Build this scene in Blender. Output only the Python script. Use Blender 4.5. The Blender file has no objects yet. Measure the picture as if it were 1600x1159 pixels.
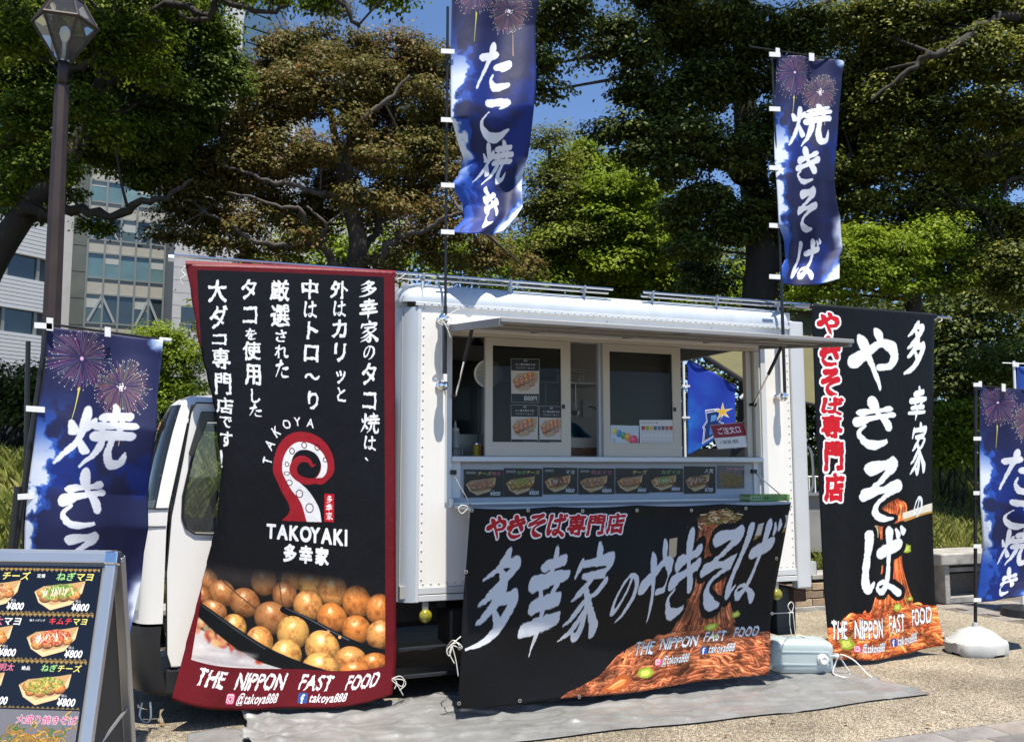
import bpy, bmesh, math, random
import numpy as np
from mathutils import Matrix, Vector, noise as mnoise
from mathutils.geometry import tessellate_polygon

SC = bpy.context.scene
COL = SC.collection
# ---------------------------------------------------------------- camera
F, HORIZON, CAM_H = 1400.0, 727.0, 1.55
PITCH = math.atan((HORIZON - 579.5) / F)
cam_d = bpy.data.cameras.new('camera')
cam_d.sensor_width = 36.0
cam_d.lens = 36.0 * F / 1600.0
cam_d.clip_start = 0.05
cam_d.clip_end = 2000.0
cam = bpy.data.objects.new('camera', cam_d)
cam.location = (0, 0, CAM_H)
cam.rotation_euler = (math.pi / 2 + PITCH, 0, 0)
COL.objects.link(cam)
SC.camera = cam
# ---------------------------------------------------------------- sky, sun, exposure
SUN_EL, SUN_AZ = math.radians(72), math.radians(160)
world = bpy.data.worlds.new('World')
SC.world = world
world.use_nodes = True
wn = world.node_tree
wn.nodes.clear()
sky = wn.nodes.new('ShaderNodeTexSky')
sky.sky_type = 'NISHITA'
sky.sun_disc = False
sky.sun_elevation = SUN_EL
sky.sun_rotation = SUN_AZ
sky.air_density = 0.8
sky.dust_density = 0.0
sky.ozone_density = 6.0
bg = wn.nodes.new('ShaderNodeBackground')
bg.inputs['Strength'].default_value = 0.11
wo = wn.nodes.new('ShaderNodeOutputWorld')
wn.links.new(sky.outputs[0], bg.inputs[0])
wn.links.new(bg.outputs[0], wo.inputs[0])
sun_d = bpy.data.lights.new('sun', 'SUN')
sun_d.energy = 5.0
sun_d.angle = math.radians(0.53)
sun_d.color = (1.0, 0.94, 0.84)
sun = bpy.data.objects.new('sun', sun_d)
sdir = Vector((math.sin(SUN_AZ) * math.cos(SUN_EL), math.cos(SUN_AZ) * math.cos(SUN_EL), math.sin(SUN_EL)))
sun.rotation_euler = sdir.to_track_quat('Z', 'Y').to_euler()
sun.location = sdir * 60
COL.objects.link(sun)
SC.view_settings.view_transform = 'Standard'
SC.view_settings.look = 'None'
SC.view_settings.gamma = 1.0
SC.view_settings.exposure = 0.8
SC.render.engine = 'CYCLES'
SC.cycles.max_bounces = 7
SC.cycles.transparent_max_bounces = 12
SC.cycles.use_denoising = True
random.seed(7)
# ---------------------------------------------------------------- frames and pixel rays
W = Matrix.Identity(4)
P0 = Vector((-0.748, 5.968, 0.0))
TANG = math.atan2(1.144, 2.991)
TF = Matrix.Translation(P0) @ Matrix.Rotation(TANG, 4, 'Z')      # truck frame: x along the side to the rear, y inwards, z up
TFI = TF.inverted()
cP, sP = math.cos(PITCH), math.sin(PITCH)
CAMP = Vector((0, 0, CAM_H))

def ray(px, py):
    x = (px - 800) / F; y = -(py - 579.5) / F
    return Vector((x, cP - sP * y, sP + cP * y))

def wp(px, py, Y):                       # world point seen at a photo position, Y metres ahead
    r = ray(px, py); return CAMP + r * (Y / r.y)

def gp(px, py, z=0.0):                   # world point on a level plane
    r = ray(px, py); return CAMP + r * ((z - CAM_H) / r.z)

def tp(px, py, d=0.0):                   # truck-frame point on the plane d metres outside the truck's side
    o = TFI @ CAMP; r = TFI.to_3x3() @ ray(px, py)
    return o + r * ((-d - o.y) / r.y)

def tps(px, py, s):                      # truck-frame point on the cross plane x = s
    o = TFI @ CAMP; r = TFI.to_3x3() @ ray(px, py)
    return o + r * ((s - o.x) / r.x)

# ---------------------------------------------------------------- tagging
FR = {}                                   # object name -> frame matrix of its local axes

def tag(o, label=None, cat=None, group=None, kind=None):
    if label: o['label'] = label
    if cat: o['category'] = cat
    if group: o['group'] = group
    if kind: o['kind'] = kind
    return o

def thing(name, label, cat, loc, frame=None, group=None):
    """empty at a thing's base; loc is in `frame` coordinates"""
    fr = (frame or W)
    o = bpy.data.objects.new(name, None)
    o.empty_display_size = 0.1
    m = Matrix.Translation(fr @ Vector(loc)) @ fr.to_3x3().to_4x4()
    o.matrix_world = m
    COL.objects.link(o)
    FR[o.name] = m
    return tag(o, label, cat, group)

class MB:
    def __init__(self, frame=None):
        self.v = []; self.f = []; self.fr = frame or W; self.uv = None; self.smooth = False
    def add(self, vs, fs):
        b = len(self.v)
        self.v += [tuple(p) for p in vs]
        self.f += [tuple(b + i for i in f) for f in fs]
        return self
    def box(self, a, b):
        x0, y0, z0 = a; x1, y1, z1 = b
        vs = [(x0,y0,z0),(x1,y0,z0),(x1,y1,z0),(x0,y1,z0),(x0,y0,z1),(x1,y0,z1),(x1,y1,z1),(x0,y1,z1)]
        return self.add(vs, [(0,3,2,1),(4,5,6,7),(0,1,5,4),(1,2,6,5),(2,3,7,6),(3,0,4,7)])
    def obox(self, c, ex, ey, ez):       # oriented box: centre and three half-edge vectors
        c, ex, ey, ez = Vector(c), Vector(ex), Vector(ey), Vector(ez)
        vs = [c + i*ex + j*ey + k*ez for k in (-1,1) for (i,j) in ((-1,-1),(1,-1),(1,1),(-1,1))]
        return self.add(vs, [(0,3,2,1),(4,5,6,7),(0,1,5,4),(1,2,6,5),(2,3,7,6),(3,0,4,7)])
    def bar(self, p, q, w, h, up=(0,0,1)):  # rectangular bar p->q
        p, q = Vector(p), Vector(q); d = (q-p); L = d.length; d.normalize()
        s = d.cross(Vector(up)); s.normalize(); u = s.cross(d)
        return self.obox((p+q)/2, d*L/2, s*w/2, u*h/2)
    def tube(self, pts, r, n=10, caps=True):
        pts = [Vector(p) for p in pts]
        rs = r if isinstance(r, (list, tuple)) else [r]*len(pts)
        b = len(self.v); prev = None
        for i, p in enumerate(pts):
            t = (pts[min(i+1, len(pts)-1)] - pts[max(i-1, 0)])
            if t.length < 1e-9: t = Vector((0,0,1))
            t.normalize()
            if prev is None:
                a = Vector((0,0,1)) if abs(t.z) < 0.9 else Vector((1,0,0))
                s = t.cross(a); s.normalize()
            else:
                s = prev - t * prev.dot(t)
                if s.length < 1e-6: s = t.orthogonal()
                s.normalize()
            prev = s; u = t.cross(s)
            for k in range(n):
                an = 2*math.pi*k/n
                self.v.append(tuple(p + (s*math.cos(an) + u*math.sin(an))*rs[i]))
        for i in range(len(pts)-1):
            for k in range(n):
                k2 = (k+1) % n
                self.f.append((b+i*n+k, b+i*n+k2, b+(i+1)*n+k2, b+(i+1)*n+k))
        if caps:
            self.f.append(tuple(b+k for k in reversed(range(n))))
            self.f.append(tuple(b+(len(pts)-1)*n+k for k in range(n)))
        return self
    def lathe(self, c, prof, n=20, axis=(0,0,1)):   # prof: list of (radius, height)
        ax = Vector(axis).normalized(); s = ax.orthogonal().normalized(); u = ax.cross(s); c = Vector(c); b = len(self.v)
        for r, h in prof:
            for k in range(n):
                an = 2*math.pi*k/n
                self.v.append(tuple(c + ax*h + (s*math.cos(an)+u*math.sin(an))*max(r, 1e-4)))
        for i in range(len(prof)-1):
            for k in range(n):
                k2 = (k+1) % n
                self.f.append((b+i*n+k, b+i*n+k2, b+(i+1)*n+k2, b+(i+1)*n+k))
        return self
    def prism(self, poly, ax, t0, t1, holes=()):  # 2D polygon in the plane across axis `ax` (0,1,2), extruded t0..t1
        def P(q, t):
            return {0: (t, q[0], q[1]), 1: (q[0], t, q[1]), 2: (q[0], q[1], t)}[ax]
        loops = [list(poly)] + [list(h) for h in holes]
        tris = tessellate_polygon([[Vector((q[0], q[1], 0)) for q in lp] for lp in loops])
        flat = [q for lp in loops for q in lp]; n = len(flat); b = len(self.v)
        self.v += [P(q, t0) for q in flat] + [P(q, t1) for q in flat]
        for t in tris:
            self.f.append((b+t[0], b+t[1], b+t[2])); self.f.append((b+n+t[2], b+n+t[1], b+n+t[0]))
        o = 0
        for lp in loops:
            m = len(lp)
            for i in range(m):
                j = (i+1) % m
                self.f.append((b+o+i, b+o+j, b+n+o+j, b+n+o+i))
            o += m
        return self
    def grid(self, P, nu, nv):           # P(u,v) -> point, u,v in 0..1, with uv
        b = len(self.v); uv = {}
        for j in range(nv+1):
            for i in range(nu+1):
                self.v.append(tuple(P(i/nu, j/nv)))
                uv[b+j*(nu+1)+i] = (i/nu, 1-j/nv)
        for j in range(nv):
            for i in range(nu):
                a = b+j*(nu+1)+i
                self.f.append((a, a+nu+1, a+nu+2, a+1))
        self.uv = {**(self.uv or {}), **uv}
        return self
    def build(self, name, mat, parent=None, smooth=None, bevel=0, fix=True, thick=0, base=True):
        me = bpy.data.meshes.new(name)
        o = bpy.data.objects.new(name, me)
        COL.objects.link(o)
        pts = [self.fr @ Vector(p) for p in self.v]
        if parent is not None:
            o.parent = parent; fm = FR[parent.name]; FR[o.name] = fm
        else:
            xs = [p.x for p in pts]; ys = [p.y for p in pts]; zs = [p.z for p in pts]
            c = Vector(((min(xs)+max(xs))/2, (min(ys)+max(ys))/2, min(zs))) if base else Vector((0,0,0))
            fm = Matrix.Translation(c) @ self.fr.to_3x3().to_4x4()
            o.matrix_world = fm; FR[o.name] = fm
        inv = fm.inverted()
        me.from_pydata([tuple(inv @ p) for p in pts], [], self.f)
        if self.uv:
            l = me.uv_layers.new(name='uv')
            for lp in me.loops:
                l.data[lp.index].uv = self.uv.get(lp.vertex_index, (0.5, 0.5))
        if fix:
            bm = bmesh.new(); bm.from_mesh(me); bmesh.ops.recalc_face_normals(bm, faces=bm.faces); bm.to_mesh(me); bm.free()
        sm = self.smooth if smooth is None else smooth
        if sm:
            for p in me.polygons: p.use_smooth = True
            if sm == 'auto':
                me.set_sharp_from_angle(angle=math.radians(35))
        if mat: me.materials.append(mat)
        if bevel:
            md = o.modifiers.new('bevel', 'BEVEL'); md.width = bevel; md.segments = 2; md.limit_method = 'ANGLE'; md.angle_limit = math.radians(40)
        if thick:
            md = o.modifiers.new('solid', 'SOLIDIFY'); md.thickness = thick; md.offset = 0
        return o

def np_mesh(name, verts, faces, mats, parent=None, midx=None, smooth=False, loc=(0,0,0)):
    """fast builder for many equal-sided faces; verts are world coordinates"""
    me = bpy.data.meshes.new(name)
    v = np.asarray(verts, dtype=np.float32).reshape(-1, 3)
    org = FR[parent.name].translation if parent is not None else Vector(loc)
    v = v - np.array(org, dtype=np.float32)
    f = np.asarray(faces, dtype=np.int32); k = f.shape[1]
    me.vertices.add(len(v)); me.vertices.foreach_set('co', v.ravel())
    me.loops.add(f.size); me.loops.foreach_set('vertex_index', f.ravel())
    me.polygons.add(len(f)); me.polygons.foreach_set('loop_start', np.arange(0, f.size, k, dtype=np.int32))
    for m in mats: me.materials.append(m)
    if midx is not None: me.polygons.foreach_set('material_index', np.asarray(midx, dtype=np.int32))
    if smooth: me.polygons.foreach_set('use_smooth', np.ones(len(f), dtype=bool))
    me.update(calc_edges=True)
    o = bpy.data.objects.new(name, me); COL.objects.link(o)
    if parent is not None:
        o.parent = parent; FR[o.name] = FR[parent.name]
    else:
        o.location = loc; FR[o.name] = Matrix.Translation(loc)
    return o

def copy_tree(o, loc=None, parent=None):
    c = o.copy(); COL.objects.link(c)
    if parent is not None: c.parent = parent
    if loc is not None: c.location = loc
    for ch in [x for x in bpy.data.objects if x.parent == o]:
        copy_tree(ch, None, c)
    return c

# ---------------------------------------------------------------- materials
def srgb(r, g, b):
    return tuple(((c/255)/12.92 if c/255 <= 0.04045 else ((c/255+0.055)/1.055)**2.4) for c in (r, g, b)) + (1.0,)

MATS = {}
def pm(name, col, rough=0.5, metal=0.0, var=0.0, vscale=4.0, bump=0.0, bscale=40.0, trans=0.0, coat=0.0, spec=0.5,
       dirt=0.0, alpha=1.0, emit=None, ior=1.45, col2=None, stretch=(1,1,1)):
    if name in MATS: return MATS[name]
    m = bpy.data.materials.new(name); m.use_nodes = True
    nt = m.node_tree; N = nt.nodes; Lk = nt.links
    p = N['Principled BSDF']
    p.inputs['Base Color'].default_value = col
    p.inputs['Roughness'].default_value = rough
    p.inputs['Metallic'].default_value = metal
    p.inputs['Specular IOR Level'].default_value = spec
    p.inputs['IOR'].default_value = ior
    if trans: p.inputs['Transmission Weight'].default_value = trans
    if coat: p.inputs['Coat Weight'].default_value = coat
    if alpha < 1: p.inputs['Alpha'].default_value = alpha
    if emit: p.inputs['Emission Color'].default_value = emit[0]; p.inputs['Emission Strength'].default_value = emit[1]
    if var or bump or dirt:
        tc = N.new('ShaderNodeTexCoord'); mp = N.new('ShaderNodeMapping'); mp.inputs['Scale'].default_value = stretch
        Lk.new(tc.outputs['Object'], mp.inputs[0])
    if var or dirt:
        nz = N.new('ShaderNodeTexNoise'); nz.inputs['Scale'].default_value = vscale; nz.inputs['Detail'].default_value = 8; nz.inputs['Roughness'].default_value = 0.65
        Lk.new(mp.outputs[0], nz.inputs['Vector'])
        rp = N.new('ShaderNodeValToRGB'); rp.color_ramp.elements[0].position = 0.3; rp.color_ramp.elements[1].position = 0.7
        c2 = col2 or tuple(c*(1+var) for c in col[:3])+(1,)
        c1 = tuple(c*(1-var) for c in col[:3])+(1,) if not col2 else col
        rp.color_ramp.elements[0].color = c1; rp.color_ramp.elements[1].color = c2
        Lk.new(nz.outputs['Fac'], rp.inputs[0]); Lk.new(rp.outputs[0], p.inputs['Base Color'])
        mr = N.new('ShaderNodeMapRange'); mr.inputs['To Min'].default_value = max(0.02, rough*0.8); mr.inputs['To Max'].default_value = min(1, rough*1.2)
        Lk.new(nz.outputs['Fac'], mr.inputs['Value']); Lk.new(mr.outputs[0], p.inputs['Roughness'])
    if bump:
        n2 = N.new('ShaderNodeTexNoise'); n2.inputs['Scale'].default_value = bscale; n2.inputs['Detail'].default_value = 6
        Lk.new(mp.outputs[0], n2.inputs['Vector'])
        bp = N.new('ShaderNodeBump'); bp.inputs['Strength'].default_value = bump; bp.inputs['Distance'].default_value = 0.01
        Lk.new(n2.outputs['Fac'], bp.inputs['Height']); Lk.new(bp.outputs[0], p.inputs['Normal'])
    MATS[name] = m
    return m

def img_mat(name, arr, rough=0.45, bump=0.0, spec=0.4, weave=0.0, trans=0.0):
    """flat print: an array of display-colour values made in this script becomes the print on a sheet"""
    h, w = arr.shape[:2]
    im = bpy.data.images.new(name, w, h)
    px = np.ones((h, w, 4), dtype=np.float32); px[..., :3] = np.clip(arr[::-1], 0, 1)
    im.pixels.foreach_set(px.ravel()); im.update(); im.pack()
    m = bpy.data.materials.new(name); m.use_nodes = True
    nt = m.node_tree; N = nt.nodes; Lk = nt.links; p = N['Principled BSDF']
    t = N.new('ShaderNodeTexImage'); t.image = im; t.extension = 'EXTEND'
    uvn = N.new('ShaderNodeUVMap'); uvn.uv_map = 'uv'
    Lk.new(uvn.outputs[0], t.inputs[0])
    Lk.new(t.outputs[0], p.inputs['Base Color'])
    p.inputs['Roughness'].default_value = rough; p.inputs['Specular IOR Level'].default_value = spec
    if bump:
        tc = N.new('ShaderNodeTexCoord'); n2 = N.new('ShaderNodeTexNoise'); n2.inputs['Scale'].default_value = 7; n2.inputs['Detail'].default_value = 9; n2.inputs['Roughness'].default_value = .6
        mp = N.new('ShaderNodeMapping'); mp.inputs['Scale'].default_value = (1.0, 1.0, 0.6)
        Lk.new(tc.outputs['Object'], mp.inputs[0]); Lk.new(mp.outputs[0], n2.inputs['Vector'])
        bp = N.new('ShaderNodeBump'); bp.inputs['Strength'].default_value = bump; bp.inputs['Distance'].default_value = 0.02
        Lk.new(n2.outputs['Fac'], bp.inputs['Height'])
        Lk.new(bp.outputs[0], p.inputs['Normal'])
    if trans:
        out = N['Material Output']; tr = N.new('ShaderNodeBsdfTranslucent'); mx = N.new('ShaderNodeMixShader'); mx.inputs[0].default_value = trans
        Lk.new(t.outputs[0], tr.inputs[0]); Lk.new(p.outputs[0], mx.inputs[1]); Lk.new(tr.outputs[0], mx.inputs[2]); Lk.new(mx.outputs[0], out.inputs[0])
    MATS[name] = m
    return m

def catmull(pts, n):
    pts = [tuple(p) for p in pts]; P = [pts[0]] + pts + [pts[-1]]; out = []
    for i in range(1, len(P)-2):
        for k in range(n):
            t = k/n
            out.append(tuple(0.5*((2*b)+(-a+c)*t+(2*a-5*b+4*c-d)*t*t+(-a+3*b-3*c+d)*t**3) for a, b, c, d in zip(P[i-1], P[i], P[i+1], P[i+2])))
    out.append(pts[-1])
    return out
# ================================================================ THE SETTING
def node_ground():
    m = bpy.data.materials.new('pebble_paving'); m.use_nodes = True; nt = m.node_tree; N = nt.nodes; Lk = nt.links; p = N['Principled BSDF']
    tc = N.new('ShaderNodeTexCoord')
    v = N.new('ShaderNodeTexVoronoi'); v.inputs['Scale'].default_value = 85; Lk.new(tc.outputs['Object'], v.inputs['Vector'])
    ve = N.new('ShaderNodeTexVoronoi'); ve.feature = 'DISTANCE_TO_EDGE'; ve.inputs['Scale'].default_value = 85; Lk.new(tc.outputs['Object'], ve.inputs['Vector'])
    sep = N.new('ShaderNodeSeparateColor'); Lk.new(v.outputs['Color'], sep.inputs[0])
    rp = N.new('ShaderNodeValToRGB'); e = rp.color_ramp.elements
    e[0].position = 0; e[0].color = (.14, .12, .09, 1); e[1].position = 1; e[1].color = (.72, .65, .50, 1)
    for q, c in ((.25, (.36, .29, .20, 1)), (.5, (.52, .43, .29, 1)), (.75, (.46, .40, .30, 1))):
        x = e.new(q); x.color = c
    Lk.new(sep.outputs[0], rp.inputs[0])
    mr = N.new('ShaderNodeMapRange'); mr.inputs['From Max'].default_value = .16; Lk.new(ve.outputs['Distance'], mr.inputs['Value'])
    nz = N.new('ShaderNodeTexNoise'); nz.inputs['Scale'].default_value = 1.3; nz.inputs['Detail'].default_value = 5; Lk.new(tc.outputs['Object'], nz.inputs['Vector'])
    m1 = N.new('ShaderNodeMix'); m1.data_type = 'RGBA'; m1.inputs[6].default_value = (.19, .165, .13, 1); Lk.new(mr.outputs[0], m1.inputs[0]); Lk.new(rp.outputs[0], m1.inputs[7])
    m2 = N.new('ShaderNodeMix'); m2.data_type = 'RGBA'; m2.blend_type = 'MULTIPLY'; m2.inputs[0].default_value = 1; Lk.new(m1.outputs[2], m2.inputs[6])
    r2 = N.new('ShaderNodeValToRGB'); r2.color_ramp.elements[0].color = (.60, .59, .57, 1); r2.color_ramp.elements[0].position = .35; r2.color_ramp.elements[1].position = .6; Lk.new(nz.outputs['Fac'], r2.inputs[0]); Lk.new(r2.outputs[0], m2.inputs[7])
    Lk.new(m2.outputs[2], p.inputs['Base Color']); p.inputs['Roughness'].default_value = .8
    bp = N.new('ShaderNodeBump'); bp.inputs['Distance'].default_value = .006; bp.inputs['Strength'].default_value = .9; Lk.new(mr.outputs[0], bp.inputs['Height']); Lk.new(bp.outputs[0], p.inputs['Normal'])
    return m
M_PEB = node_ground()
M_SOIL = pm('soil', (.055, .045, .03, 1), .95, var=.4, vscale=3, bump=.6, bscale=20)
M_PAVE = pm('grey_paver', (.19, .175, .165, 1), .8, var=.28, vscale=9, bump=.4, bscale=70)
M_PAVE2 = pm('warm_paver', (.235, .205, .18, 1), .8, var=.25, vscale=9, bump=.4, bscale=70)
M_PAVE3 = pm('dark_paver', (.135, .125, .12, 1), .8, var=.25, vscale=9, bump=.4, bscale=70)
M_JOINT = pm('joint_sand', (.12, .10, .08, 1), .95, var=.3, vscale=30)
M_CONC = pm('weathered_concrete', (.30, .285, .26, 1), .85, var=.4, vscale=5, bump=.5, bscale=30)
M_BRICK = [pm('buff_brick_%s' % k, c, .85, var=.22, vscale=14, bump=.4, bscale=60) for k, c in (('pale', (.36, .27, .18, 1)), ('mid', (.29, .21, .14, 1)), ('dark', (.22, .165, .115, 1)))]

def far_ground(x, y):                       # height in the truck frame: flat plaza, then a grassy bank behind the wall
    if y < 2.45: return -.02
    t = min(1, max(0, (y-2.45)/3.6)); return .30+1.18*(t*.55+.45*t*t*(3-2*t))+.025*math.sin(x*1.3+y)*min(1, t*4)

g = MB(TF); g.box((-200, -120, -.5), (300, 2.2, -.02)); tag(g.build('ground', M_SOIL), kind='structure')
g = MB(TF)
xs = [-90, -60, -40, -30, -24]+[-20+k for k in range(46)]+[30, 40, 60, 90, 140]
ys = [2.45, 2.7, 3, 3.5, 4, 4.6, 5.2, 6, 7, 8, 9, 10, 11, 13, 16, 20, 30, 50, 90, 150]
for j, y in enumerate(ys):
    for x in xs: g.v.append((x, y, far_ground(x, y)))
nx_ = len(xs)
for j in range(len(ys)-1):
    for i in range(nx_-1): a = j*nx_+i; g.f.append((a, a+1, a+nx_+1, a+nx_))
tag(g.build('grassy_bank', M_SOIL, smooth=True), kind='structure')
g = MB(TF); g.box((-14, -1.64, -.3), (6.485, 2.2, 0)); g.box((-14, -9, -.3), (-1.5, -1.64, 0)); tag(g.build('pebble_pavement', M_PEB), kind='structure')
# paver bands: every block its own object, up to where they get too small
pv = MB(TF); pv.box((-1.5, -9, -.3), (14, -1.64, -.012)); pv.box((6.485, -1.64, -.3), (14, 2.2, -.012)); PAVE = tag(pv.build('paver_band', M_JOINT), kind='structure')
PAVE_F = FR[PAVE.name]
_bk = {}
def block(name, parent, mats, lx, ly, lz, pos, frame, rnd, bev=.006):
    """one stone or brick: shares its mesh with its like"""
    mi = rnd.randrange(len(mats)); k = (name, round(lx, 3), round(ly, 3), round(lz, 3), mi)
    if k not in _bk:
        me = bpy.data.meshes.new(name); b = min(bev, lx*.2, lz*.3, ly*.3); v = []; f = []
        x, y, z = lx/2, ly/2, lz/2
        for (a, c, h) in ((x, y, -z), (x, y, z-b), (x-b, y-b, z)): v += [(-a, -c, h), (a, -c, h), (a, c, h), (-a, c, h)]
        for r in (0, 4):
            for i in range(4): f.append((r+i, r+(i+1) % 4, r+4+(i+1) % 4, r+4+i))
        f += [(8, 9, 10, 11), (3, 2, 1, 0)]
        me.from_pydata(v, [], f); me.materials.append(mats[mi]); _bk[k] = me
    o = bpy.data.objects.new(name, _bk[k]); COL.objects.link(o); o.parent = parent
    fm = FR[parent.name]; m = Matrix.Translation(frame @ Vector(pos)) @ frame.to_3x3().to_4x4() @ Matrix.Rotation(rnd.uniform(-.006, .006), 4, 'Z') @ Matrix.Rotation(rnd.uniform(-.006, .006), 4, 'X')
    o.matrix_local = fm.inverted() @ m
    return o
R = random.Random(11)
PM = [M_PAVE, M_PAVE2, M_PAVE3, M_PAVE]
small = MB(TF); cnt = 0
for j in range(7):                                                    # near band, foreground right
    y = -1.64-.1-j*.2; L = .40; off = (j % 2)*.2
    for i in range(-2, 16):
        x = .6+off+i*L
        w_ = TF @ Vector((x, y, 0)); t = (cam.matrix_basis.inverted() @ w_)
        if -t.z < .5: continue
        sx, sy = 800+1400*t.x/-t.z, 579.5-1400*t.y/-t.z
        if -60 < sx < 1680 and 1080 < sy < 1240: block('paver', PAVE, PM, L-.008, .192, .05, (x, y, -.022+R.uniform(-.002, .002)), TF, R); cnt += 1
def far_pavers(x0, x1, y0, y1):
    global cnt
    ny = int((y1-y0)/.2)
    for j in range(ny):
        for i in range(int((x1-x0)/.4)+1):
            x = x0+.2+(j % 2)*.2+i*.4; y = y0+.1+j*.2
            if x > x1: continue
            t = (cam.matrix_basis.inverted() @ (TF @ Vector((x, y, 0)))); sx = 800+1400*t.x/-t.z
            if sx < 1640 and cnt < 290: block('paver', PAVE, PM, .392, .192, .05, (x, y, -.022+R.uniform(-.002, .002)), TF, R); cnt += 1
far_pavers(6.49, 9.6, -.6, 2.15)

# planter wall behind the truck: courses of buff brick on a concrete foot, a stone bench block on it
wl = thing('planter_wall', 'low buff brick planter wall holding back the grass behind the truck', 'wall', (6, 2.3, 0), TF)
MB(TF).box((-3, 2.23, -.02), (11, 2.5, .30)).build('mortar_core', M_JOINT, wl)
MB(TF).box((-3, 2.17, -.02), (11, 2.229, .05)).build('footing', M_CONC, wl, bevel=.008)
n = 0
for j in range(3):
    for i in range(34):
        x = 3.9+(j % 2)*.15+i*.3*.72
        if x > 9.6 or 6.75 < x < 7.62: continue
        block('brick', wl, M_BRICK, .208, .072, .07, (x, 2.215+R.uniform(-.004, .004), .09+j*.083), TF, R, .004); n += 1
cap = MB(TF)
for i in range(16): cap.box((-3+i*.9, 2.18, .325), (-3+i*.9+.885, 2.52, .38))
tag(cap.build('capstones', M_CONC, wl, bevel=.01), kind='stuff')
bx0 = (TFI @ wp(1448, 940, 10.6)); 
be = thing('stone_bench', 'small concrete bench with thick slab top and open hollow beneath, beside the brick wall', 'bench', (7.2, 2.1, 0), TF)
MB(TF).box((6.72, 1.98, .43), (7.78, 2.55, .56)).build('seat_slab', M_CONC, be, bevel=.015)
MB(TF).box((6.80, 2.02, 0), (6.87, 2.45, .43)).build('leg', M_CONC, be, bevel=.008)
MB(TF).box((7.50, 2.02, 0), (7.57, 2.45, .43)).build('leg', M_CONC, be, bevel=.008)
MB(TF).box((6.88, 2.03, 0), (7.50, 2.4, .07)).build('foot_slab', M_CONC, be, bevel=.008)
MB(TF).box((6.88, 2.42, 0), (7.50, 2.46, .43)).build('back_panel', pm('hollow_shade_concrete', (.07, .065, .06, 1), .9, var=.3, vscale=6), be)  # shade of the hollow put into the panel's colour

# ---------------------------------------------------------------- leaves and trees
def leaf_mat(name, stops, trans=.3, rough=.42):
    m = bpy.data.materials.new(name); m.use_nodes = True; nt = m.node_tree; N = nt.nodes; Lk = nt.links; p = N['Principled BSDF']
    geo = N.new('ShaderNodeNewGeometry'); rp = N.new('ShaderNodeValToRGB'); e = rp.color_ramp.elements
    e[0].position = 0; e[0].color = stops[0]+(1,); e[1].position = 1; e[1].color = stops[-1]+(1,)
    for i, c in enumerate(stops[1:-1]): x = e.new((i+1)/(len(stops)-1)); x.color = c+(1,)
    tc = N.new('ShaderNodeTexCoord'); nz = N.new('ShaderNodeTexNoise'); nz.inputs['Scale'].default_value = 1.1; nz.inputs['Detail'].default_value = 3; Lk.new(tc.outputs['Object'], nz.inputs['Vector'])
    ma = N.new('ShaderNodeMath'); ma.operation = 'MULTIPLY_ADD'; ma.inputs[1].default_value = 1.5; ma.inputs[2].default_value = -.5; Lk.new(nz.outputs['Fac'], ma.inputs[0])
    ad = N.new('ShaderNodeMath'); ad.operation = 'MULTIPLY_ADD'; ad.inputs[1].default_value = .6; Lk.new(geo.outputs['Random Per Island'], ad.inputs[0])
    m5 = N.new('ShaderNodeMath'); m5.operation = 'MULTIPLY'; m5.inputs[1].default_value = .6; Lk.new(ma.outputs[0], m5.inputs[0]); Lk.new(m5.outputs[0], ad.inputs[2])
    Lk.new(ad.outputs[0], rp.inputs[0]); Lk.new(rp.outputs[0], p.inputs['Base Color']); p.inputs['Roughness'].default_value = rough; p.inputs['Specular IOR Level'].default_value = .18
    tr = N.new('ShaderNodeBsdfTranslucent'); mx = N.new('ShaderNodeMixShader'); mx.inputs[0].default_value = trans
    Lk.new(rp.outputs[0], tr.inputs[0]); Lk.new(p.outputs[0], mx.inputs[1]); Lk.new(tr.outputs[0], mx.inputs[2]); Lk.new(mx.outputs[0], N['Material Output'].inputs[0])
    return m
M_LF = {'camphor': leaf_mat('camphor_leaf', [(.02, .04, .006), (.06, .10, .01), (.19, .245, .02), (.42, .48, .06)], .45, .55),
        'red': leaf_mat('bronze_leaf', [(.03, .045, .008), (.08, .09, .016), (.145, .135, .034), (.17, .13, .036), (.19, .085, .03), (.28, .225, .09)], .3, .5),
        'bright': leaf_mat('fresh_green_leaf', [(.055, .09, .008), (.15, .21, .014), (.28, .37, .025), (.42, .50, .05)], .48, .55),
        'dark': leaf_mat('dark_leaf', [(.012, .022, .005), (.04, .06, .012), (.13, .16, .03), (.36, .38, .10)], .32, .5),
        'olive': leaf_mat('olive_leaf', [(.025, .04, .008), (.08, .10, .016), (.25, .26, .04), (.46, .44, .11)], .4, .5),
        'pale': leaf_mat('pale_leaf', [(.035, .06, .012), (.11, .16, .025), (.24, .31, .07)], .38, .5)}
M_BARK = pm('dark_bark', (.026, .021, .017, 1), .9, var=.5, vscale=6, bump=1.0, bscale=25, stretch=(1, 1, .25))
M_BARK2 = pm('grey_bark', (.075, .062, .052, 1), .9, var=.45, vscale=8, bump=.9, bscale=30, stretch=(1, 1, .4))

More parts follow.
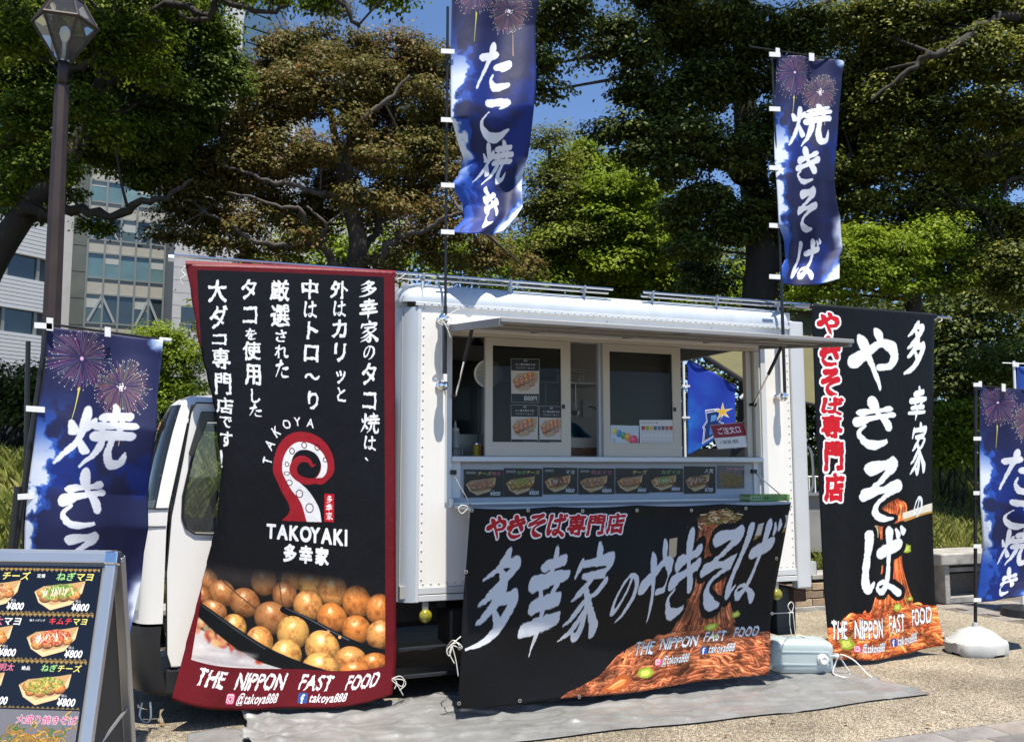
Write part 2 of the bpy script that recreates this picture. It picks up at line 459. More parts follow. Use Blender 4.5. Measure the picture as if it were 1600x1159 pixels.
RNP = np.random.RandomState(21)
def leaves(centers, radii, n_per, size, up=.5, droop=0.0):
    """leaf quads in clumps: centers Nx3, radii N, n_per leaves per clump"""
    C = np.repeat(np.asarray(centers, np.float32), n_per, 0); Rr = np.repeat(np.asarray(radii, np.float32), n_per)
    n = len(C); d = RNP.normal(size=(n, 3)).astype(np.float32); d /= np.linalg.norm(d, axis=1)[:, None]
    d[:, 2] = np.where(d[:, 2] < -.25, -d[:, 2]*.6, d[:, 2]); d /= np.linalg.norm(d, axis=1)[:, None]
    rr = Rr*np.where(RNP.rand(n) < .78, RNP.uniform(.68, 1.05, n), RNP.uniform(.2, 1.6, n))
    nc_ = len(centers); ax = RNP.uniform(.7, 1.35, (nc_, 3)).astype(np.float32); ax[:, 2] *= .62; ax = np.repeat(ax, n_per, 0)
    P = C+d*rr[:, None]*ax
    nrm = d*1.0+RNP.normal(size=(n, 3))*.34; nrm[:, 2] += up; nrm /= np.linalg.norm(nrm, axis=1)[:, None]
    a = np.cross(nrm, RNP.normal(size=(n, 3))); a[:, 2] -= droop; a -= nrm*(a*nrm).sum(1)[:, None]; a /= np.linalg.norm(a, axis=1)[:, None]+1e-9; b = np.cross(nrm, a)
    L = (size*RNP.uniform(.6, 1.25, n))[:, None]; w = L*.27
    fold = nrm*L*.1
    V = np.stack([P-a*L*.5, P+b*w+fold, P+a*L*.5, P-b*w+fold], 1).reshape(-1, 3)
    return V

def tree(name, label, cat, trunk, limbs, lobes, leaf, lsize, mat_l, mat_b, group=None, per=26, cr=.34, dens=1.0, up=.5, droop=0.0, twig=.012, flat=.8):
    """trunk, limbs: lists of (px, py, Y, radius m); lobes: (px, py, Y, r px[, density])"""
    base = wp(*trunk[0][:3])
    root = thing(name, label, cat, tuple(base), None, group)
    tb = MB(); pts = catmull([tuple(wp(a, b, c))+(r,) for a, b, c, r in trunk], 6)
    tb.tube([p[:3] for p in pts], [p[3]*.85 for p in pts], 12)
    for k, lm in enumerate(limbs):
        q = catmull([tuple(wp(a, b, c))+(r,) for a, b, c, r in lm], 6)
        q = [(x+math.sin(i*1.9+k)*r*.4, y+math.cos(i*1.1+k)*r*.35, z+(math.sin(i*.7+2*k)+.6*math.sin(i*2.3+k))*r*.5, r*.56*(1+.12*math.sin(i*2.7+k))) for i, (x, y, z, r) in enumerate(q)]
        tb.tube([p[:3] for p in q], [p[3] for p in q], 8)
    nodes = [Vector(p[:3]) for p in pts]+[Vector(tuple(wp(a, b, c))) for lm in limbs for a, b, c, r in lm]
    cs = []; rs = []; rg = random.Random(len(lobes)*7+int(lobes[0][0]))
    tw = MB()
    for lb in lobes:
        px, py, Y, rp = lb[:4]; dn = lb[4] if len(lb) > 4 else 1.0
        c = wp(px, py, Y); R_ = rp*Y/1400
        nd = min(nodes, key=lambda q: (q-c).length)
        mid = (nd+c)/2+Vector((rg.uniform(-.1, .1), rg.uniform(-.1, .1), rg.uniform(-.05, .15)))*R_
        ln = (c-nd).length
        tb.tube(catmull([tuple(nd), tuple(mid), tuple(c)], 4), [max(.012, .022*ln**.6*(1-.08*i)) for i in range(9)], 6)
        n_c = max(5, int(dens*dn*11*(R_/cr)**2))
        for i in range(n_c):
            d = Vector((rg.gauss(0, 1), rg.gauss(0, 1), rg.gauss(0, 1))).normalized(); q = (.35+.75*rg.random()**.7)*R_
            p = c+Vector((d.x, d.y, d.z*flat))*q
            cs.append(tuple(p)); rs.append(cr*(.55+.95*rg.random()**1.3))
            if i % 2 == 0: tw.tube([c+(p-c)*.1, (c+p)/2+Vector((rg.uniform(-.06, .06), rg.uniform(-.06, .06), rg.uniform(-.04, .1))), p], [twig*2, twig*1.3, twig*.5], 4, False)
    tb.build('trunk', mat_b, root, smooth=True, fix=False)
    tag(tw.build('twigs', mat_b, root, fix=False), kind='stuff')
    V = leaves(cs, rs, int(per*4.6), lsize*.72, up, droop)
    o = np_mesh('crown', V, np.arange(len(V)).reshape(-1, 4), [M_LF[mat_l]], root)
    tag(o, kind='stuff')
    TRIS.append((name, len(V)//2))
    return root
TRIS = []
def litter():
    rg = np.random.RandomState(8); n = 150; x = rg.uniform(-3, 7, n); y = np.where(rg.rand(n) < .5, rg.uniform(-2.6, -1.1, n), rg.uniform(-.3, 1.9, n)); c, s = math.cos(TANG), math.sin(TANG)
    P = np.stack([x*c-y*s+P0.x, x*s+y*c+P0.y, np.full(n, .012)], 1)
    V = leaves(P, np.full(n, .02), 1, .042, 3.0); V[:, 2] = np.clip(V[:, 2], .004, .03)
    o = np_mesh('fallen_leaves', V, np.arange(len(V)).reshape(-1, 4), [leaf_mat('dead_leaf', [(.12, .06, .02), (.2, .12, .04), (.10, .10, .03)], .1, .7)]); tag(o, 'small dry leaves scattered over the paving', 'leaves', kind='stuff')
litter()

# far-left spreading camphor
tree('camphor_tree', 'dark spreading camphor tree behind the street lamp, with long bare black limbs', 'tree',
     [(-190, 900, 11, .42), (-110, 640, 11, .31), (-30, 440, 11, .23), (45, 325, 11, .165), (110, 245, 11, .12), (150, 150, 11, .09), (175, 50, 11, .06), (200, -60, 11, .04)],
     [[(30, 345, 11, .2), (75, 330, 10.8, .13), (130, 332, 10.5, .1), (200, 328, 10.3, .085), (260, 305, 10.2, .06), (300, 282, 10.2, .03)],
      [(-60, 300, 11, .2), (20, 215, 10.6, .13), (80, 185, 10.3, .1), (110, 120, 10.2, .08), (150, 85, 10, .07), (190, 55, 10, .05)],
      [(130, 225, 11, .13), (145, 170, 11.2, .09), (200, 172, 11.3, .07), (240, 140, 11.4, .05)],
      [(150, 160, 11, .1), (190, 125, 11, .07), (260, 132, 11, .05), (300, 120, 11, .03)],
      [(170, 60, 11, .1), (250, 10, 10.5, .09), (320, 22, 10.3, .08), (345, 4, 10.2, .06), (420, 18, 10, .05), (455, 8, 10, .03)],
      [(330, 22, 10.3, .05), (300, 34, 10.2, .05), (280, 18, 10.2, .03)],
      [(170, -60, 11, .2), (420, -110, 10, .14), (520, -10, 9.5, .07), (560, 40, 9.5, .04)]],
     [(20, 50, 11.5, 75), (-50, 120, 11, 80), (110, 20, 12, 70), (210, 25, 11, 60), (270, 60, 11.5, 48), (60, 150, 12, 60), (150, 110, 12.5, 60), (225, 115, 12, 55), (30, 235, 11, 55), (-40, 260, 11, 60), (95, 250, 12, 45),
      (165, 205, 12, 50), (225, 195, 12.5, 45), (55, 300, 11.5, 28), (330, 60, 12, 34), (175, 250, 12.5, 36), (110, 300, 12.5, 20, .6), (30, 345, 11.2, 22, .6), (345, -20, 10.5, 34), (430, -8, 10, 28, .8), (605, -6, 9.5, 16, .8), (500, 2, 9.6, 18, .7), (150, 355, 12, 10, .5), (10, 120, 12, 60), (300, 20, 11.5, 36), (110, 170, 10, 36), (40, 190, 10, 40), (170, 90, 10, 40), (120, 60, 10, 44), (250, 130, 10.4, 30), (20, 60, 10, 40), (180, 215, 10.2, 26), (70, 265, 10, 26), (10, 300, 10, 26), (230, 60, 10, 34), (60, -90, 9.4, 70, .6), (170, -90, 9.4, 70, .6), (280, -60, 9.6, 50, .6)],  # last lobes, above the view, added to shade the crown below
     None, .085, 'camphor', M_BARK, per=42, cr=.26, dens=1.25, up=.6)
tree('camphor_tree', 'smaller grey-green camphor between the lamp tree and the bronze-leaved tree', 'tree',
     [(420, 900, 13.6, .1), (410, 520, 13.6, .08), (360, 340, 13.6, .06), (310, 220, 13, .04), (300, 150, 13, .02)], [],
     [(250, 185, 11.6, 36), (290, 160, 11.6, 34), (325, 125, 11.8, 32), (240, 225, 11.8, 34), (285, 205, 11.8, 36), (222, 205, 11.6, 22), (265, 262, 12.4, 36), (320, 170, 11.8, 28), (225, 280, 12.4, 24), (345, 95, 12, 26), (360, 130, 12, 24), (295, 290, 12.8, 24)],
     None, .1, 'pale', M_BARK, per=34, cr=.22, dens=1.2, up=.7, droop=.6)
# bronze-leaved tree in the middle
tree('bronze_leaved_tree', 'round bronze and red-brown leaved tree with pale twisting limbs, rising behind the red banner', 'tree',
     [(558, 900, 13, .3), (556, 560, 13, .24), (556, 440, 13, .21), (560, 380, 13, .17), (550, 335, 13, .14), (540, 300, 13, .12), (528, 240, 13, .08), (515, 170, 13, .05)],
     [[(556, 430, 13, .14), (590, 400, 12.6, .11), (625, 372, 12.4, .09), (680, 350, 12.2, .06), (720, 330, 12.2, .03)],
      [(552, 425, 13, .12), (515, 400, 12.6, .1), (480, 380, 12.3, .08), (430, 385, 12, .06), (370, 360, 12, .05), (320, 330, 12, .03)],
      [(545, 310, 13, .1), (545, 225, 12.5, .09), (565, 190, 12.2, .07), (600, 160, 12.2, .06), (640, 120, 12.2, .03)],
      [(540, 320, 13, .1), (500, 300, 12.4, .07), (450, 290, 12.1, .06), (400, 275, 12, .04), (350, 260, 12, .02)],
      [(560, 385, 13, .1), (590, 350, 13.4, .09), (615, 180, 13.4, .07), (640, 160, 13.4, .04)],
      [(480, 380, 12.3, .06), (470, 330, 12, .05), (430, 320, 11.9, .04), (355, 300, 11.8, .02)],
      [(500, 380, 12.3, .06), (510, 350, 12, .04), (480, 325, 12, .03)]],
     [(560, 88, 13.5, 42), (625, 96, 13.5, 44), (500, 76, 13.5, 38), (440, 90, 13.5, 44), (670, 110, 13.5, 44), (385, 130, 13.5, 46), (345, 190, 13, 48), (310, 250, 13, 44), (285, 330, 12.6, 34), (330, 320, 12.6, 40), (420, 190, 12.8, 52), (480, 150, 12.6, 50),
      (545, 140, 12.6, 46), (610, 150, 13.6, 40, .7), (680, 190, 13.4, 44), (395, 265, 12.5, 50), (460, 250, 12.4, 44), (640, 240, 12.8, 44), (690, 270, 13, 44), (600, 290, 12.8, 36, .8), (385, 350, 12.3, 34, .8), (290, 375, 12.3, 24, .8), (345, 390, 12.2, 26, .7),
      (460, 350, 12.5, 30, .7), (700, 350, 12.8, 44), (650, 380, 12.8, 32, .8), (760, 400, 13.4, 38), (822, 420, 13.6, 20), (600, 420, 12.8, 24), (440, 400, 12.5, 26, .7), (520, 20, 13.6, 18), (430, 320, 13.4, 44), (520, 300, 13.6, 46), (560, 240, 13.8, 44), (510, 350, 13.6, 36), (620, 210, 14, 46), (640, 310, 13.8, 44), (700, 240, 13.6, 40), (350, 280, 13, 40), (330, 360, 13, 34), (400, 395, 13, 28, .8), (570, 180, 13.8, 40), (650, 130, 13.8, 36), (380, 220, 12.6, 36), (680, 400, 13, 30), (735, 290, 13.6, 34), (770, 350, 13.8, 24), (290, 300, 12.5, 28), (250, 375, 12.3, 14), (590, 340, 13.9, 30), (500, 250, 12.2, 30), (565, 320, 12.3, 28), (600, 255, 12.2, 28), (545, 200, 12.2, 28), (480, 375, 12.2, 22), (620, 330, 12.2, 24), (440, 140, 12.8, 36), (590, 120, 12.8, 34), (660, 160, 12.8, 34), (510, 100, 12.8, 34), (450, 66, 13.8, 20)],
     None, .085, 'red', M_BARK2, per=30, cr=.25, dens=1.0, up=.5)
# fresh green trees behind
for i, (lab, trunk, lobes, leafk, sz) in enumerate([
    ('fresh yellow-green tree behind the middle of the truck roof', [(985, 900, 19, .25), (985, 600, 19, .22), (980, 450, 19, .18), (970, 330, 19, .1), (930, 250, 19, .05)],
     [(915, 240, 19, 26), (900, 275, 19, 42), (960, 275, 19, 34), (940, 330, 19, 55), (1010, 330, 19, 46), (1030, 380, 18.5, 50), (985, 400, 18.5, 55), (920, 400, 18.5, 55), (960, 450, 18.5, 60), (1050, 440, 18.5, 45), (880, 340, 19, 40), (1000, 300, 17, 34), (950, 300, 17, 34), (930, 360, 17, 40), (1000, 370, 17, 40), (880, 400, 17, 40), (1050, 400, 17, 34), (960, 420, 17, 40), (860, 440, 17, 30)], 'bright', .13),
    ('slender olive-green tree with feathery upright tips beside the left pole banner', [(862, 900, 17, .2), (862, 500, 17, .15), (862, 350, 17, .08), (858, 220, 17, .03)],
     [(848, 225, 17, 16, 1.3), (868, 215, 17, 14, 1.3), (880, 250, 17, 22), (850, 275, 17, 30), (880, 310, 17, 36), (850, 340, 17, 40), (890, 380, 17, 40), (840, 400, 17, 40)], 'olive', .09),
    ('low spreading fresh green tree under the dark camphor, right of the white roof', [(1420, 900, 12.5, .2), (1425, 560, 12.5, .15), (1430, 450, 12.5, .1)],
     [(1310, 400, 11.8, 32), (1350, 385, 12, 36), (1410, 395, 12, 40), (1460, 380, 12.2, 40), (1340, 440, 12, 40), (1400, 440, 12, 40), (1290, 440, 12, 30), (1480, 430, 12.4, 36), (1540, 330, 13, 30), (1560, 350, 13, 26), (1270, 460, 12.5, 26)], 'bright', .085),
    ('small round green tree behind the left firework banner and the cab roof', [(258, 900, 15, .12), (258, 700, 15, .1), (258, 600, 15, .06)],
     [(235, 550, 15, 26), (262, 540, 15, 30), (285, 565, 15, 26), (250, 590, 15, 34), (285, 600, 15, 26), (225, 535, 15, 16), (265, 640, 15, 40)], 'bright', .085)]):
    tree('green_tree', lab, 'tree', trunk, [], lobes, None, sz, leafk, M_BARK, per=34, cr=.34 if i < 2 else .25, dens=1.1, up=.7)
# big dark camphors at the right
tree('camphor_tree', 'huge dark camphor with a thick trunk rising behind the right end of the truck', 'tree',
     [(1188, 930, 13.5, .55), (1190, 640, 13.5, .42), (1190, 470, 13.5, .36), (1192, 400, 13.5, .31), (1180, 300, 13.5, .27), (1165, 180, 13.5, .22), (1160, 60, 13.5, .17), (1170, -80, 13.5, .1)],
     [[(1170, 300, 13.5, .16), (1110, 240, 13, .12), (1060, 200, 12.6, .09), (985, 120, 12.4, .06), (965, 80, 12.4, .03)],
      [(1165, 130, 13.5, .15), (1090, 40, 13, .12), (1020, 10, 12.6, .1), (960, -30, 12.3, .07)],
      [(1190, 380, 13.5, .15), (1260, 300, 13, .12), (1330, 240, 12.6, .08)],
      [(1160, 80, 13.5, .14), (1260, 20, 13, .1), (1330, -20, 12.6, .07)]],
     [(960, 60, 12.2, 34), (930, 92, 12.2, 18), (1000, 85, 12.2, 30), (990, 140, 12.3, 36), (1030, 165, 12.4, 40), (965, 215, 12.3, 30), (1010, 230, 12.2, 40), (1060, 215, 12.4, 44), (1040, 275, 12.4, 34), (1090, 140, 12.8, 50), (1080, 60, 13, 50),
      (1140, 40, 12.6, 50), (1150, 120, 12.8, 50), (1110, 320, 12.8, 44), (1090, 390, 13, 34), (1150, 360, 13, 40), (1110, 240, 12.6, 44), (1200, 60, 12.4, 50), (1240, 120, 12.6, 46), (1260, 50, 12.4, 40), (1230, 200, 12.6, 46), (1180, 240, 12.5, 44), (1260, 280, 12.6, 46),
      (870, 40, 11.5, 40), (900, 10, 11.5, 40), (846, 105, 11.5, 28), (846, 145, 11.5, 16), (1060, 10, 12.4, 40), (1010, 5, 12.6, 30), (1300, 180, 13, 44), (1240, 370, 13.4, 44), (1310, 300, 13.2, 44), (1100, 440, 14, 40), (1250, 430, 14, 40), (1200, 330, 13.2, 40), (1310, 380, 13.8, 40), (1060, 340, 13, 34), (1030, 60, 12.8, 34), (1060, -70, 11.8, 60, .7), (1140, -80, 11.8, 60, .7), (1210, -70, 11.6, 60, .7), (1100, -160, 11.4, 70, .6), (1190, -170, 11.4, 60, .5)],  # closing lobes lie out of view overhead, added to darken the lower crown
     None, .1, 'dark', M_BARK, per=38, cr=.28, dens=1.2, up=.6, droop=.5)
tree('camphor_tree', 'tall dark camphor filling the upper right corner with one bare slanting limb', 'tree',
     [(1720, 930, 13, .5), (1700, 600, 13, .4), (1680, 300, 13, .32), (1660, 60, 13, .22), (1640, -80, 13, .12)],
     [[(1690, -20, 13, .2), (1600, 12, 12, .13), (1530, 48, 11.6, .11), (1460, 85, 11.4, .09), (1430, 100, 11.4, .06), (1360, 160, 11.4, .03)],
      [(1690, 300, 13, .14), (1600, 232, 12.5, .08), (1545, 245, 12.2, .04)], [(1690, 340, 13, .12), (1590, 280, 12.4, .06), (1565, 310, 12.3, .04)],
      [(1700, 420, 13, .12), (1540, 330, 12.6, .05), (1510, 320, 12.5, .03)]],
     [(1340, 40, 12.6, 48), (1390, 90, 12.6, 50), (1400, 20, 12.4, 50), (1450, 40, 12, 44), (1380, 170, 12.4, 44), (1330, 130, 13, 44), (1440, 150, 12.6, 44), (1490, 180, 12.2, 44), (1480, 110, 12, 40), (1540, 90, 11.8, 44), (1550, 20, 12.2, 44), (1600, 100, 12, 50),
      (1540, 170, 12, 40), (1590, 200, 12, 40), (1410, 220, 12.5, 40), (1390, 260, 12.6, 44), (1360, 320, 12.8, 40), (1460, 250, 12.6, 46), (1450, 320, 12.8, 46), (1520, 260, 12.6, 40), (1590, 270, 12.6, 30), (1600, 350, 12.6, 34), (1520, 390, 13, 34), (1560, 420, 12.4, 44), (1610, 450, 12.2, 40), (1370, 370, 13, 30), (1500, 20, 12, 40), (1620, 20, 12, 40), (1350, 240, 13.6, 50), (1420, 120, 13.4, 50), (1500, 300, 13.6, 50), (1560, 240, 13.6, 50), (1300, 240, 13.8, 50), (1440, 380, 13.8, 50), (1580, 400, 13.8, 50), (1500, 70, 13.4, 50)],
     None, .1, 'olive', M_BARK, per=38, cr=.28, dens=1.15, up=.7, droop=.5)
R2 = random.Random(4)
def wood(name, label, cat, lobes, leafk, size, cr, per=30, dens=1.0, stuff=True):
    cs = []; rs = []
    for (px, py, Y, rp) in lobes:
        c = wp(px, py, Y); R_ = rp*Y/1400
        for i in range(max(4, int(dens*8*(R_/cr)**2))):
            d = Vector((R2.gauss(0, 1), R2.gauss(0, 1), R2.gauss(0, 1))).normalized()*R_*(.3+.7*R2.random()**.6); cs.append(tuple(c+d)); rs.append(cr*R2.uniform(.7, 1.3))
    V = leaves(cs, rs, per, size, .6); c0 = wp(lobes[0][0], 727, lobes[0][2])
    o = np_mesh(name, V, np.arange(len(V)).reshape(-1, 4), [M_LF[leafk]], None, loc=(c0.x, c0.y, 0)); TRIS.append((name, len(V)//2))
    return tag(o, label, cat, kind='stuff')
wood('woodland', 'mass of dark trees closing the view beyond the grassy bank', 'trees', [(x, y, 24+R2.uniform(-2, 2), 70) for x in range(380, 1760, 85) for y in (430, 530, 630, 700) if not (x < 640 and y < 450)], 'dark', .17, .6, 40, 1.6)
wood('woodland', 'lighter green trees showing in gaps under the bronze-leaved tree', 'trees', [(x, y, 21, 55) for x, y in ((470, 400), (540, 385), (620, 400), (700, 420), (790, 430), (520, 440), (420, 450), (1060, 470), (1150, 460), (1240, 470))], 'bright', .14, .5, 36, 1.4)
wood('woodland', 'dark evergreen thicket behind the blue flags at the right', 'trees', [(1500, 500, 17, 55), (1560, 480, 17, 55), (1480, 570, 17, 55), (1590, 580, 17, 60), (1540, 620, 17.5, 60), (1440, 560, 18, 60), (1620, 660, 17, 60), (1350, 520, 18, 60), (1500, 640, 18, 40)], 'dark', .11, .4, 44, 2.0)
def shrub(label, lobes, leafk, size, per, cr, stems, dens=1.2):
    b = wp(lobes[0][0], 760, lobes[0][2]); c = TFI @ b; z0 = far_ground(c.x, c.y)-.02
    root = thing('shrub', label, 'shrub', (b.x, b.y, z0))
    sm = MB(); cs = []; rs = []
    for (px, py, Y, rp) in lobes:
        c = wp(px, py, Y); R_ = rp*Y/1400
        for k in range(stems):
            q = Vector((b.x+R2.uniform(-.3, .3), b.y+R2.uniform(-.2, .2), z0-.1)); sm.tube([q, q*.5+c*.5+Vector((R2.uniform(-.15, .15), 0, 0)), c+Vector((R2.uniform(-1, 1), R2.uniform(-1, 1), R2.uniform(-.5, .5)))*R_*.6], [.022, .015, .006], 5)
        for i in range(max(4, int(dens*8*(R_/cr)**2))):
            d = Vector((R2.gauss(0, 1), R2.gauss(0, 1), R2.gauss(0, 1))).normalized()*R_*(.3+.7*R2.random()**.6); cs.append(tuple(c+d)); rs.append(cr*R2.uniform(.7, 1.3))
    sm.build('stems', M_BARK, root, fix=False, smooth=True)
    V = leaves(cs, rs, per, size, .6); tag(np_mesh('crown', V, np.arange(len(V)).reshape(-1, 4), [M_LF[leafk]], root), kind='stuff'); TRIS.append(('shrub', len(V)//2))
    return root
shrub('bright green leafy shrub on the grass between the tall black banner and far blue banner', [(1490, 660, 13.5, 30), (1515, 650, 13.5, 26), (1470, 690, 13.5, 26), (1500, 695, 13.5, 28), (1480, 715, 13.5, 22), (1515, 715, 13.5, 22)], 'bright', .07, 40, .18, 1, 2.4)
shrub('pale-leaved bush in the shade above the far blue banner', [(1540, 570, 14.5, 28), (1565, 585, 14.5, 24), (1590, 560, 14.5, 26)], 'pale', .08, 40, .22, 1, 2.2)
shrub('dark evergreen hedge bush with bare stems behind the left banner pole', [(-20, 600, 11, 34), (20, 605, 11, 32), (55, 610, 11, 32), (95, 610, 11, 32), (130, 640, 11, 34), (15, 640, 11, 34), (60, 645, 11, 34)], 'dark', .07, 46, .2, 5, 2.2)
shrub('dark green bush behind the cab, seen through its side windows', [(290, 690, 12, 40), (340, 700, 12, 40), (310, 640, 12.5, 36), (200, 720, 12, 40), (250, 700, 12.5, 40)], 'bright', .08, 36, .22, 3, 1.8)
# grass on the bank
def grass():
    n = 250000; rg = np.random.RandomState(5)
    x = rg.uniform(-13, 13, n); y = 2.55+rg.rand(n)**1.25*14
    keep = (x < -.5) | (x > 5.0); x, y = x[keep], y[keep]; n = len(x)
    t = np.clip((y-2.45)/3.6, 0, 1); z = .30+1.18*(t*.55+.45*t*t*(3-2*t))+.025*np.sin(x*1.3+y)*np.minimum(1, t*4)
    patch = .5+.5*np.sin(x*1.9+np.sin(y*2.3)*1.5)*np.cos(y*1.7+x*.6)
    h = (.07+.16*patch)*rg.uniform(.5, 1.4, n); h = np.where(x < 0, h*1.9, h)
    a = rg.uniform(0, 6.28, n); w = rg.uniform(.004, .009, n)*1.4; lean = rg.uniform(.1, .7, n)*h
    dx, dy = np.cos(a), np.sin(a)
    P0_ = np.stack([x-dy*w, y+dx*w, z-.02], 1); P1 = np.stack([x+dy*w, y-dx*w, z-.02], 1); P2 = np.stack([x+dx*lean+dy*w*.4, y+dy*lean-dx*w*.4, z+h*.8], 1); P3 = np.stack([x+dx*lean*1.5, y+dy*lean*1.5, z+h], 1)
    V = np.stack([P0_, P1, P2, P3], 1).reshape(-1, 3)
    c, s = math.cos(TANG), math.sin(TANG); V2 = V.copy(); V2[:, 0] = V[:, 0]*c-V[:, 1]*s+P0.x; V2[:, 1] = V[:, 0]*s+V[:, 1]*c+P0.y
    m = leaf_mat('dry_grass', [(.07, .10, .02), (.17, .20, .04), (.30, .31, .08), (.46, .42, .17)], .4, .5)
    o = np_mesh('grass', V2, np.arange(len(V2)).reshape(-1, 4), [m], None, loc=(0, 10, 0)); tag(o, 'yellowing long grass growing on the bank behind the truck', 'grass', kind='stuff')
grass()

# ---------------------------------------------------------------- buildings
M_WCLAD = pm('white_cladding', (.50, .50, .49, 1), .45, var=.06, vscale=1)
M_GLS = pm('building_glass', (.03, .045, .05, 1), .06, spec=.9, var=.3, vscale=.5)
M_GLS2 = pm('teal_glass', (.10, .17, .17, 1), .1, spec=.9, var=.25, vscale=.5)
M_GLS3 = pm('pale_teal_glass', (.16, .24, .23, 1), .12, spec=.9, var=.3, vscale=.7); M_GLS4 = pm('green_grey_glass', (.06, .085, .075, 1), .1, spec=.9, var=.35, vscale=.6); M_BLIND = pm('blind_slats', (.34, .36, .33, 1), .6)
M_BRZ = pm('bronze_panel', (.13, .13, .10, 1), .4, .4, var=.15, vscale=.6)
M_SPAN = pm('beige_spandrel', (.33, .31, .26, 1), .6, var=.08)
M_MULL = pm('mullion', (.20, .215, .20, 1), .45, .3)
M_TILE = pm('grey_tile', (.40, .39, .38, 1), .7, var=.08, vscale=2)
M_DARKF = pm('dark_frame', (.04, .042, .045, 1), .5)
M_SKYG = pm('blue_curtain_glass', (.09, .16, .25, 1), .12, spec=.9)
def building_frame(pxl, pxr, Y, slope_px=0.0, ytop=300):
    """frame with x along the facade: origin at ground under (pxl), turned so that it recedes like the photo"""
    a = wp(pxl, 727, Y); b = wp(pxr, 727, Y*(1+slope_px)); a.z = 0; b.z = 0
    ang = math.atan2(b.y-a.y, b.x-a.x)
    return Matrix.Translation(a) @ Matrix.Rotation(ang, 4, 'Z'), (b-a).length
def zat(py, Y): return CAM_H+(727-py)*Y/1400
# white louvred block
Fb, Lb = building_frame(-260, 76, 34, .22)
Yr = 34*1.22
bw = thing('office_block', 'white office block with horizontal ribbed cladding and dark ribbon windows, far left', 'building', (0, 0, 0), Fb)
zt = [zat(p, Yr) for p in (578, 526, 490, 441, 400, 345, 300, 250)]
MB(Fb).box((0, .35, 0), (Lb-.2, 14, zt[-1])).build('wall', M_DARKF, bw)
for i in (0, 2, 4, 6):
    z0, z1 = (zt[i], zt[i+1])
    nb = 9
    if i == 0: z0 -= .0
for (z0, z1) in ((zat(620, Yr), zt[1]), (zt[2], zt[3]), (zat(405, Yr), zat(348, Yr)), (zat(310, Yr), zat(262, Yr))):
    nb = max(4, int((z1-z0)/.17))
    for k in range(nb):
        zz = z0+(z1-z0)*k/nb; m = MB(Fb); m.box((0, 0, zz), (Lb, .4, zz+(z1-z0)/nb-.025)); m.build('cladding_board', M_WCLAD, bw)
for (z0, z1) in ((zt[1], zt[2]), (zt[3], zat(405, Yr)), (zat(348, Yr), zat(310, Yr))):
    for k in range(7):
        xa = Lb-1.0-k*1.5
        f = MB(Fb); f.box((xa-1.35, .25, z0+.02), (xa, .3, z1-.02)); wn_ = f.build('window', M_GLS, bw)
        MB(Fb).box((xa, .15, z0), (xa+.14, .36, z1)).build('window_frame', M_MULL, wn_)
# glass-gridded office tower
Fg, Lg = building_frame(96, 262, 62, .05)
_ex = 3.2
gt = thing('office_building', 'glazed office building with a grid of grey mullions, beige spandrels and bronze side columns', 'building', (0, 0, 0), Fg)
def gx(px): return Lg*(px-96)/166
MB(Fg).box((0, .6, 0), (Lg, 18, zat(60, 64))).build('wall', M_BRZ, gt); MB(Fg).box((-2.4, 1.2, 0), (-.01, 18, zat(60, 64))).build('side_wall', M_TILE, gt)
zrow = [zat(p, 63.5) for p in (600, 562, 527, 505, 459, 433, 393, 371, 335, 310, 276, 250, 214, 190, 152, 128, 90)]
cols = [gx(p) for p in (119, 146, 171, 196, 220, 244)]
for j in range(len(zrow)-1):
    z0, z1 = zrow[j], zrow[j+1]; kind = 'w' if j % 2 == 1 else 's'
    if j == 0: kind = 'w'
    wcol = M_GLS2 if j in (5, 9) else M_GLS
    for i in range(5):
        if kind == 'w':
            MB(Fg).box((cols[i]+.06, .42, z0+.06), (cols[i+1]-.06, .46, z1-.06)).build('window', R.choice([wcol, wcol, M_GLS3]) if j in (5, 9) else R.choice([M_GLS, M_GLS, M_GLS4]), gt)
            if (i+j) % 3 == 0: MB(Fg).box((cols[i]+.08, .405, z1-.06-(z1-z0)*R.uniform(.2, .5)), (cols[i+1]-.08, .418, z1-.07)).build('blind', M_BLIND, gt)
        else: MB(Fg).box((cols[i]+.06, .40, z0+.06), (cols[i+1]-.06, .46, z1-.06)).build('spandrel_panel', M_SPAN, gt)
    if kind == 'w' and j in (3, 7, 11):
        for (a, b) in ((0, 2), (3, 5)):
            br = MB(Fg); br.bar((cols[a]+.2, .39, z0+.1), ((cols[a]+cols[b])/2, .39, z1-.1), .12, .16); br.bar(((cols[a]+cols[b])/2, .37, z1-.1), (cols[b]-.2, .37, z0+.1), .12, .16); br.build('truss_brace', pm('pale_steel', (.27, .29, .28, 1), .5), gt)
for c_ in cols: MB(Fg).box((c_-.07, .3, 0), (c_+.07, .5, zrow[-1])).build('mullion', M_MULL, gt)
for z_ in zrow: MB(Fg).box((cols[0], .32, z_-.06), (cols[-1], .49, z_+.06)).build('transom', M_MULL, gt)
for (a, b) in ((0, gx(117)), (gx(247), Lg)):
    for k in range(22):
        z0 = k*1.9
        MB(Fg).box((a, .2, z0+.02), (b, .62, z0+1.87)).build('bronze_panel', M_BRZ, gt)
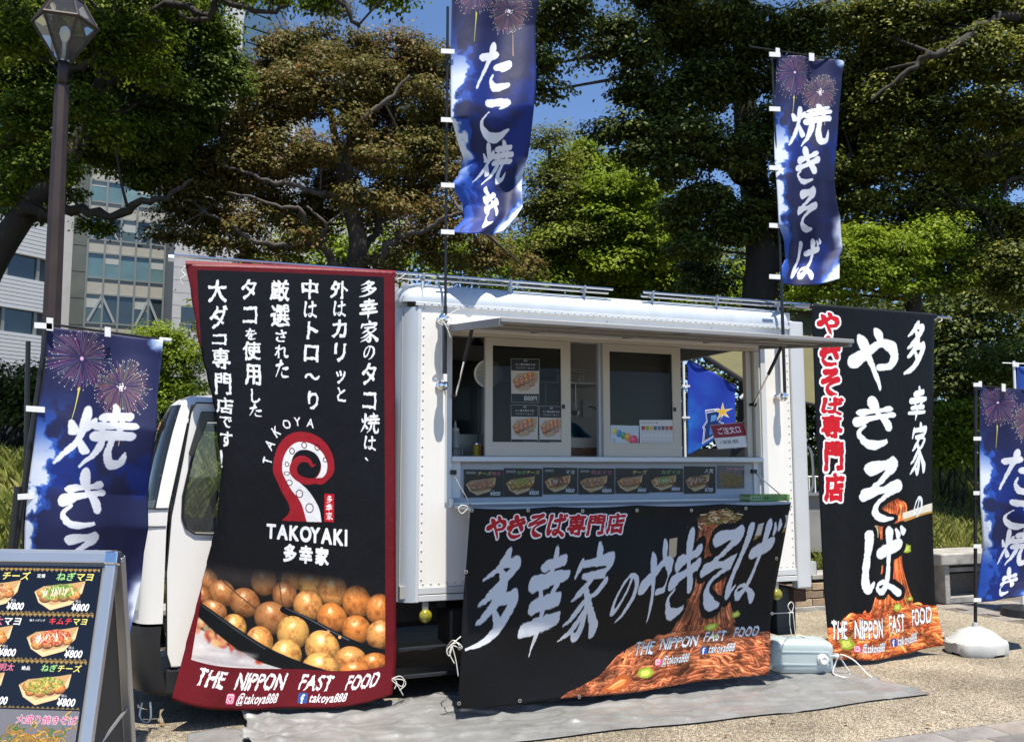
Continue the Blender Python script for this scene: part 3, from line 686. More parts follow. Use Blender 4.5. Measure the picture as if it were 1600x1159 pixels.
# pale tiled block behind the bronze tree
Ft, Lt = building_frame(259, 640, 58, .12)
tb_ = thing('tiled_building', 'pale grey tiled building with small square windows behind the bronze-leaved tree', 'building', (0, 0, 0), Ft)
MB(Ft).box((0, .12, 0), (Lt, 16, zat(300, 60))).build('wall', pm('tile_joint', (.22, .22, .21, 1), .8), tb_)
zt0 = zat(700, 58); nt_ = 0
wins = [(272, 300, 480, 506), (345, 395, 395, 425), (300, 330, 540, 565)]
tl = MB(Ft)
for j in range(24):
    for i in range(int(Lt/1.25)):
        x0 = i*1.25; z0 = zt0+j*.85
        if z0+.8 > zat(300, 60): continue
        if nt_ < 290 and x0 < Lt*.45: MB(Ft).box((x0+.015, .06, z0+.015), (x0+1.235, .13, z0+.835)).build('wall_tile', M_TILE, tb_, fix=False); nt_ += 1
        else: tl.box((x0+.015, .06, z0+.015), (x0+1.235, .13, z0+.835))
tag(tl.build('wall_tiles', M_TILE, tb_, fix=False), kind='stuff')
for (a, b, c, d) in wins:
    xa, xb = Lt*(a-259)/381, Lt*(b-259)/381
    w1 = MB(Ft).box((xa, 0, zat(d, 59)), (xb, .05, zat(c, 59))).build('window', M_GLS if a != 345 else M_SKYG, tb_)
    MB(Ft).box((xa-.08, -.02, zat(d, 59)-.1), (xb+.08, .055, zat(d, 59)-.01)).build('sill', M_MULL, w1)
# distant tower with blue glass and a pale slab
Fh, Lh = building_frame(332, 402, 150, 0)
tw_ = thing('glass_tower', 'distant tower with a sloping blue glass side and pale concrete edge, above the trees', 'building', (0, 0, 0), Fh)
s_ = Lh/70
def hz(p): return zat(p, 150)
m = MB(Fh); m.prism([(-3*s_, 0), (26*s_, 0), (26*s_, hz(22)), (34*s_, hz(-60)), (-3*s_, hz(-60))], 1, -.5, 14); m.build('concrete_core', M_WCLAD, tw_)
for k in range(9):
    zb, zt_ = hz(66-k*26+26*0), hz(66-(k+1)*26)
    xl = (30, 31, 34, 38, 40, 41, 42, 43, 44)[k]*s_; x2 = 75*s_-k*1.6*s_
    m = MB(Fh); m.prism([(25*s_, zb+.4), (x2, zb-1.2), (x2-1.4*s_, zt_-1.6), (xl, zt_)], 1, 0, 12); m.build('glass_panel', M_SKYG, tw_)
MB(Fh).box((25*s_, .5, 0), (74*s_, 12, hz(66))).build('lower_floors', M_SKYG, tw_)
m = MB(Fh); m.box((76*s_, 3, 0), (108*s_, 16, hz(47))); tag(m.build('pale_tower_block', M_WCLAD), 'plain pale concrete block beside the distant blue glass tower', 'building')

# ---------------------------------------------------------------- street lamp
M_LAMP = pm('brown_painted_steel', (.042, .028, .024, 1), .5, .2, var=.2, vscale=5, bump=.1)
def glass_mat(name, tint=(.9, .93, .93, 1), refl=.9, dirt=.04):
    m = bpy.data.materials.new(name); m.use_nodes = True; nt = m.node_tree; N = nt.nodes; Lk = nt.links
    t = N.new('ShaderNodeBsdfTransparent'); t.inputs[0].default_value = tint; gl = N.new('ShaderNodeBsdfGlossy'); gl.inputs['Roughness'].default_value = .02; gl.inputs[0].default_value = (refl,)*3+(1,)
    fr = N.new('ShaderNodeFresnel'); fr.inputs[0].default_value = 1.5; mx = N.new('ShaderNodeMixShader'); Lk.new(fr.outputs[0], mx.inputs[0]); Lk.new(t.outputs[0], mx.inputs[1]); Lk.new(gl.outputs[0], mx.inputs[2])
    df = N.new('ShaderNodeBsdfDiffuse'); df.inputs[0].default_value = (.6, .6, .58, 1); m2 = N.new('ShaderNodeMixShader'); m2.inputs[0].default_value = dirt; Lk.new(mx.outputs[0], m2.inputs[1]); Lk.new(df.outputs[0], m2.inputs[2])
    Lk.new(m2.outputs[0], N['Material Output'].inputs[0]); return m
M_GLASS = glass_mat('clear_glass'); M_GLASSD = glass_mat('tinted_glass', (.50, .52, .50, 1), .25, .01); M_GLASSL = glass_mat('lamp_glass', (.90, .93, .91, 1), .8, .05)
YL = 7.0; lb = wp(74, 727, YL); lb.z = 0
lamp = thing('street_lamp', 'tall brown street lamp with a faceted glass lantern, far left', 'street lamp', tuple(lb))
def lz(py): return CAM_H+(727-py)*YL/1400*1.0
ptop = wp(99, 98, YL); pmid = wp(97, 135, YL); pb = wp(84, 727, YL)
lt_ = Vector((ptop.x, lb.y, 0)); MB().tube([(lb.x, lb.y, 0), (lt_.x, lb.y, pmid.z)], [.085, .058], 8).build('pole', M_LAMP, lamp, smooth='auto')
MB().tube([(lt_.x, lb.y, pmid.z-.002), (lt_.x, lb.y, ptop.z+.02)], [.037, .037], 12).build('pole_neck', M_LAMP, lamp, smooth=True)
MB().tube([(lb.x, lb.y, 0), (lb.x, lb.y, .25)], [.12, .1], 8).build('base_collar', M_LAMP, lamp)
zc0, zc1, zc2 = ptop.z, wp(99, 40, YL).z, wp(99, 2, YL).z
rw, rt = .245, .125
def ringp(r, z, n=6, o=.3): return [Vector((lt_.x+r*math.cos(o+2*math.pi*k/n), lb.y+r*math.sin(o+2*math.pi*k/n), z)) for k in range(n)]
A_, B_, C_ = ringp(.05, zc0), ringp(rw, zc1), ringp(rt, zc2)
for k in range(6):
    k2 = (k+1) % 6
    MB().add([A_[k]*.97+B_[k]*.03, A_[k2]*.97+B_[k2]*.03, B_[k2]*.98+A_[k2]*.02, B_[k]*.98+A_[k]*.02], [(0, 1, 2, 3)]).build('glass_pane', M_GLASSL, lamp, fix=False)
    MB().add([B_[k], B_[k2], C_[k2], C_[k]], [(0, 1, 2, 3)]).build('glass_pane', M_GLASSL, lamp, fix=False)
    MB().tube([A_[k], B_[k]], .010, 6).build('frame_bar', M_LAMP, lamp); MB().tube([B_[k], B_[k2]], .015, 6).build('frame_bar', M_LAMP, lamp); MB().tube([B_[k], C_[k]], .011, 6).build('frame_bar', M_LAMP, lamp); MB().tube([C_[k], C_[k2]], .012, 6).build('frame_bar', M_LAMP, lamp)
MB().add([(lt_.x, lb.y, zc2+.02)]+[tuple(p+Vector((0, 0, .012))) for p in C_], [(0, k+1, (k+1) % 6+1) for k in range(6)]).build('lantern_cap', M_LAMP, lamp, fix=False)
MB().lathe((lt_.x, lb.y, zc0), [(.05, 0), (.05, .02), (.016, .025), (.016, .16), (.02, .17)], 12).build('lamp_holder', pm('pale_metal', (.5, .5, .5, 1), .4, .6), lamp, smooth='auto')
MB().lathe((lt_.x, lb.y, zc0+.17), [(.014, 0), (.03, .03), (.042, .07), (.036, .11), (.016, .135), (.001, .14)], 14).build('bulb', pm('frosted_bulb', (.72, .72, .68, 1), .3), lamp, smooth=True)
# ================================================================ THE FOOD TRUCK (truck frame: x to the rear, y inwards, z up)
M_WHITE = pm('white_body_paint', (.80, .79, .765, 1), .32, coat=.4, var=.02, vscale=2)
M_PANEL = pm('white_side_panel', (.80, .775, .725, 1), .42, var=.05, vscale=7, bump=.05, bscale=3, stretch=(1.2, 1, .12))
M_ALU = pm('aluminium_profile', (.44, .485, .53, 1), .42, .12, var=.08, vscale=6, stretch=(1, 1, .1))
M_ALU2 = pm('painted_aluminium', (.62, .63, .63, 1), .4, .2, var=.05)
M_CREAM = pm('cream_window_frame', (.54, .50, .42, 1), .42, var=.03)
M_CHROME = pm('polished_steel', (.75, .75, .75, 1), .12, 1.0)
M_STEEL = pm('worn_steel', (.42, .42, .42, 1), .35, .8, var=.15, vscale=12)
M_BLK = pm('black_plastic', (.018, .018, .02, 1), .42, var=.2, vscale=8)
M_BLKG = pm('black_gloss_paint', (.012, .013, .015, 1), .22, coat=.3)
M_RUB = pm('tyre_rubber', (.02, .02, .02, 1), .75)
M_INT = pm('inner_wall_board', (.36, .355, .33, 1), .55, var=.05, vscale=2)
M_STRAP = pm('white_cloth_tape', (.75, .75, .73, 1), .7)
truck = thing('food_truck', 'white box-bodied food truck with a raised serving hatch along its side and cream sliding windows', 'food truck', (0, 0, 0), TF)
T = lambda: MB(TF)
BL, BW, ZB, ZT = 3.20, 1.86, .66, 2.79
OX0, OX1, OZ0, OZ1 = .335, 2.905, 1.615, 2.47          # window opening
# side panel: frame around openings; lower recess behind the menus
side = T()
side.prism([(.14, .752), (3.165, .752), (3.165, 2.655), (.14, 2.655)], 1, 0, .035, holes=[[(OX0, 1.30), (OX1, 1.30), (OX1, OZ1), (OX0, OZ1)]])
side.build('side_panel', M_PANEL, truck)
T().box((OX0+.002, .045, 1.30), (OX1-.002, .07, 1.56)).build('menu_backboard', pm('grey_inner_panel', (.42, .44, .47, 1), .5, var=.05), truck)
T().box((OX0+.002, .03, 1.33), (OX0+.1, .044, 1.60)).build('hatch_jamb', M_ALU2, truck); T().box((OX1-.08, .03, 1.33), (OX1-.002, .044, 1.60)).build('hatch_jamb', M_ALU2, truck)
for nm, a, b in (('box_floor', (0.02, .02, .68), (3.18, BW-.02, .76)), ('box_roof', (.03, .05, 2.70), (3.18, BW-.05, 2.775)), ('back_wall', (.05, BW-.05, .76), (3.16, BW-.005, 2.7)), ('front_wall', (.02, .05, .76), (.055, BW-.05, 2.7))):
    T().box(a, b).build(nm, M_INT if 'wall' in nm or 'floor' in nm else M_WHITE, truck)
rw_ = T(); rw_.prism([(.04, .76), (BW-.04, .76), (BW-.04, 2.7), (.04, 2.7)], 0, 3.15, 3.185, holes=[[(.22, .80), (1.74, .80), (1.74, 2.55), (.22, 2.55)]]); rw_.build('rear_wall', M_INT, truck)
T().box((3.12, 1.745, .8), (3.149, 1.79, 2.55)).build('door_jamb', M_ALU, truck)
T().box((OX0, .036, 1.56), (OX1, .5, OZ0-.001)).build('window_ledge', M_INT, truck)
# corner profiles and rails
def corner(x0, x1, z0, z1, nm):                    # rounded vertical corner at the front end of the box
    m = T(); n = 8; pr = []
    for k in range(n+1):
        a = math.pi/2*k/n; pr.append((.14-.14*math.sin(a), .14-.14*math.cos(a)-.006))
    for z in (z0, z1): m.v += [(p[0], p[1], z) for p in pr]+[(p[0]+.012 if k == n else p[0], p[1]+.02, z) for k, p in enumerate(pr)]
    L_ = 2*(n+1)
    for k in range(n): m.f.append((k, k+1, L_+k+1, L_+k)); m.f.append((n+1+k, L_+n+1+k, L_+n+2+k, n+2+k))
    m.f += [tuple(range(n+1))+tuple(reversed(range(n+1, L_))), tuple(L_+k for k in reversed(range(n+1)))+tuple(L_+k for k in range(n+1, L_))]
    return m.build(nm, M_ALU, truck, smooth='auto')
corner(0, .14, .655, 2.62, 'corner_post')
T().box((.118, -.006, .66), (.139, .02, 2.64)).build('corner_trim', M_ALU2, truck)
m = T(); n = 10; xs_ = [0.0, .03, .10, 3.0, 3.19]; R0 = .15        # rounded roof rail, its end swept round
rows = []
for x, k_ in ((.0, .45), (.02, .72), (.06, .9), (.12, 1.0), (3.16, 1.0)):
    row = []
    for k in range(n+1):
        a = math.pi/2*k/n; row.append((x, -.012+(1-k_)*.12+R0*(1-math.cos(a)), 2.655+(R0*math.sin(a))*k_))
    rows.append(row)
for r in rows: m.v += r
for j in range(len(rows)-1):
    for k in range(n): a = j*(n+1)+k; m.f.append((a, a+1, a+n+2, a+n+1))
m.f.append(tuple(k for k in range(n+1))); m.f.append(tuple((len(rows)-1)*(n+1)+k for k in reversed(range(n+1))))
m.build('roof_rail_profile', M_ALU, truck, smooth='auto')
T().box((.10, -.014, 2.628), (3.17, .02, 2.656)).build('rivet_flange', M_ALU2, truck, bevel=.003)
T().box((.14, -.010, 2.656), (.152, .02, 2.80)).build('rail_joint', M_ALU2, truck)
T().box((.14, -.012, .66), (3.2, .02, .700)).build('bottom_rail', M_ALU2, truck, bevel=.003); T().box((.14, -.008, .706), (3.2, .02, .750)).build('bottom_rail', M_ALU2, truck, bevel=.003)
T().box((3.168, -.022, .60), (3.30, .06, 2.70)).build('rear_post', M_ALU2, truck, bevel=.012)
T().box((3.17, .061, .66), (3.235, 1.9, .76)).build('rear_sill', M_ALU2, truck, bevel=.006)
T().box((3.17, .061, 2.62), (3.24, BW-.03, 2.78)).build('rear_header', M_ALU2, truck, bevel=.006)
rv = T()
def rivet(x, z, y=0.0, r=.0065): rv.lathe((x, y, z), [(r, 0), (r*.8, .003), (r*.3, .0045)], 6, (0, -1, 0))
for k in range(30): rivet(.158, .80+k*.0625)
for k in range(29): rivet(3.145, .80+k*.0625)
for k in range(60): rivet(.16+k*.051, 2.642, -.014)
for k in range(14): rivet(.17+k*.055, .772); rivet(3.14-k*.055, .772)
for k in range(3):
    for x in (1.55, 2.45): rivet(x, 2.50+k*.05)
tag(rv.build('rivets', M_STEEL, truck, fix=False, smooth=True), kind='stuff')
# roof bars (two polished tubes each, with clamps), tied along the roof edge
for (xa, xb) in ((-1.46, 1.61), (1.87, 3.55)):
    rb = T(); rb.tube([(xa, .02, 2.848), (xb, .02, 2.852)], .010, 10); r_ = rb.build('roof_bar', M_CHROME, truck, smooth='auto')
    rb = T(); rb.tube([(max(xa, -.0), .055, 2.825), (xb-.02, .055, 2.828)], .009, 10); rb.build('roof_bar', M_CHROME, truck, smooth='auto')
for x in (.16, .80, 1.38, 1.95, 2.52, 3.1):
    T().box((x-.008, .004, 2.815), (x+.008, .068, 2.862)).build('bar_clamp', M_STEEL, truck, bevel=.005)
    T().tube([(x, .03, 2.775), (x, .03, 2.83)], .01, 8).build('bar_foot', M_STEEL, truck)
# pole sockets on the side
for x in (.27, 3.03):
    for z in (2.535, 2.083):
        if x > 3 and z > 2.5: continue
        k = T(); k.lathe((x, 0, z), [(.028, 0), (.028, .012), (.014, .02), (.014, .045), (.026, .055), (.036, .075), (.036, .10), (.024, .115), (.001, .118)], 16, (0, -1, 0)); k.build('pole_bracket', M_CHROME, truck, smooth='auto')
    T().tube([(x+.005, -.045, 2.09), (x+.005, -.045, 2.60)], .008, 8).build('bracket_rod', M_STEEL, truck, smooth='auto')
# raised hatch: a panel hinged at the head of the opening
hw0, hw1 = OX0+.0, OX1-.05; ho, hz0, hz1 = -1.04, 2.485, 2.375
M_HATCH = pm('hatch_underside', (.25, .24, .22, 1), .6, var=.05)
M_HEDGE = pm('grey_hatch_edge', (.26, .26, .255, 1), .5)
ht = T(); d = Vector((0, ho, hz1-hz0)); u_ = Vector((0, -(hz1-hz0), ho)).normalized()*-1
def hp(x, t, k): p = Vector((0, -.02, hz0))+d*t+Vector((0, 0, 1))*k; return (x, p.y, p.z)
hm = T(); hm.v += [hp(hw0, 0, 0), hp(hw1, 0, 0), hp(hw1, 1, 0), hp(hw0, 1, 0), hp(hw0, 0, .022), hp(hw1, 0, .022), hp(hw1, 1, .022), hp(hw0, 1, .022)]
hm.f += [(0, 1, 2, 3), (7, 6, 5, 4), (0, 4, 5, 1), (1, 5, 6, 2), (2, 6, 7, 3), (3, 7, 4, 0)]
hatch = hm.build('serving_hatch', M_HATCH, truck)
def hbar(x0, t0, x1, t1, w, h, k): a = Vector(hp(x0, t0, k)); b = Vector(hp(x1, t1, k)); return T().bar(a, b, w, h)
hbar(hw0-.01, 1.0, hw1+.01, 1.0, .020, .028, .008).build('hatch_edge', M_HEDGE, hatch, bevel=.004)
hbar(hw0, .03, hw0, .985, .03, .05, -.004).build('hatch_edge', M_HEDGE, hatch, bevel=.004); hbar(hw1, .03, hw1, .985, .03, .05, -.004).build('hatch_edge', M_HEDGE, hatch, bevel=.004)
for t in (.4, .72): hbar(hw0+.05, t, hw1-.05, t, .04, .012, -.008).build('hatch_stiffener', M_HATCH, hatch)
for x in (.9, 1.62, 2.3): hbar(x, .1, x, .93, .02, .01, -.006).build('hatch_stiffener', M_HATCH, hatch)
T().box((OX0-.015, -.055, 2.475), (OX1+.02, .0, 2.518)).build('hatch_hinge', M_ALU2, truck, bevel=.006)
for x in (hw0+.04, hw1-.07):
    a = Vector((x, -.05, 2.02)); b = Vector(hp(x+(.02 if x < 1 else .06), .30 if x < 1 else .30, -.01)); mdl = a+(b-a)*.52
    s1 = T().tube([a, mdl], .007, 8).build('gas_strut', M_CHROME, truck, smooth='auto'); T().tube([mdl, b], .013, 10).build('strut_barrel', M_BLK, s1, smooth='auto')
    T().lathe((x, 0, 2.02), [(.012, 0), (.012, .05), (.018, .052), (.018, .062)], 10, (0, -1, 0)).build('strut_mount', M_BLK, truck)
# opening trim, ledge and sliding windows
T().box((OX0-.02, -.012, 1.30), (OX0+.025, .034, OZ1)).build('opening_jamb', M_ALU2, truck, bevel=.003); T().box((OX1-.02, -.012, 1.30), (OX1+.025, .034, OZ1)).build('opening_jamb', M_ALU2, truck, bevel=.003)
T().box((OX0+.026, -.03, 1.575), (OX1-.021, .06, 1.612)).build('window_sill', M_ALU2, truck, bevel=.005)
T().box((OX0+.026, .005, OZ1-.028), (OX1-.021, .07, OZ1+.02)).build('window_head', M_CREAM, truck, bevel=.003)
T().box((OX1-.075, .0, 1.613), (OX1-.021, .06, OZ1-.03)).build('window_post', M_CREAM, truck, bevel=.004); T().box((OX1-.13, .03, 1.613), (OX1-.08, .075, OZ1-.03)).build('window_post', M_CREAM, truck, bevel=.004)
for (xa, xb, yo) in ((.605, 1.255, .004), (1.515, 2.17, .004)):
    z0, z1 = 1.613, OZ1-.03
    f = T(); st = .055
    f.prism([(xa, z0), (xb, z0), (xb, z1), (xa, z1)], 1, yo, yo+.035, holes=[[(xa+st, z0+.10), (xb-st-.02, z0+.10), (xb-st-.02, z1-.055), (xa+st, z1-.055)]])
    w_ = f.build('sliding_window', M_CREAM, truck, bevel=.003)
    T().box((xa+st-.005, yo+.014, z0+.095), (xb-st-.015, yo+.018, z1-.05)).build('pane', M_GLASSD, w_)
    T().box((xb-st-.02, yo+.004, z0+.10), (xb-st-.006, yo+.03, z1-.055)).build('seal', M_BLK, w_)
    T().box((xb-st-.016, yo-.006, z0+.34), (xb-st+.006, yo+.004, z0+.37)).build('latch', M_BLK, w_)
T().box((1.256, .045, 1.613), (1.27, .075, OZ1-.03)).build('window_track', M_BLK, truck); T().box((1.49, .03, 1.613), (1.512, .07, OZ1-.03)).build('window_track', M_ALU, truck)
# fold-down counter with brackets
ct = T(); ct.box((.36, -.44, 1.265), (2.80, -.015, 1.288)); ct.build('fold_down_counter', pm('counter_grey', (.40, .41, .43, 1), .35, .3, var=.08), truck, bevel=.004)
T().box((.34, -.458, 1.225), (2.78, -.441, 1.268)).build('counter_edge', M_ALU, truck, bevel=.004)
for x in (.37, 2.79):
    T().tube([(x, -.02, 1.50), (x, -.42, 1.29)], .004, 6).build('counter_stay', M_CHROME, truck)
    T().box((x-.03, -.06, 1.27), (x-.012, -.0, 1.33)).build('counter_bracket', M_ALU2, truck); T().box((x-.02, -.03, 1.49), (x+.02, .0, 1.52)).build('stay_mount', M_BLK, truck)
# interior fittings
T().box((.07, 1.0, .77), (1.05, 1.78, 1.78)).build('kitchen_unit', pm('white_kitchen_unit', (.62, .61, .57, 1), .45), truck, bevel=.006)
T().box((.06, .5, 1.62), (1.5, .995, 1.78)).build('worktop', pm('stainless_worktop', (.5, .5, .48, 1), .3, .7), truck)
T().box((.40, 1.05, 1.785), (1.06, 1.79, 2.40)).build('fridge', M_BLKG, truck, bevel=.01)
T().box((1.0, 1.45, 2.28), (2.25, 1.80, 2.295)).build('wire_shelf', M_STEEL, truck)
for k in range(7): T().tube([(1.0+k*.2, 1.45, 2.295), (1.0+k*.2, 1.45, 2.37)], .004, 6).build('shelf_rail', M_STEEL, truck)
T().tube([(1.0, 1.45, 2.37), (2.25, 1.45, 2.37)], .004, 6).build('shelf_rail', M_STEEL, truck)
for x in (.95, 1.15, 1.35): T().lathe((x, 1.2, 2.55), [(.02, .12), (.025, .05), (.06, 0), (.055, 0)], 12).build('spotlight', M_BLK, truck, smooth='auto')
T().tube([(.8, 1.2, 2.66), (1.5, 1.2, 2.66)], .012, 8).build('light_track', M_BLK, truck)
for x in (2.05, 2.2): T().box((x, BW-.062, 2.0), (x+.1, BW-.051, 2.16)).build('socket_plate', pm('socket_plastic', (.4, .4, .38, 1), .5), truck, bevel=.004)
T().tube(catmull([(2.25, BW-.09, 2.1), (2.32, BW-.1, 2.08), (2.37, BW-.1, 1.95), (2.40, BW-.1, 1.6), (2.38, BW-.1, 1.3)], 5), .006, 6).build('power_cord', M_BLK, truck)
# underside
T().box((-1.2, .45, .46), (3.3, .55, .60)).build('chassis_rail', M_BLK, truck); T().box((-1.2, 1.3, .46), (3.3, 1.4, .60)).build('chassis_rail', M_BLK, truck)
for x in (.3, 1.0, 1.7, 2.4, 3.0): T().box((x, .1, .60), (x+.06, 1.76, .655)).build('cross_member', M_BLK, truck)
T().box((.4, .14, .32), (1.1, .44, .58)).build('battery_box', M_BLK, truck, bevel=.02); T().box((1.2, .2, .30), (1.8, .44, .56)).build('fuel_tank', M_BLKG, truck, bevel=.05)
T().box((-.1, .2, .15), (2.9, 1.7, .2)).build('underbody_tray', M_BLK, truck)
for z in (.364, .19): T().tube([(.02, .03, z-.01), (.12, -.005, z), (1.9, -.005, z+.01)], .013, 10).build('side_guard', M_BLKG, truck, smooth='auto')
for x in (.6, 1.8): T().box((x, .02, .15), (x+.03, .06, .6)).build('guard_bracket', M_BLK, truck)
for x in (.19, 2.98):
    T().box((x-.02, -.0, .60), (x+.02, .03, .655)).build('lamp_bracket', M_STEEL, truck)
    T().lathe((x, .0, .565), [(.034, -.02), (.044, .0), (.044, .01), (.036, .024), (.016, .034), (.001, .036)], 18, (0, -1, 0)).build('marker_lamp', pm('yellow_lens', (.34, .30, .02, 1), .12, coat=.6, spec=.8, trans=.3), truck, smooth='auto')
def wheel(x, y0, y1):
    w_ = T(); c = (x, (y0+y1)/2, .34); h = (y1-y0)/2
    w_.lathe(c, [(.2, -h), (.31, -h), (.34, -h*.7), (.34, h*.7), (.31, h), (.2, h)], 28, (0, 1, 0)); o = w_.build('wheel', M_RUB, truck, smooth='auto')
    r = T(); r.lathe(c, [(.02, -h*.3), (.07, -h*.5), (.08, -h*.2), (.16, -h*.1), (.19, -h*.9), (.21, -h*.9), (.21, h*.8), (.05, h*.5)], 24, (0, 1, 0)); r.build('rim', M_STEEL, o, smooth='auto')
for y in (.16, 1.5): wheel(-.82, y, y+.2)
for y in (.14, .36, 1.3, 1.52): wheel(2.25, y, y+.18)
T().box((2.9, .10, .10), (2.96, .50, .60)).build('mudguard', M_BLK, truck); T().box((3.10, .16, .22), (3.28, .40, .58)).build('rear_locker', pm('dark_grey_locker', (.05, .055, .055, 1), .6), truck, bevel=.01)
T().box((3.22, .1, .48), (3.34, 1.78, .58)).build('rear_bumper', pm('rusty_bumper', (.09, .05, .035, 1), .8, var=.5, vscale=12), truck, bevel=.008)
T().box((3.302, -.01, .70), (3.36, .03, .8)).build('door_hinge', M_ALU2, truck)
# opened rear door with its white grab handle
rd = T().box((3.31, .10, .80), (3.36, .62, 2.5)).build('rear_door', M_ALU2, truck) if False else None
gh = T().tube(catmull([(3.33, .10, 1.34), (3.36, .02, 1.36), (3.365, .0, 1.5), (3.36, .02, 1.68), (3.33, .10, 1.70)], 5), .011, 8).build('grab_handle', M_WHITE, truck, smooth=True)

# ---------------------------------------------------------------- cab
Y0, YW = .09, 1.62; YC = Y0+YW/2
def plan(sS, sF, inset=0.0, n=14, rear=None, far=True):
    """half outline from the near side round the nose to the far side"""
    out = []; a = sS-sF; b = YW/2-inset
    for k in range(n+1):
        t = math.pi/2*k/n; out.append((sS-a*math.sin(t)**.62, Y0+inset+b*(1-math.cos(t)**.62)))
    mir = [(x, 2*YC-y) for x, y in reversed(out[:-1])]
    out = out+mir
    if rear is not None: out = [(rear, Y0+inset)]+out+[(rear, 2*YC-Y0-inset)]
    return out
def skin(levels, mat, nm, parent, i0=0, i1=None, rear=False, cap=False, smooth='auto'):
    m = T(); L_ = []
    for (z, sS, sF, ins) in levels:
        p = plan(sS, sF, ins, rear=-.14 if rear else None); p = p[i0:(i1 if i1 else len(p))]; L_.append(len(m.v)); m.v += [(x, y, z) for x, y in p]; npt = len(p)
    for j in range(len(levels)-1):
        for k in range(npt-1): m.f.append((L_[j]+k, L_[j]+k+1, L_[j+1]+k+1, L_[j+1]+k))
        if rear: m.f.append((L_[j]+npt-1, L_[j], L_[j+1], L_[j+1]+npt-1))
    if cap: m.f.append(tuple(L_[-1]+k for k in range(npt)))
    return m.build(nm, mat, parent, smooth=smooth)
seam = lambda z: -1.425+max(0, z-1.25)*.17+max(0, .5-z)*.1
skin([(.60, seam(.6), -1.64, 0), (.9, seam(.9), -1.645, 0), (1.15, seam(1.15), -1.635, 0), (1.285, seam(1.285), -1.62, 0)], M_WHITE, 'nose_panel', truck)
nn = 29
ws = [(1.29, seam(1.29), -1.60, .0), (1.45, seam(1.45), -1.58, .01), (1.6, seam(1.6), -1.555, .02), (1.75, seam(1.75), -1.52, .03), (1.88, seam(1.88), -1.475, .04), (1.93, seam(1.93), -1.45, .045)]
skin(ws, M_WHITE, 'pillar', truck, 0, 3); skin(ws, M_WHITE, 'pillar', truck, nn-3, nn)
M_WSC = glass_mat('windscreen_glass', (.30, .34, .34, 1), 1.0, .02)
skin([(z, s, f+.004, i) for z, s, f, i in ws], M_WSC, 'windscreen', truck, 2, nn-2)
skin([(1.93, seam(1.93), -1.45, .045), (1.965, seam(1.93)+.02, -1.41, .06), (1.99, seam(1.93)+.06, -1.35, .10), (2.005, seam(1.93)+.16, -1.22, .2), (2.012, -.9, -1.0, .4)], M_WHITE, 'cab_roof', truck, rear=True, cap=True)
skin([(.585, seam(.6)-.006, -1.652, -.006), (.50, seam(.5)-.01, -1.665, -.012), (.33, seam(.35)-.01, -1.66, -.012), (.20, seam(.3)+.02, -1.62, .0), (.17, seam(.3)+.04, -1.56, .03)], M_BLK, 'front_bumper', truck)
sx = T(); sx.box((-1.40, Y0-.004, .17), (-.14, Y0+.06, .335)); sx.build('side_step', M_BLK, truck, bevel=.02)
# doors: panel with a window hole, both sides
dprof = [(-1.395, .42), (-1.37, .345), (-1.33, .34), (-1.06, .34), (-1.04, .60), (-.98, .70), (-.86, .76), (-.74, .76), (-.60, .70), (-.54, .6), (-.52, .34), (-.16, .34), (-.145, 1.9), (-.2, 1.94), (-1.28, 1.94), (-1.31, 1.88), (-1.345, 1.6), (-1.40, 1.25), (-1.415, .9)]
whole = [(-1.235, 1.86), (-1.30, 1.55), (-1.335, 1.36), (-1.335, 1.24), (-1.31, 1.17), (-1.26, 1.135), (-1.18, 1.13), (-.55, 1.13), (-.5, 1.18), (-.5, 1.8), (-.55, 1.86)]
for (ya, yb, nm) in ((Y0-.002, Y0+.03, 'near'), (2*YC-Y0-.03, 2*YC-Y0+.002, 'far')):
    d_ = T(); d_.prism(dprof, 1, ya, yb, holes=[whole]); dr = d_.build('door', M_WHITE, truck, bevel=.008)
    gm = T(); ym = (ya+yb)/2; gm.prism([(x*1.0, z) for x, z in whole], 1, ym-.002, ym+.002); gm.build('door_window', M_GLASS, dr)
    sl = T(); yo = ya-.004 if nm == 'near' else yb+.004
    loop = whole+[whole[0]]; sl.tube([(x, yo, z) for x, z in loop], .010, 6); sl.build('window_seal', M_BLK, dr)
    vs_ = T(); vs_.prism([(-1.25, 1.885), (-1.315, 1.62), (-1.29, 1.60), (-1.21, 1.82), (-.5, 1.82), (-.5, 1.885)], 1, (yo-.03 if nm == 'near' else yo), (yo if nm == 'near' else yo+.03)); vs_.build('rain_visor', pm('smoked_visor', (.03, .028, .026, 1), .2), dr, bevel=.004)
    T().tube([(x, yo+(.003 if nm == 'near' else -.003), z) for x, z in dprof[12:]+dprof[:3]], .005, 6).build('door_seam', M_BLK, dr)
    T().box((-.34, yo-.03 if nm == 'near' else yo, 1.02), (-.2, yo if nm == 'near' else yo+.03, 1.055)).build('door_handle', M_BLK, dr, bevel=.008)
T().box((-.16, Y0+.04, .5), (-.12, 2*YC-Y0-.04, 1.15)).build('cab_back_panel', M_WHITE, truck); T().box((-1.38, Y0+.06, .5), (-.16, 2*YC-Y0-.06, .6)).build('cab_floor', M_BLK, truck)
T().box((-1.5, .2, .9), (-1.3, 1.6, 1.2)).build('dashboard', M_BLK, truck, bevel=.03)
for y in (.3, 1.0): 
    s0 = T(); s0.box((-.85, y, .75), (-.4, y+.5, .92)); s0.box((-.5, y, .92), (-.36, y+.5, 1.42)); s0.box((-.49, y+.14, 1.43), (-.40, y+.36, 1.6)); s0.build('seat', pm('grey_seat_cloth', (.10, .10, .10, 1), .9), truck, bevel=.03)
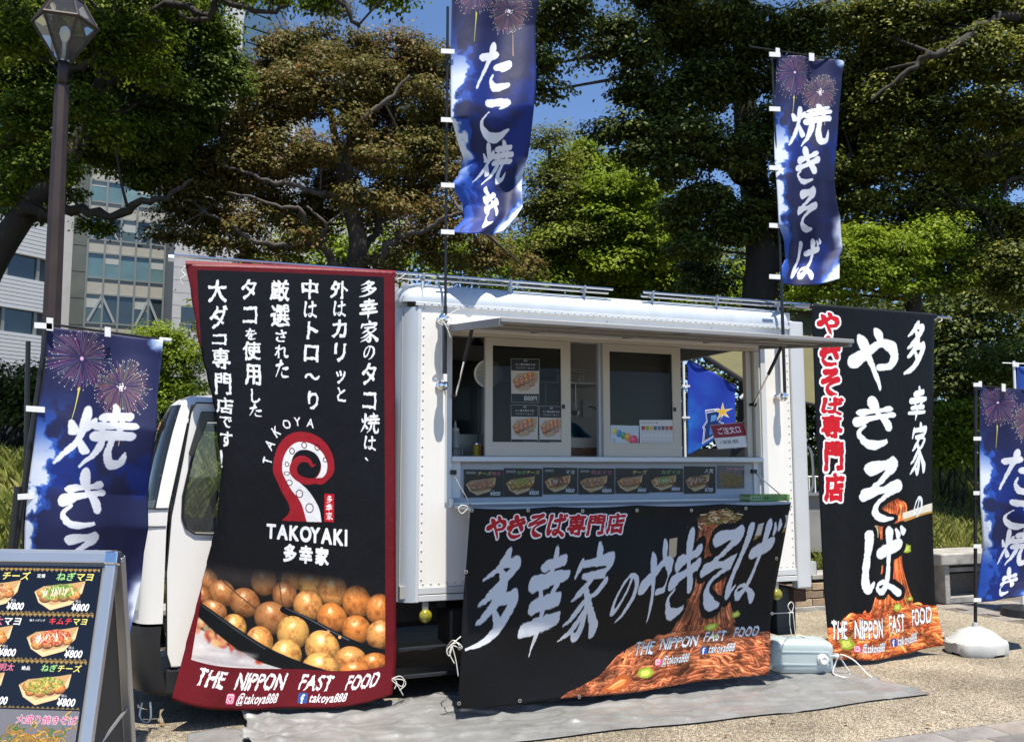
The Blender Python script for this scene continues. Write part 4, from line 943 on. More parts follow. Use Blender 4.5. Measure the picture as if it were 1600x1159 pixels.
swc = Vector((-1.18, .45, 1.2)); sw = T(); sw.tube([swc+Vector((.1*math.cos(a)*.6, .17*math.sin(a), .17*math.cos(a))) for a in [k*math.pi/10 for k in range(21)]], .014, 8); sw.tube([swc, swc+Vector((-.16, 0, -.14))], .02, 8); sw.bar(swc+Vector((0, -.16, 0)), swc+Vector((0, .16, 0)), .03, .02); sw.build('steering_wheel', pm('dark_grey_vinyl', (.06, .06, .06, 1), .6), truck, smooth='auto')
T().tube([(-1.555, .20, 1.30), (-1.50, .30, 1.52), (-1.50, .5, 1.5)], .007, 6).build('wiper', M_BLK, truck)
T().box((-1.62, Y0+.02, 1.18), (-1.42, Y0+.0205, 1.181)).build('nose_seam', M_BLK, truck)
q = T(); q.tube([(x-.002, y-.002, 1.18) for x, y in plan(seam(1.18), -1.634, 0)[:9]], .0035, 5); q.build('nose_seam', M_BLK, truck)
q = T(); q.tube([(x-.002, y-.002, 1.288) for x, y in plan(seam(1.288), -1.62, 0)[:9]], .005, 5); q.build('screen_seal', M_BLK, truck)
p_ = plan(seam(.75), -1.645, 0)
hl = T()
for z in (.68, .86): hl.v += [(x-.006, y-.004, z) for x, y in p_[4:12]]
for k in range(7): hl.f.append((k, k+1, 8+k+1, 8+k))
hl.build('headlight', pm('headlight_glass', (.6, .62, .62, 1), .08, coat=1), truck, smooth=True)
T().tube(catmull([(-1.52, -.0, .17), (-1.53, -.02, .10), (-1.50, -.02, .06), (-1.47, -.02, .08), (-1.475, 0, .17)], 4), .006, 6).build('tow_hook', M_STEEL, truck)
T().lathe((-1.49, .30, 1.80), [(.001, 0), (.022, .002), (.028, .0), (.028, .004)], 10, (-1, -.1, .2)).build('inspection_sticker', pm('amber_sticker', (.4, .2, .08, 1), .5), truck)
# ---------------------------------------------------------------- raster print shop (numpy only)
def vnoise(h, w, cell, seed=0, octs=4, gain=0.5):
    rg = np.random.RandomState(seed); out = np.zeros((h, w), np.float32); amp = 1; tot = 0
    for o in range(octs):
        c = max(1.0, cell/2**o); gh, gw = int(h/c)+3, int(w/c)+3
        g = rg.rand(gh, gw).astype(np.float32)
        y = np.arange(h)/c; x = np.arange(w)/c
        yi = y.astype(int); xi = x.astype(int); fy = (y-yi)[:, None]; fx = (x-xi)[None]
        fy = fy*fy*(3-2*fy); fx = fx*fx*(3-2*fx)
        a = g[yi][:, xi]; b = g[yi][:, xi+1]; c2 = g[yi+1][:, xi]; d = g[yi+1][:, xi+1]
        out += amp*((a*(1-fx)+b*fx)*(1-fy)+(c2*(1-fx)+d*fx)*fy); tot += amp; amp *= gain
    return out/tot

def dil(m, r):
    out = m
    k = 0
    while k < r:
        a = out; b = a.copy()
        b[1:] = np.maximum(b[1:], a[:-1]); b[:-1] = np.maximum(b[:-1], a[1:])
        b[:, 1:] = np.maximum(b[:, 1:], a[:, :-1]); b[:, :-1] = np.maximum(b[:, :-1], a[:, 1:])
        if k % 2:
            b[1:, 1:] = np.maximum(b[1:, 1:], a[:-1, :-1]); b[:-1, :-1] = np.maximum(b[:-1, :-1], a[1:, 1:])
            b[1:, :-1] = np.maximum(b[1:, :-1], a[:-1, 1:]); b[:-1, 1:] = np.maximum(b[:-1, 1:], a[1:, :-1])
        out = b; k += 1
    return out

def blur(m, r):
    for _ in range(r):
        a = np.pad(m, 1, mode='edge'); m = (a[:-2, 1:-1]+a[2:, 1:-1]+a[1:-1, :-2]+a[1:-1, 2:]+2*a[1:-1, 1:-1])/6
    return m

GS = 144                                   # glyph cell; a margin of 24 all round
GM = 24
_fc = bpy.data.curves.new('lettering', 'FONT'); _fc.resolution_u = 4
_fo = bpy.data.objects.new('lettering', _fc); COL.objects.link(_fo)
def font_mask(ch):
    _fc.body = ch; bpy.context.view_layer.update()
    me = bpy.data.meshes.new_from_object(_fo.evaluated_get(bpy.context.evaluated_depsgraph_get()))
    m = np.zeros((GS+2*GM, GS+2*GM), np.float32)
    if not len(me.polygons):
        return m, 0.4
    V = np.array([v.co[:2] for v in me.vertices]); me.calc_loop_triangles()
    wide = ord(ch) > 0x2000
    adv = V[:, 0].max()+0.05
    sc = GS*0.98 if wide else GS*1.3
    ox = 0.0 if wide else 0.0
    X = GM + (V[:, 0]-ox)*sc; Y = GM + (GS*0.87 - V[:, 1]*sc if wide else GS*0.97-V[:, 1]*sc)
    for t in me.loop_triangles:
        x = X[list(t.vertices)]; y = Y[list(t.vertices)]
        x0, x1 = int(max(0, x.min())), int(min(m.shape[1]-1, x.max()+1)); y0, y1 = int(max(0, y.min())), int(min(m.shape[0]-1, y.max()+1))
        if x1 < x0 or y1 < y0: continue
        gy, gx = np.mgrid[y0:y1+1, x0:x1+1]
        d = (x[1]-x[0])*(y[2]-y[0])-(x[2]-x[0])*(y[1]-y[0])
        if abs(d) < 1e-9: continue
        a = ((gx-x[0])*(y[2]-y[0])-(x[2]-x[0])*(gy-y[0]))/d; b = ((x[1]-x[0])*(gy-y[0])-(gx-x[0])*(y[1]-y[0]))/d
        ins = (a >= -0.01) & (b >= -0.01) & (a+b <= 1.01)
        m[y0:y1+1, x0:x1+1][ins] = 1
    bpy.data.meshes.remove(me)
    return m, (1.0 if wide else adv*1.3)

def stroke_mask(m, pts, ws):
    """pts in pixels, ws full widths; union of discs swept along the line"""
    P = catmull([(x, y, w) for (x, y), w in zip(pts, ws)], 10)
    for i in range(len(P)-1):
        (ax, ay, aw), (bx, by, bw) = P[i], P[i+1]
        r = max(aw, bw)/2+1
        x0, x1 = int(max(0, min(ax, bx)-r)), int(min(m.shape[1]-1, max(ax, bx)+r+1)); y0, y1 = int(max(0, min(ay, by)-r)), int(min(m.shape[0]-1, max(ay, by)+r+1))
        if x1 < x0 or y1 < y0: continue
        gy, gx = np.mgrid[y0:y1+1, x0:x1+1]
        dx, dy = bx-ax, by-ay; L2 = dx*dx+dy*dy+1e-9
        t = np.clip(((gx-ax)*dx+(gy-ay)*dy)/L2, 0, 1)
        dd = np.hypot(gx-ax-t*dx, gy-ay-t*dy)-(aw+(bw-aw)*t)/2
        s = m[y0:y1+1, x0:x1+1]; np.maximum(s, np.clip(0.5-dd, 0, 1), out=s)

# hand-drawn brush characters: strokes of (x, y, width) in a unit box, y down
BR = {
'や': [[(.02,.56,.05),(.1,.55,.2),(.35,.42,.13),(.62,.26,.12),(.85,.3,.17),(.93,.45,.14),(.84,.6,.1),(.62,.62,.09)],
      [(.5,.02,.05),(.58,.1,.14),(.62,.2,.1)], [(.18,.16,.06),(.28,.28,.17),(.42,.52,.1),(.56,.75,.07),(.66,.99,.04)]],
'き': [[(.12,.33,.06),(.2,.33,.17),(.5,.26,.09),(.82,.18,.13)], [(.05,.56,.05),(.14,.55,.18),(.5,.45,.1),(.9,.35,.15)],
      [(.34,.0,.05),(.42,.08,.2),(.56,.34,.1),(.82,.62,.15),(.78,.68,.05)], [(.28,.64,.04),(.16,.76,.07),(.24,.88,.1),(.5,.96,.12),(.78,.9,.06)]],
'そ': [[(.2,.1,.08),(.3,.12,.15),(.55,.07,.1),(.76,.06,.17),(.6,.2,.09),(.22,.44,.08),(.18,.46,.16),(.5,.4,.08),(.88,.36,.15),(.66,.46,.08),(.42,.62,.07),(.4,.8,.13),(.56,.93,.15),(.8,.97,.05)]],
'ば': [[(.1,.08,.04),(.17,.12,.15),(.13,.4,.11),(.1,.7,.12),(.16,.92,.13),(.28,.78,.04)], [(.36,.36,.05),(.46,.36,.13),(.9,.28,.13)],
      [(.58,.04,.05),(.66,.1,.15),(.66,.4,.09),(.64,.76,.09),(.54,.94,.13),(.38,.9,.07),(.42,.8,.06),(.6,.8,.07),(.92,.98,.13)], [(.82,.06,.04),(.87,.15,.09)], [(.94,.02,.04),(.99,.11,.09)]],
'た': [[(.05,.3,.05),(.14,.3,.15),(.55,.2,.12)], [(.36,.0,.05),(.42,.06,.17),(.3,.4,.1),(.04,.95,.05)], [(.52,.48,.05),(.62,.47,.13),(.9,.44,.15),(.74,.56,.05)], [(.5,.66,.04),(.46,.8,.08),(.6,.93,.14),(.95,.92,.07)]],
'こ': [[(.22,.14,.05),(.32,.16,.15),(.6,.16,.14),(.82,.2,.15),(.66,.32,.05)], [(.36,.4,.03),(.2,.58,.05),(.16,.76,.12),(.34,.9,.16),(.62,.92,.14),(.94,.8,.05)]],
'の': [[(.56,.12,.1),(.5,.4,.08),(.32,.74,.1),(.14,.76,.12),(.12,.5,.09),(.3,.2,.07),(.56,.1,.08),(.84,.24,.14),(.88,.55,.15),(.7,.82,.1),(.48,.96,.03)]],
'多': [[(.52,.0,.06),(.46,.08,.15),(.3,.22,.1),(.1,.33,.04)], [(.44,.13,.09),(.62,.12,.11),(.74,.14,.15),(.6,.3,.12),(.36,.46,.1),(.1,.56,.04)], [(.38,.2,.06),(.5,.3,.12)],
      [(.62,.38,.07),(.54,.48,.14),(.34,.62,.1),(.14,.72,.04)], [(.54,.52,.09),(.74,.5,.12),(.86,.52,.15),(.7,.72,.13),(.4,.9,.1),(.02,1.0,.04)], [(.46,.6,.06),(.6,.72,.13)]],
'幸': [[(.22,.16,.06),(.3,.16,.12),(.76,.1,.11)], [(.5,.0,.07),(.52,.1,.12),(.5,.3,.08)], [(.04,.34,.07),(.14,.34,.14),(.94,.26,.11)], [(.3,.38,.05),(.38,.47,.11)], [(.74,.34,.1),(.6,.48,.05)],
      [(.14,.54,.07),(.24,.54,.13),(.86,.48,.11)], [(.04,.73,.07),(.14,.73,.14),(.96,.66,.12)], [(.5,.5,.1),(.5,.75,.1),(.48,1.02,.03)]],
'家': [[(.48,-.02,.05),(.54,.06,.14),(.52,.14,.07)], [(.14,.12,.05),(.12,.2,.11),(.06,.32,.06)], [(.16,.18,.08),(.5,.15,.1),(.88,.13,.14),(.78,.28,.05)], [(.26,.32,.06),(.5,.31,.09),(.78,.29,.1)],
      [(.52,.33,.07),(.34,.47,.1),(.12,.56,.04)], [(.38,.44,.08),(.54,.56,.1),(.6,.76,.12),(.54,.95,.14),(.4,.9,.05)], [(.5,.56,.07),(.32,.7,.09),(.08,.8,.03)], [(.56,.68,.07),(.34,.86,.09),(.06,.98,.03)],
      [(.88,.36,.1),(.76,.46,.09),(.6,.54,.05)], [(.58,.54,.05),(.72,.68,.09),(.98,.88,.16),(.9,.92,.04)]],
'焼': [[(.04,.3,.05),(.1,.42,.12)], [(.4,.2,.05),(.36,.3,.1),(.28,.4,.05)], [(.2,.06,.06),(.24,.14,.13),(.22,.5,.09),(.14,.74,.09),(.0,.96,.03)], [(.24,.56,.06),(.36,.74,.12)],
      [(.48,.16,.06),(.56,.15,.11),(.92,.1,.1)], [(.68,.0,.06),(.72,.08,.12),(.7,.28,.08)], [(.4,.32,.07),(.5,.31,.12),(1.0,.25,.11)], [(.56,.2,.06),(.56,.42,.08)], [(.84,.18,.06),(.84,.4,.08)],
      [(.4,.48,.06),(.5,.47,.12),(1.0,.42,.11)], [(.6,.5,.09),(.56,.72,.1),(.36,.98,.03)], [(.76,.48,.09),(.76,.76,.11),(.84,.9,.12),(.98,.86,.1),(1.0,.68,.03)]],
}
_GC = {}
def gmask(ch, style='brush', bold=0):
    k = (ch, style, bold)
    if k in _GC: return _GC[k]
    S = GS+2*GM
    if style == 'brush' and (ch in BR or ch == 'は'):
        m = np.zeros((S, S), np.float32)
        st = BR['ば'][:3] if ch == 'は' else BR[ch]
        for s in st:
            stroke_mask(m, [(GM+x*GS*0.96, GM+y*GS*0.96) for x, y, w in s], [w*GS*1.12 for x, y, w in s])
        seed = ord(ch) % 997
        nx = (vnoise(S, S, 14, seed, 2)-.5)*4; ny = (vnoise(S, S, 14, seed+1, 2)-.5)*4
        m = samp(m, np.arange(S)[None]+nx, np.arange(S)[:, None]+ny)
        st_ = vnoise(S, S//7+2, 6, seed+9, 2)[:, np.minimum(S//7+1, (np.arange(S)+np.arange(S)[:, None]*0)//7)[0]] if False else np.repeat(vnoise(S, S//9+2, 4, seed+9, 2), 9, 1)[:, :S]
        e_ = blur(m, 5); m = m*(1-np.clip((st_-.60)*14, 0, 1)*np.clip((.93-e_)*5, 0, 1))
        adv = 1.0
    else:
        m, adv = font_mask(ch)
        if style in ('brush', 'wild'):
            seed = ord(ch) % 997
            amp = 12 if style == 'brush' else 16
            nx = (vnoise(S, S, 34, seed, 3)-.5)*amp; ny = (vnoise(S, S, 34, seed+1, 3)-.5)*amp
            m = samp(m, np.arange(S)[None]+nx, np.arange(S)[:, None]+ny)
            th = vnoise(S, S, 20, seed+5, 2)
            a = dil(m, 2); b = dil(m, 5 if style == 'brush' else 8); m = np.where(th > 0.5, b, a)
            m = np.clip((blur(m, 3)-.5)*3+.5, 0, 1)
    if bold: m = dil(m, bold)
    if style == 'plain': m = blur(m, 1)
    _GC[k] = (m, adv)
    return _GC[k]

def samp(m, X, Y):
    X, Y = np.broadcast_arrays(X, Y)
    h, w = m.shape[:2]
    xi = np.floor(X).astype(int); yi = np.floor(Y).astype(int); fx = X-xi; fy = Y-yi
    ok = (xi >= 0) & (yi >= 0) & (xi < w-1) & (yi < h-1)
    xi = np.clip(xi, 0, w-2); yi = np.clip(yi, 0, h-2)
    return (((m[yi, xi]*(1-fx)+m[yi, xi+1]*fx)*(1-fy)+(m[yi+1, xi]*(1-fx)+m[yi+1, xi+1]*fx)*fy)*ok).astype(np.float32)

class CV:
    def __init__(s, w, h, col=(0, 0, 0)):
        s.w, s.h = w, h; s.a = np.zeros((h, w, 3), np.float32); s.a[:] = np.array(col)/255
    def put(s, m, col, x0=0, y0=0):
        h, w = m.shape; X0, Y0 = max(0, x0), max(0, y0); X1, Y1 = min(s.w, x0+w), min(s.h, y0+h)
        if X1 <= X0 or Y1 <= Y0: return
        mm = m[Y0-y0:Y1-y0, X0-x0:X1-x0, None]; c = np.asarray(col, np.float32)/255
        if c.ndim == 3: c = c[Y0-y0:Y1-y0, X0-x0:X1-x0]
        t = s.a[Y0:Y1, X0:X1]; t += (c-t)*mm
    def glyph(s, ch, x, y, w, h, col, style='brush', bold=0, slant=0.0, outline=None, rot=0.0, shade=None):
        """glyph cell w x h with its top left at x, y"""
        m, adv = gmask(ch, style, bold)
        pad = int(max(w, h)*0.35)+4
        x0, y0 = int(x)-pad, int(y)-pad; W_, H_ = int(w)+2*pad, int(h)+2*pad
        gy, gx = np.mgrid[0:H_, 0:W_].astype(np.float32); gx += x0-x-w/2; gy += y0-y-h/2
        if rot:
            c, sn = math.cos(rot), math.sin(rot); gx, gy = gx*c+gy*sn, -gx*sn+gy*c
        gx = gx+slant*gy
        u = GM+(gx/w+.5)*GS; v = GM+(gy/h+.5)*GS
        if outline:
            for r, oc in outline:
                s.put(samp(dil(np.maximum(m, 0), r), u, v), oc, x0, y0)
        k = samp(m, u, v)
        s.put(k, col, x0, y0)
        return adv
    def text(s, t, x, y, size, col, style='plain', bold=0, slant=0.0, wscale=1.0, outline=None, track=0.0, rot=0.0, dy=0.0):
        cx = x
        for i, ch in enumerate(t):
            if ch == ' ': cx += size*0.35*wscale; continue
            m, adv = gmask(ch, style, bold)
            s.glyph(ch, cx, y+dy*i, size*wscale, size, col, style, bold, slant, outline, rot)
            cx += (adv+track)*size*wscale
        return cx
    def fit(s, t, x0, x1, y, size, col, style='wild', slant=0.25, outline=None, dy=0.0):
        w = sum(0.35 if ch == ' ' else gmask(ch, style, 0)[1] for ch in t)*size
        return s.text(t, x0, y, size, col, style, 0, slant, (x1-x0)/w, outline, 0.0, 0.0, dy)
    def vtext(s, t, x, y, size, col, step=1.0, style='brush', sizes=None, slant=0.0, outline=None, bold=0):
        cy = y
        for i, ch in enumerate(t):
            k = (sizes or {}).get(ch, 1.0)*size
            s.glyph(ch, x+(size-k)/2, cy, k, k, col, style, bold, slant, outline)
            cy += k*step
    def stroke(s, pts, ws, col, soft=0):
        xs = [p[0] for p in pts]; ys = [p[1] for p in pts]; r = max(ws)+3+soft
        x0, y0 = int(min(xs)-r), int(min(ys)-r); m = np.zeros((int(max(ys)+r)-y0+1, int(max(xs)+r)-x0+1), np.float32)
        stroke_mask(m, [(px-x0, py-y0) for px, py in pts], ws)
        if soft: m = blur(m, soft)
        s.put(m, col, x0, y0)
    def poly(s, pts, col, soft=0, alpha=1.0):
        xs = [p[0] for p in pts]; ys = [p[1] for p in pts]; r = 2+soft
        x0, y0 = int(min(xs)-r), int(min(ys)-r); H_, W_ = int(max(ys)+r)-y0+1, int(max(xs)+r)-x0+1
        gy, gx = np.mgrid[0:H_, 0:W_]; gx = gx+x0; gy = gy+y0; ins = np.zeros((H_, W_), bool)
        n = len(pts)
        for i in range(n):
            (ax, ay), (bx, by) = pts[i], pts[(i+1) % n]
            if ay == by: continue
            c = ((ay > gy) != (by > gy)) & (gx < (bx-ax)*(gy-ay)/(by-ay)+ax); ins ^= c
        m = blur(ins.astype(np.float32), max(1, soft))*alpha
        s.put(m, col, x0, y0)
    def spoly(s, pts, col, soft=1):
        s.poly(catmull(list(pts), 6), col, soft)
    def disc(s, cx, cy, rx, ry, col, soft=1.0, alpha=1.0):
        x0, y0 = int(cx-rx-soft-1), int(cy-ry-soft-1); W_, H_ = int(2*(rx+soft+1))+2, int(2*(ry+soft+1))+2
        gy, gx = np.mgrid[0:H_, 0:W_]; d = (np.hypot((gx+x0-cx)/rx, (gy+y0-cy)/ry)-1)*min(rx, ry)
        s.put(np.clip(.5-d/max(soft, .5), 0, 1)*alpha, col, x0, y0)
    def ring(s, cx, cy, r, t, col):
        x0, y0 = int(cx-r-t-2), int(cy-r-t-2); n = int(2*(r+t+2))+2
        gy, gx = np.mgrid[0:n, 0:n]; d = abs(np.hypot(gx+x0-cx, gy+y0-cy)-r)-t/2
        s.put(np.clip(.5-d, 0, 1), col, x0, y0)
    def rect(s, x0, y0, x1, y1, col, alpha=1.0):
        c = np.array(col)/255; t = s.a[max(0, int(y0)):max(0, int(y1)), max(0, int(x0)):max(0, int(x1))]; t += (c-t)*alpha
    def rrect(s, x0, y0, x1, y1, r, col):
        W_, H_ = int(x1-x0)+3, int(y1-y0)+3; gy, gx = np.mgrid[0:H_, 0:W_]
        qx = abs(gx-W_/2)-(x1-x0)/2+r; qy = abs(gy-H_/2)-(y1-y0)/2+r
        d = np.hypot(np.maximum(qx, 0), np.maximum(qy, 0))-r
        s.put(np.clip(.5-d, 0, 1), col, int(x0)-1, int(y0)-1)

def insta(c, x, y, s):
    c.rrect(x, y, x+s, y+s, s*.25, (205, 60, 110)); c.rrect(x+s*.1, y+s*.1, x+s*.9, y+s*.9, s*.2, (235, 225, 225)); c.rrect(x+s*.2, y+s*.2, x+s*.8, y+s*.8, s*.14, (190, 60, 100))
    c.ring(x+s*.5, y+s*.5, s*.2, s*.09, (240, 230, 230)); c.disc(x+s*.7, y+s*.3, s*.05, s*.05, (240, 230, 230))
def fbook(c, x, y, s):
    c.rrect(x, y, x+s, y+s, s*.15, (52, 84, 150)); c.glyph('f', x+s*.3, y+s*.1, s*.95, s*.95, (240, 240, 240), 'plain', 4)

def ball(c, cx, cy, r, hue=0, soft=1.0, seed=0):
    n = int(2.3*r+8); x0, y0 = int(cx-r*1.15-3), int(cy-r*1.15-3)
    gy, gx = np.mgrid[0:n, 0:n]; X = (gx+x0-cx)/(r*1.1); Y = (gy+y0-cy)/(r*.92); d = np.hypot(X, Y)
    z = np.sqrt(np.clip(1-d*d, 0, 1)); l = np.clip(0.5+0.5*z-0.3*Y-.06*X, 0.16, 1.2)
    sp = vnoise(n, n, r*.34, seed, 5, .65)
    base = np.array([[238, 164, 88], [230, 140, 66], [194, 130, 78], [246, 184, 98]][hue % 4], np.float32)
    dk = np.array([150, 82, 40], np.float32)
    k = np.clip((sp-.43)*3.5, 0, 1)[..., None]*.72
    colr = (base*(1-k)+dk*k)*l[..., None]
    hl = (np.exp(-((X+.15)**2+(Y+.45)**2)/.07)*150*np.clip((sp-.40)*6, 0, 1))[..., None]
    c.put(np.clip(.5-(d-1)*r/max(soft, 1), 0, 1), np.clip(colr+hl, 0, 255), x0, y0)

def strand(c, pts, w, col, rg):
    dkc = tuple(v*.5 for v in col); hi = tuple(min(255, v*1.15+26) for v in col)
    c.stroke(pts, [w*1.2]*len(pts), dkc, 1); c.stroke(pts, [w]*len(pts), col)
    off = [(x-w*.2, y-w*.15) for x, y in pts]; c.stroke(off, [w*.28]*len(pts), hi, 1)

def noodles(c, cx, y0, y1, wt, wb, base_y, xl, xr, sat=1.0, seed=3, sc=1.0):
    """a lifted skein of noodles over a heap"""
    rg = random.Random(seed)
    def nc():
        k = rg.random(); return ((130+90*k, 64+64*k, 38+42*k) if sat <= 1 else (168+80*k, 62+80*k, 30+46*k))
    dk = tuple(v*.75 for v in nc())
    c.poly([(xl, base_y+200), (xl, base_y-10), (xl+(cx-xl)*.45, base_y-(base_y-y1)*.35), (cx-wb, y1+30), (cx, y1-20), (cx+wb, y1+30), (xr-(xr-cx)*.45, base_y-(base_y-y1)*.6), (xr, base_y-(base_y-y1)*.45), (xr, base_y+200)], dk, 3)
    for i in range(330):                                     # heap
        x = xl+(xr-xl)*rg.random(); t = abs((x-cx)/(xr-xl))
        y = base_y+70*sc-((1-min(1, 1.5*t))*(base_y-y1)*.9+90*sc)*rg.random()
        L = sc*rg.uniform(40, 95); a = rg.uniform(-.5, .5)+(0.5 if x < cx else -.5)*-1
        pts = [(x-L*math.cos(a), y-L*math.sin(a)*.6), (x-L*.3, y-sc*rg.uniform(4, 18)), (x+L*.3, y-sc*rg.uniform(0, 14)), (x+L*math.cos(a), y+L*math.sin(a)*.6)]
        strand(c, pts, sc*rg.uniform(8, 15), nc(), rg)
    for i in range(58):                                          # hanging skein
        t = rg.uniform(-1, 1); xa = cx+t*wt; xb = cx+t*wt*.62+rg.uniform(-6, 6)*sc; xc = cx+t*wb
        xt = cx+t*wt*.55; pts = [(xt, y0-26*sc*(1-t*t)+rg.uniform(-5, 5)*sc), (cx+t*wt*1.02, y0+30*sc+rg.uniform(-6, 6)*sc), (xa*.6+xb*.4+rg.uniform(-5, 5)*sc, y0+(y1-y0)*.25), (xb, y0+(y1-y0)*.6), (xb+(xc-xb)*.5, y0+(y1-y0)*.85), (xc, y1+rg.uniform(0, 40)*sc)]
        strand(c, pts, sc*rg.uniform(10, 15), nc(), rg)

def mottle(c, x0, y0, x1, y1, cell, seed, lo=.55, hi=1.35):
    x0, y0, x1, y1 = max(0, int(x0)), max(0, int(y0)), min(c.w, int(x1)), min(c.h, int(y1))
    n = vnoise(y1-y0, x1-x0, cell, seed, 5, .6); t = c.a[y0:y1, x0:x1]; m = (t[..., 0] > .16)[..., None]; t *= np.where(m, (lo+(hi-lo)*np.clip((n-.25)*2, 0, 1))[..., None], 1)

def cabbage(c, x, y, r, seed=0):
    rg = random.Random(seed); pts = [(x+r*math.cos(a)*rg.uniform(.6, 1.1), y+r*.75*math.sin(a)*rg.uniform(.6, 1.1)) for a in [k*math.pi/5 for k in range(10)]]
    c.poly(pts, (150, 165, 50), 2); c.poly([(x+(p[0]-x)*.6, y+(p[1]-y)*.6) for p in pts], (205, 210, 90), 3); c.stroke([(x-r*.5, y+r*.3), (x, y), (x+r*.5, y-r*.35)], [2, 3, 1], (225, 228, 150))

def boat(c, cx, cy, w, h, kind=0, seed=0):
    """a paper boat of octopus balls with toppings"""
    rg = random.Random(seed)
    paper = [(cx-w*.5, cy-h*.12), (cx-w*.33, cy-h*.3), (cx+w*.25, cy-h*.42), (cx+w*.5, cy-h*.5), (cx+w*.47, cy-h*.1), (cx+w*.28, cy+h*.3), (cx-w*.12, cy+h*.5), (cx-w*.38, cy+h*.25)]
    c.poly(paper, (188, 150, 100), 1)
    c.poly([(cx-w*.5, cy-h*.12), (cx-w*.12, cy+h*.34), (cx+w*.3, cy+h*.16), (cx+w*.5, cy-h*.5), (cx+w*.47, cy-h*.1), (cx+w*.28, cy+h*.3), (cx-w*.12, cy+h*.5), (cx-w*.38, cy+h*.25)], (222, 190, 140), 1)
    for i in range(8):
        t = (i % 4)/3-.5; r_ = i//4
        ball(c, cx+t*w*.56+(r_-.5)*w*.07+rg.uniform(-.02, .02)*w, cy-h*.12+r_*h*.17-t*h*.12+rg.uniform(-.03, .03)*h, w*rg.uniform(.095, .12), rg.choice([1, 2, 0]), 1, seed+i)
    top = [((120, 160, 60), (170, 195, 100), (235, 235, 215)), ((190, 120, 80), (230, 190, 140), (235, 225, 205)), ((205, 60, 40), (235, 160, 110), (240, 235, 220)), ((110, 60, 40), (150, 90, 60), (240, 230, 215)), ((210, 190, 90), (120, 160, 60), (240, 235, 200)), ((185, 130, 110), (215, 165, 140), (235, 215, 200))][kind % 6]
    big = kind in (1, 5); nt_ = 150 if big else 320
    for i in range(nt_):
        a = rg.uniform(0, 6.28); q = math.sqrt(rg.random()); x = cx+math.cos(a)*q*w*(.36-.05*(seed % 3)); y = cy-h*.13+math.sin(a)*q*h*.25-(x-cx)*.12-h*.1*(1-q)
        l = w*(.07 if big else .035); b = rg.uniform(0, 3.1)
        k = rg.uniform(.6, 1.1); cc = tuple(min(255, v*k) for v in top[0 if rg.random() < .55 else 1])
        c.stroke([(x, y), (x+l*math.cos(b), y+l*math.sin(b))], [w*.018, w*.012], cc)
    if kind in (0, 2, 3):
        for i in range(16):
            x = cx+w*rg.uniform(-.34, .3); y = cy-h*.14-(x-cx)*.12; b = rg.uniform(-.05, .05)*w
            c.stroke([(x-b, y-h*rg.uniform(.05, .16)), (x+w*.02, y), (x+b, y+h*rg.uniform(.08, .18))], [w*.009, w*.013, w*.007], top[2])

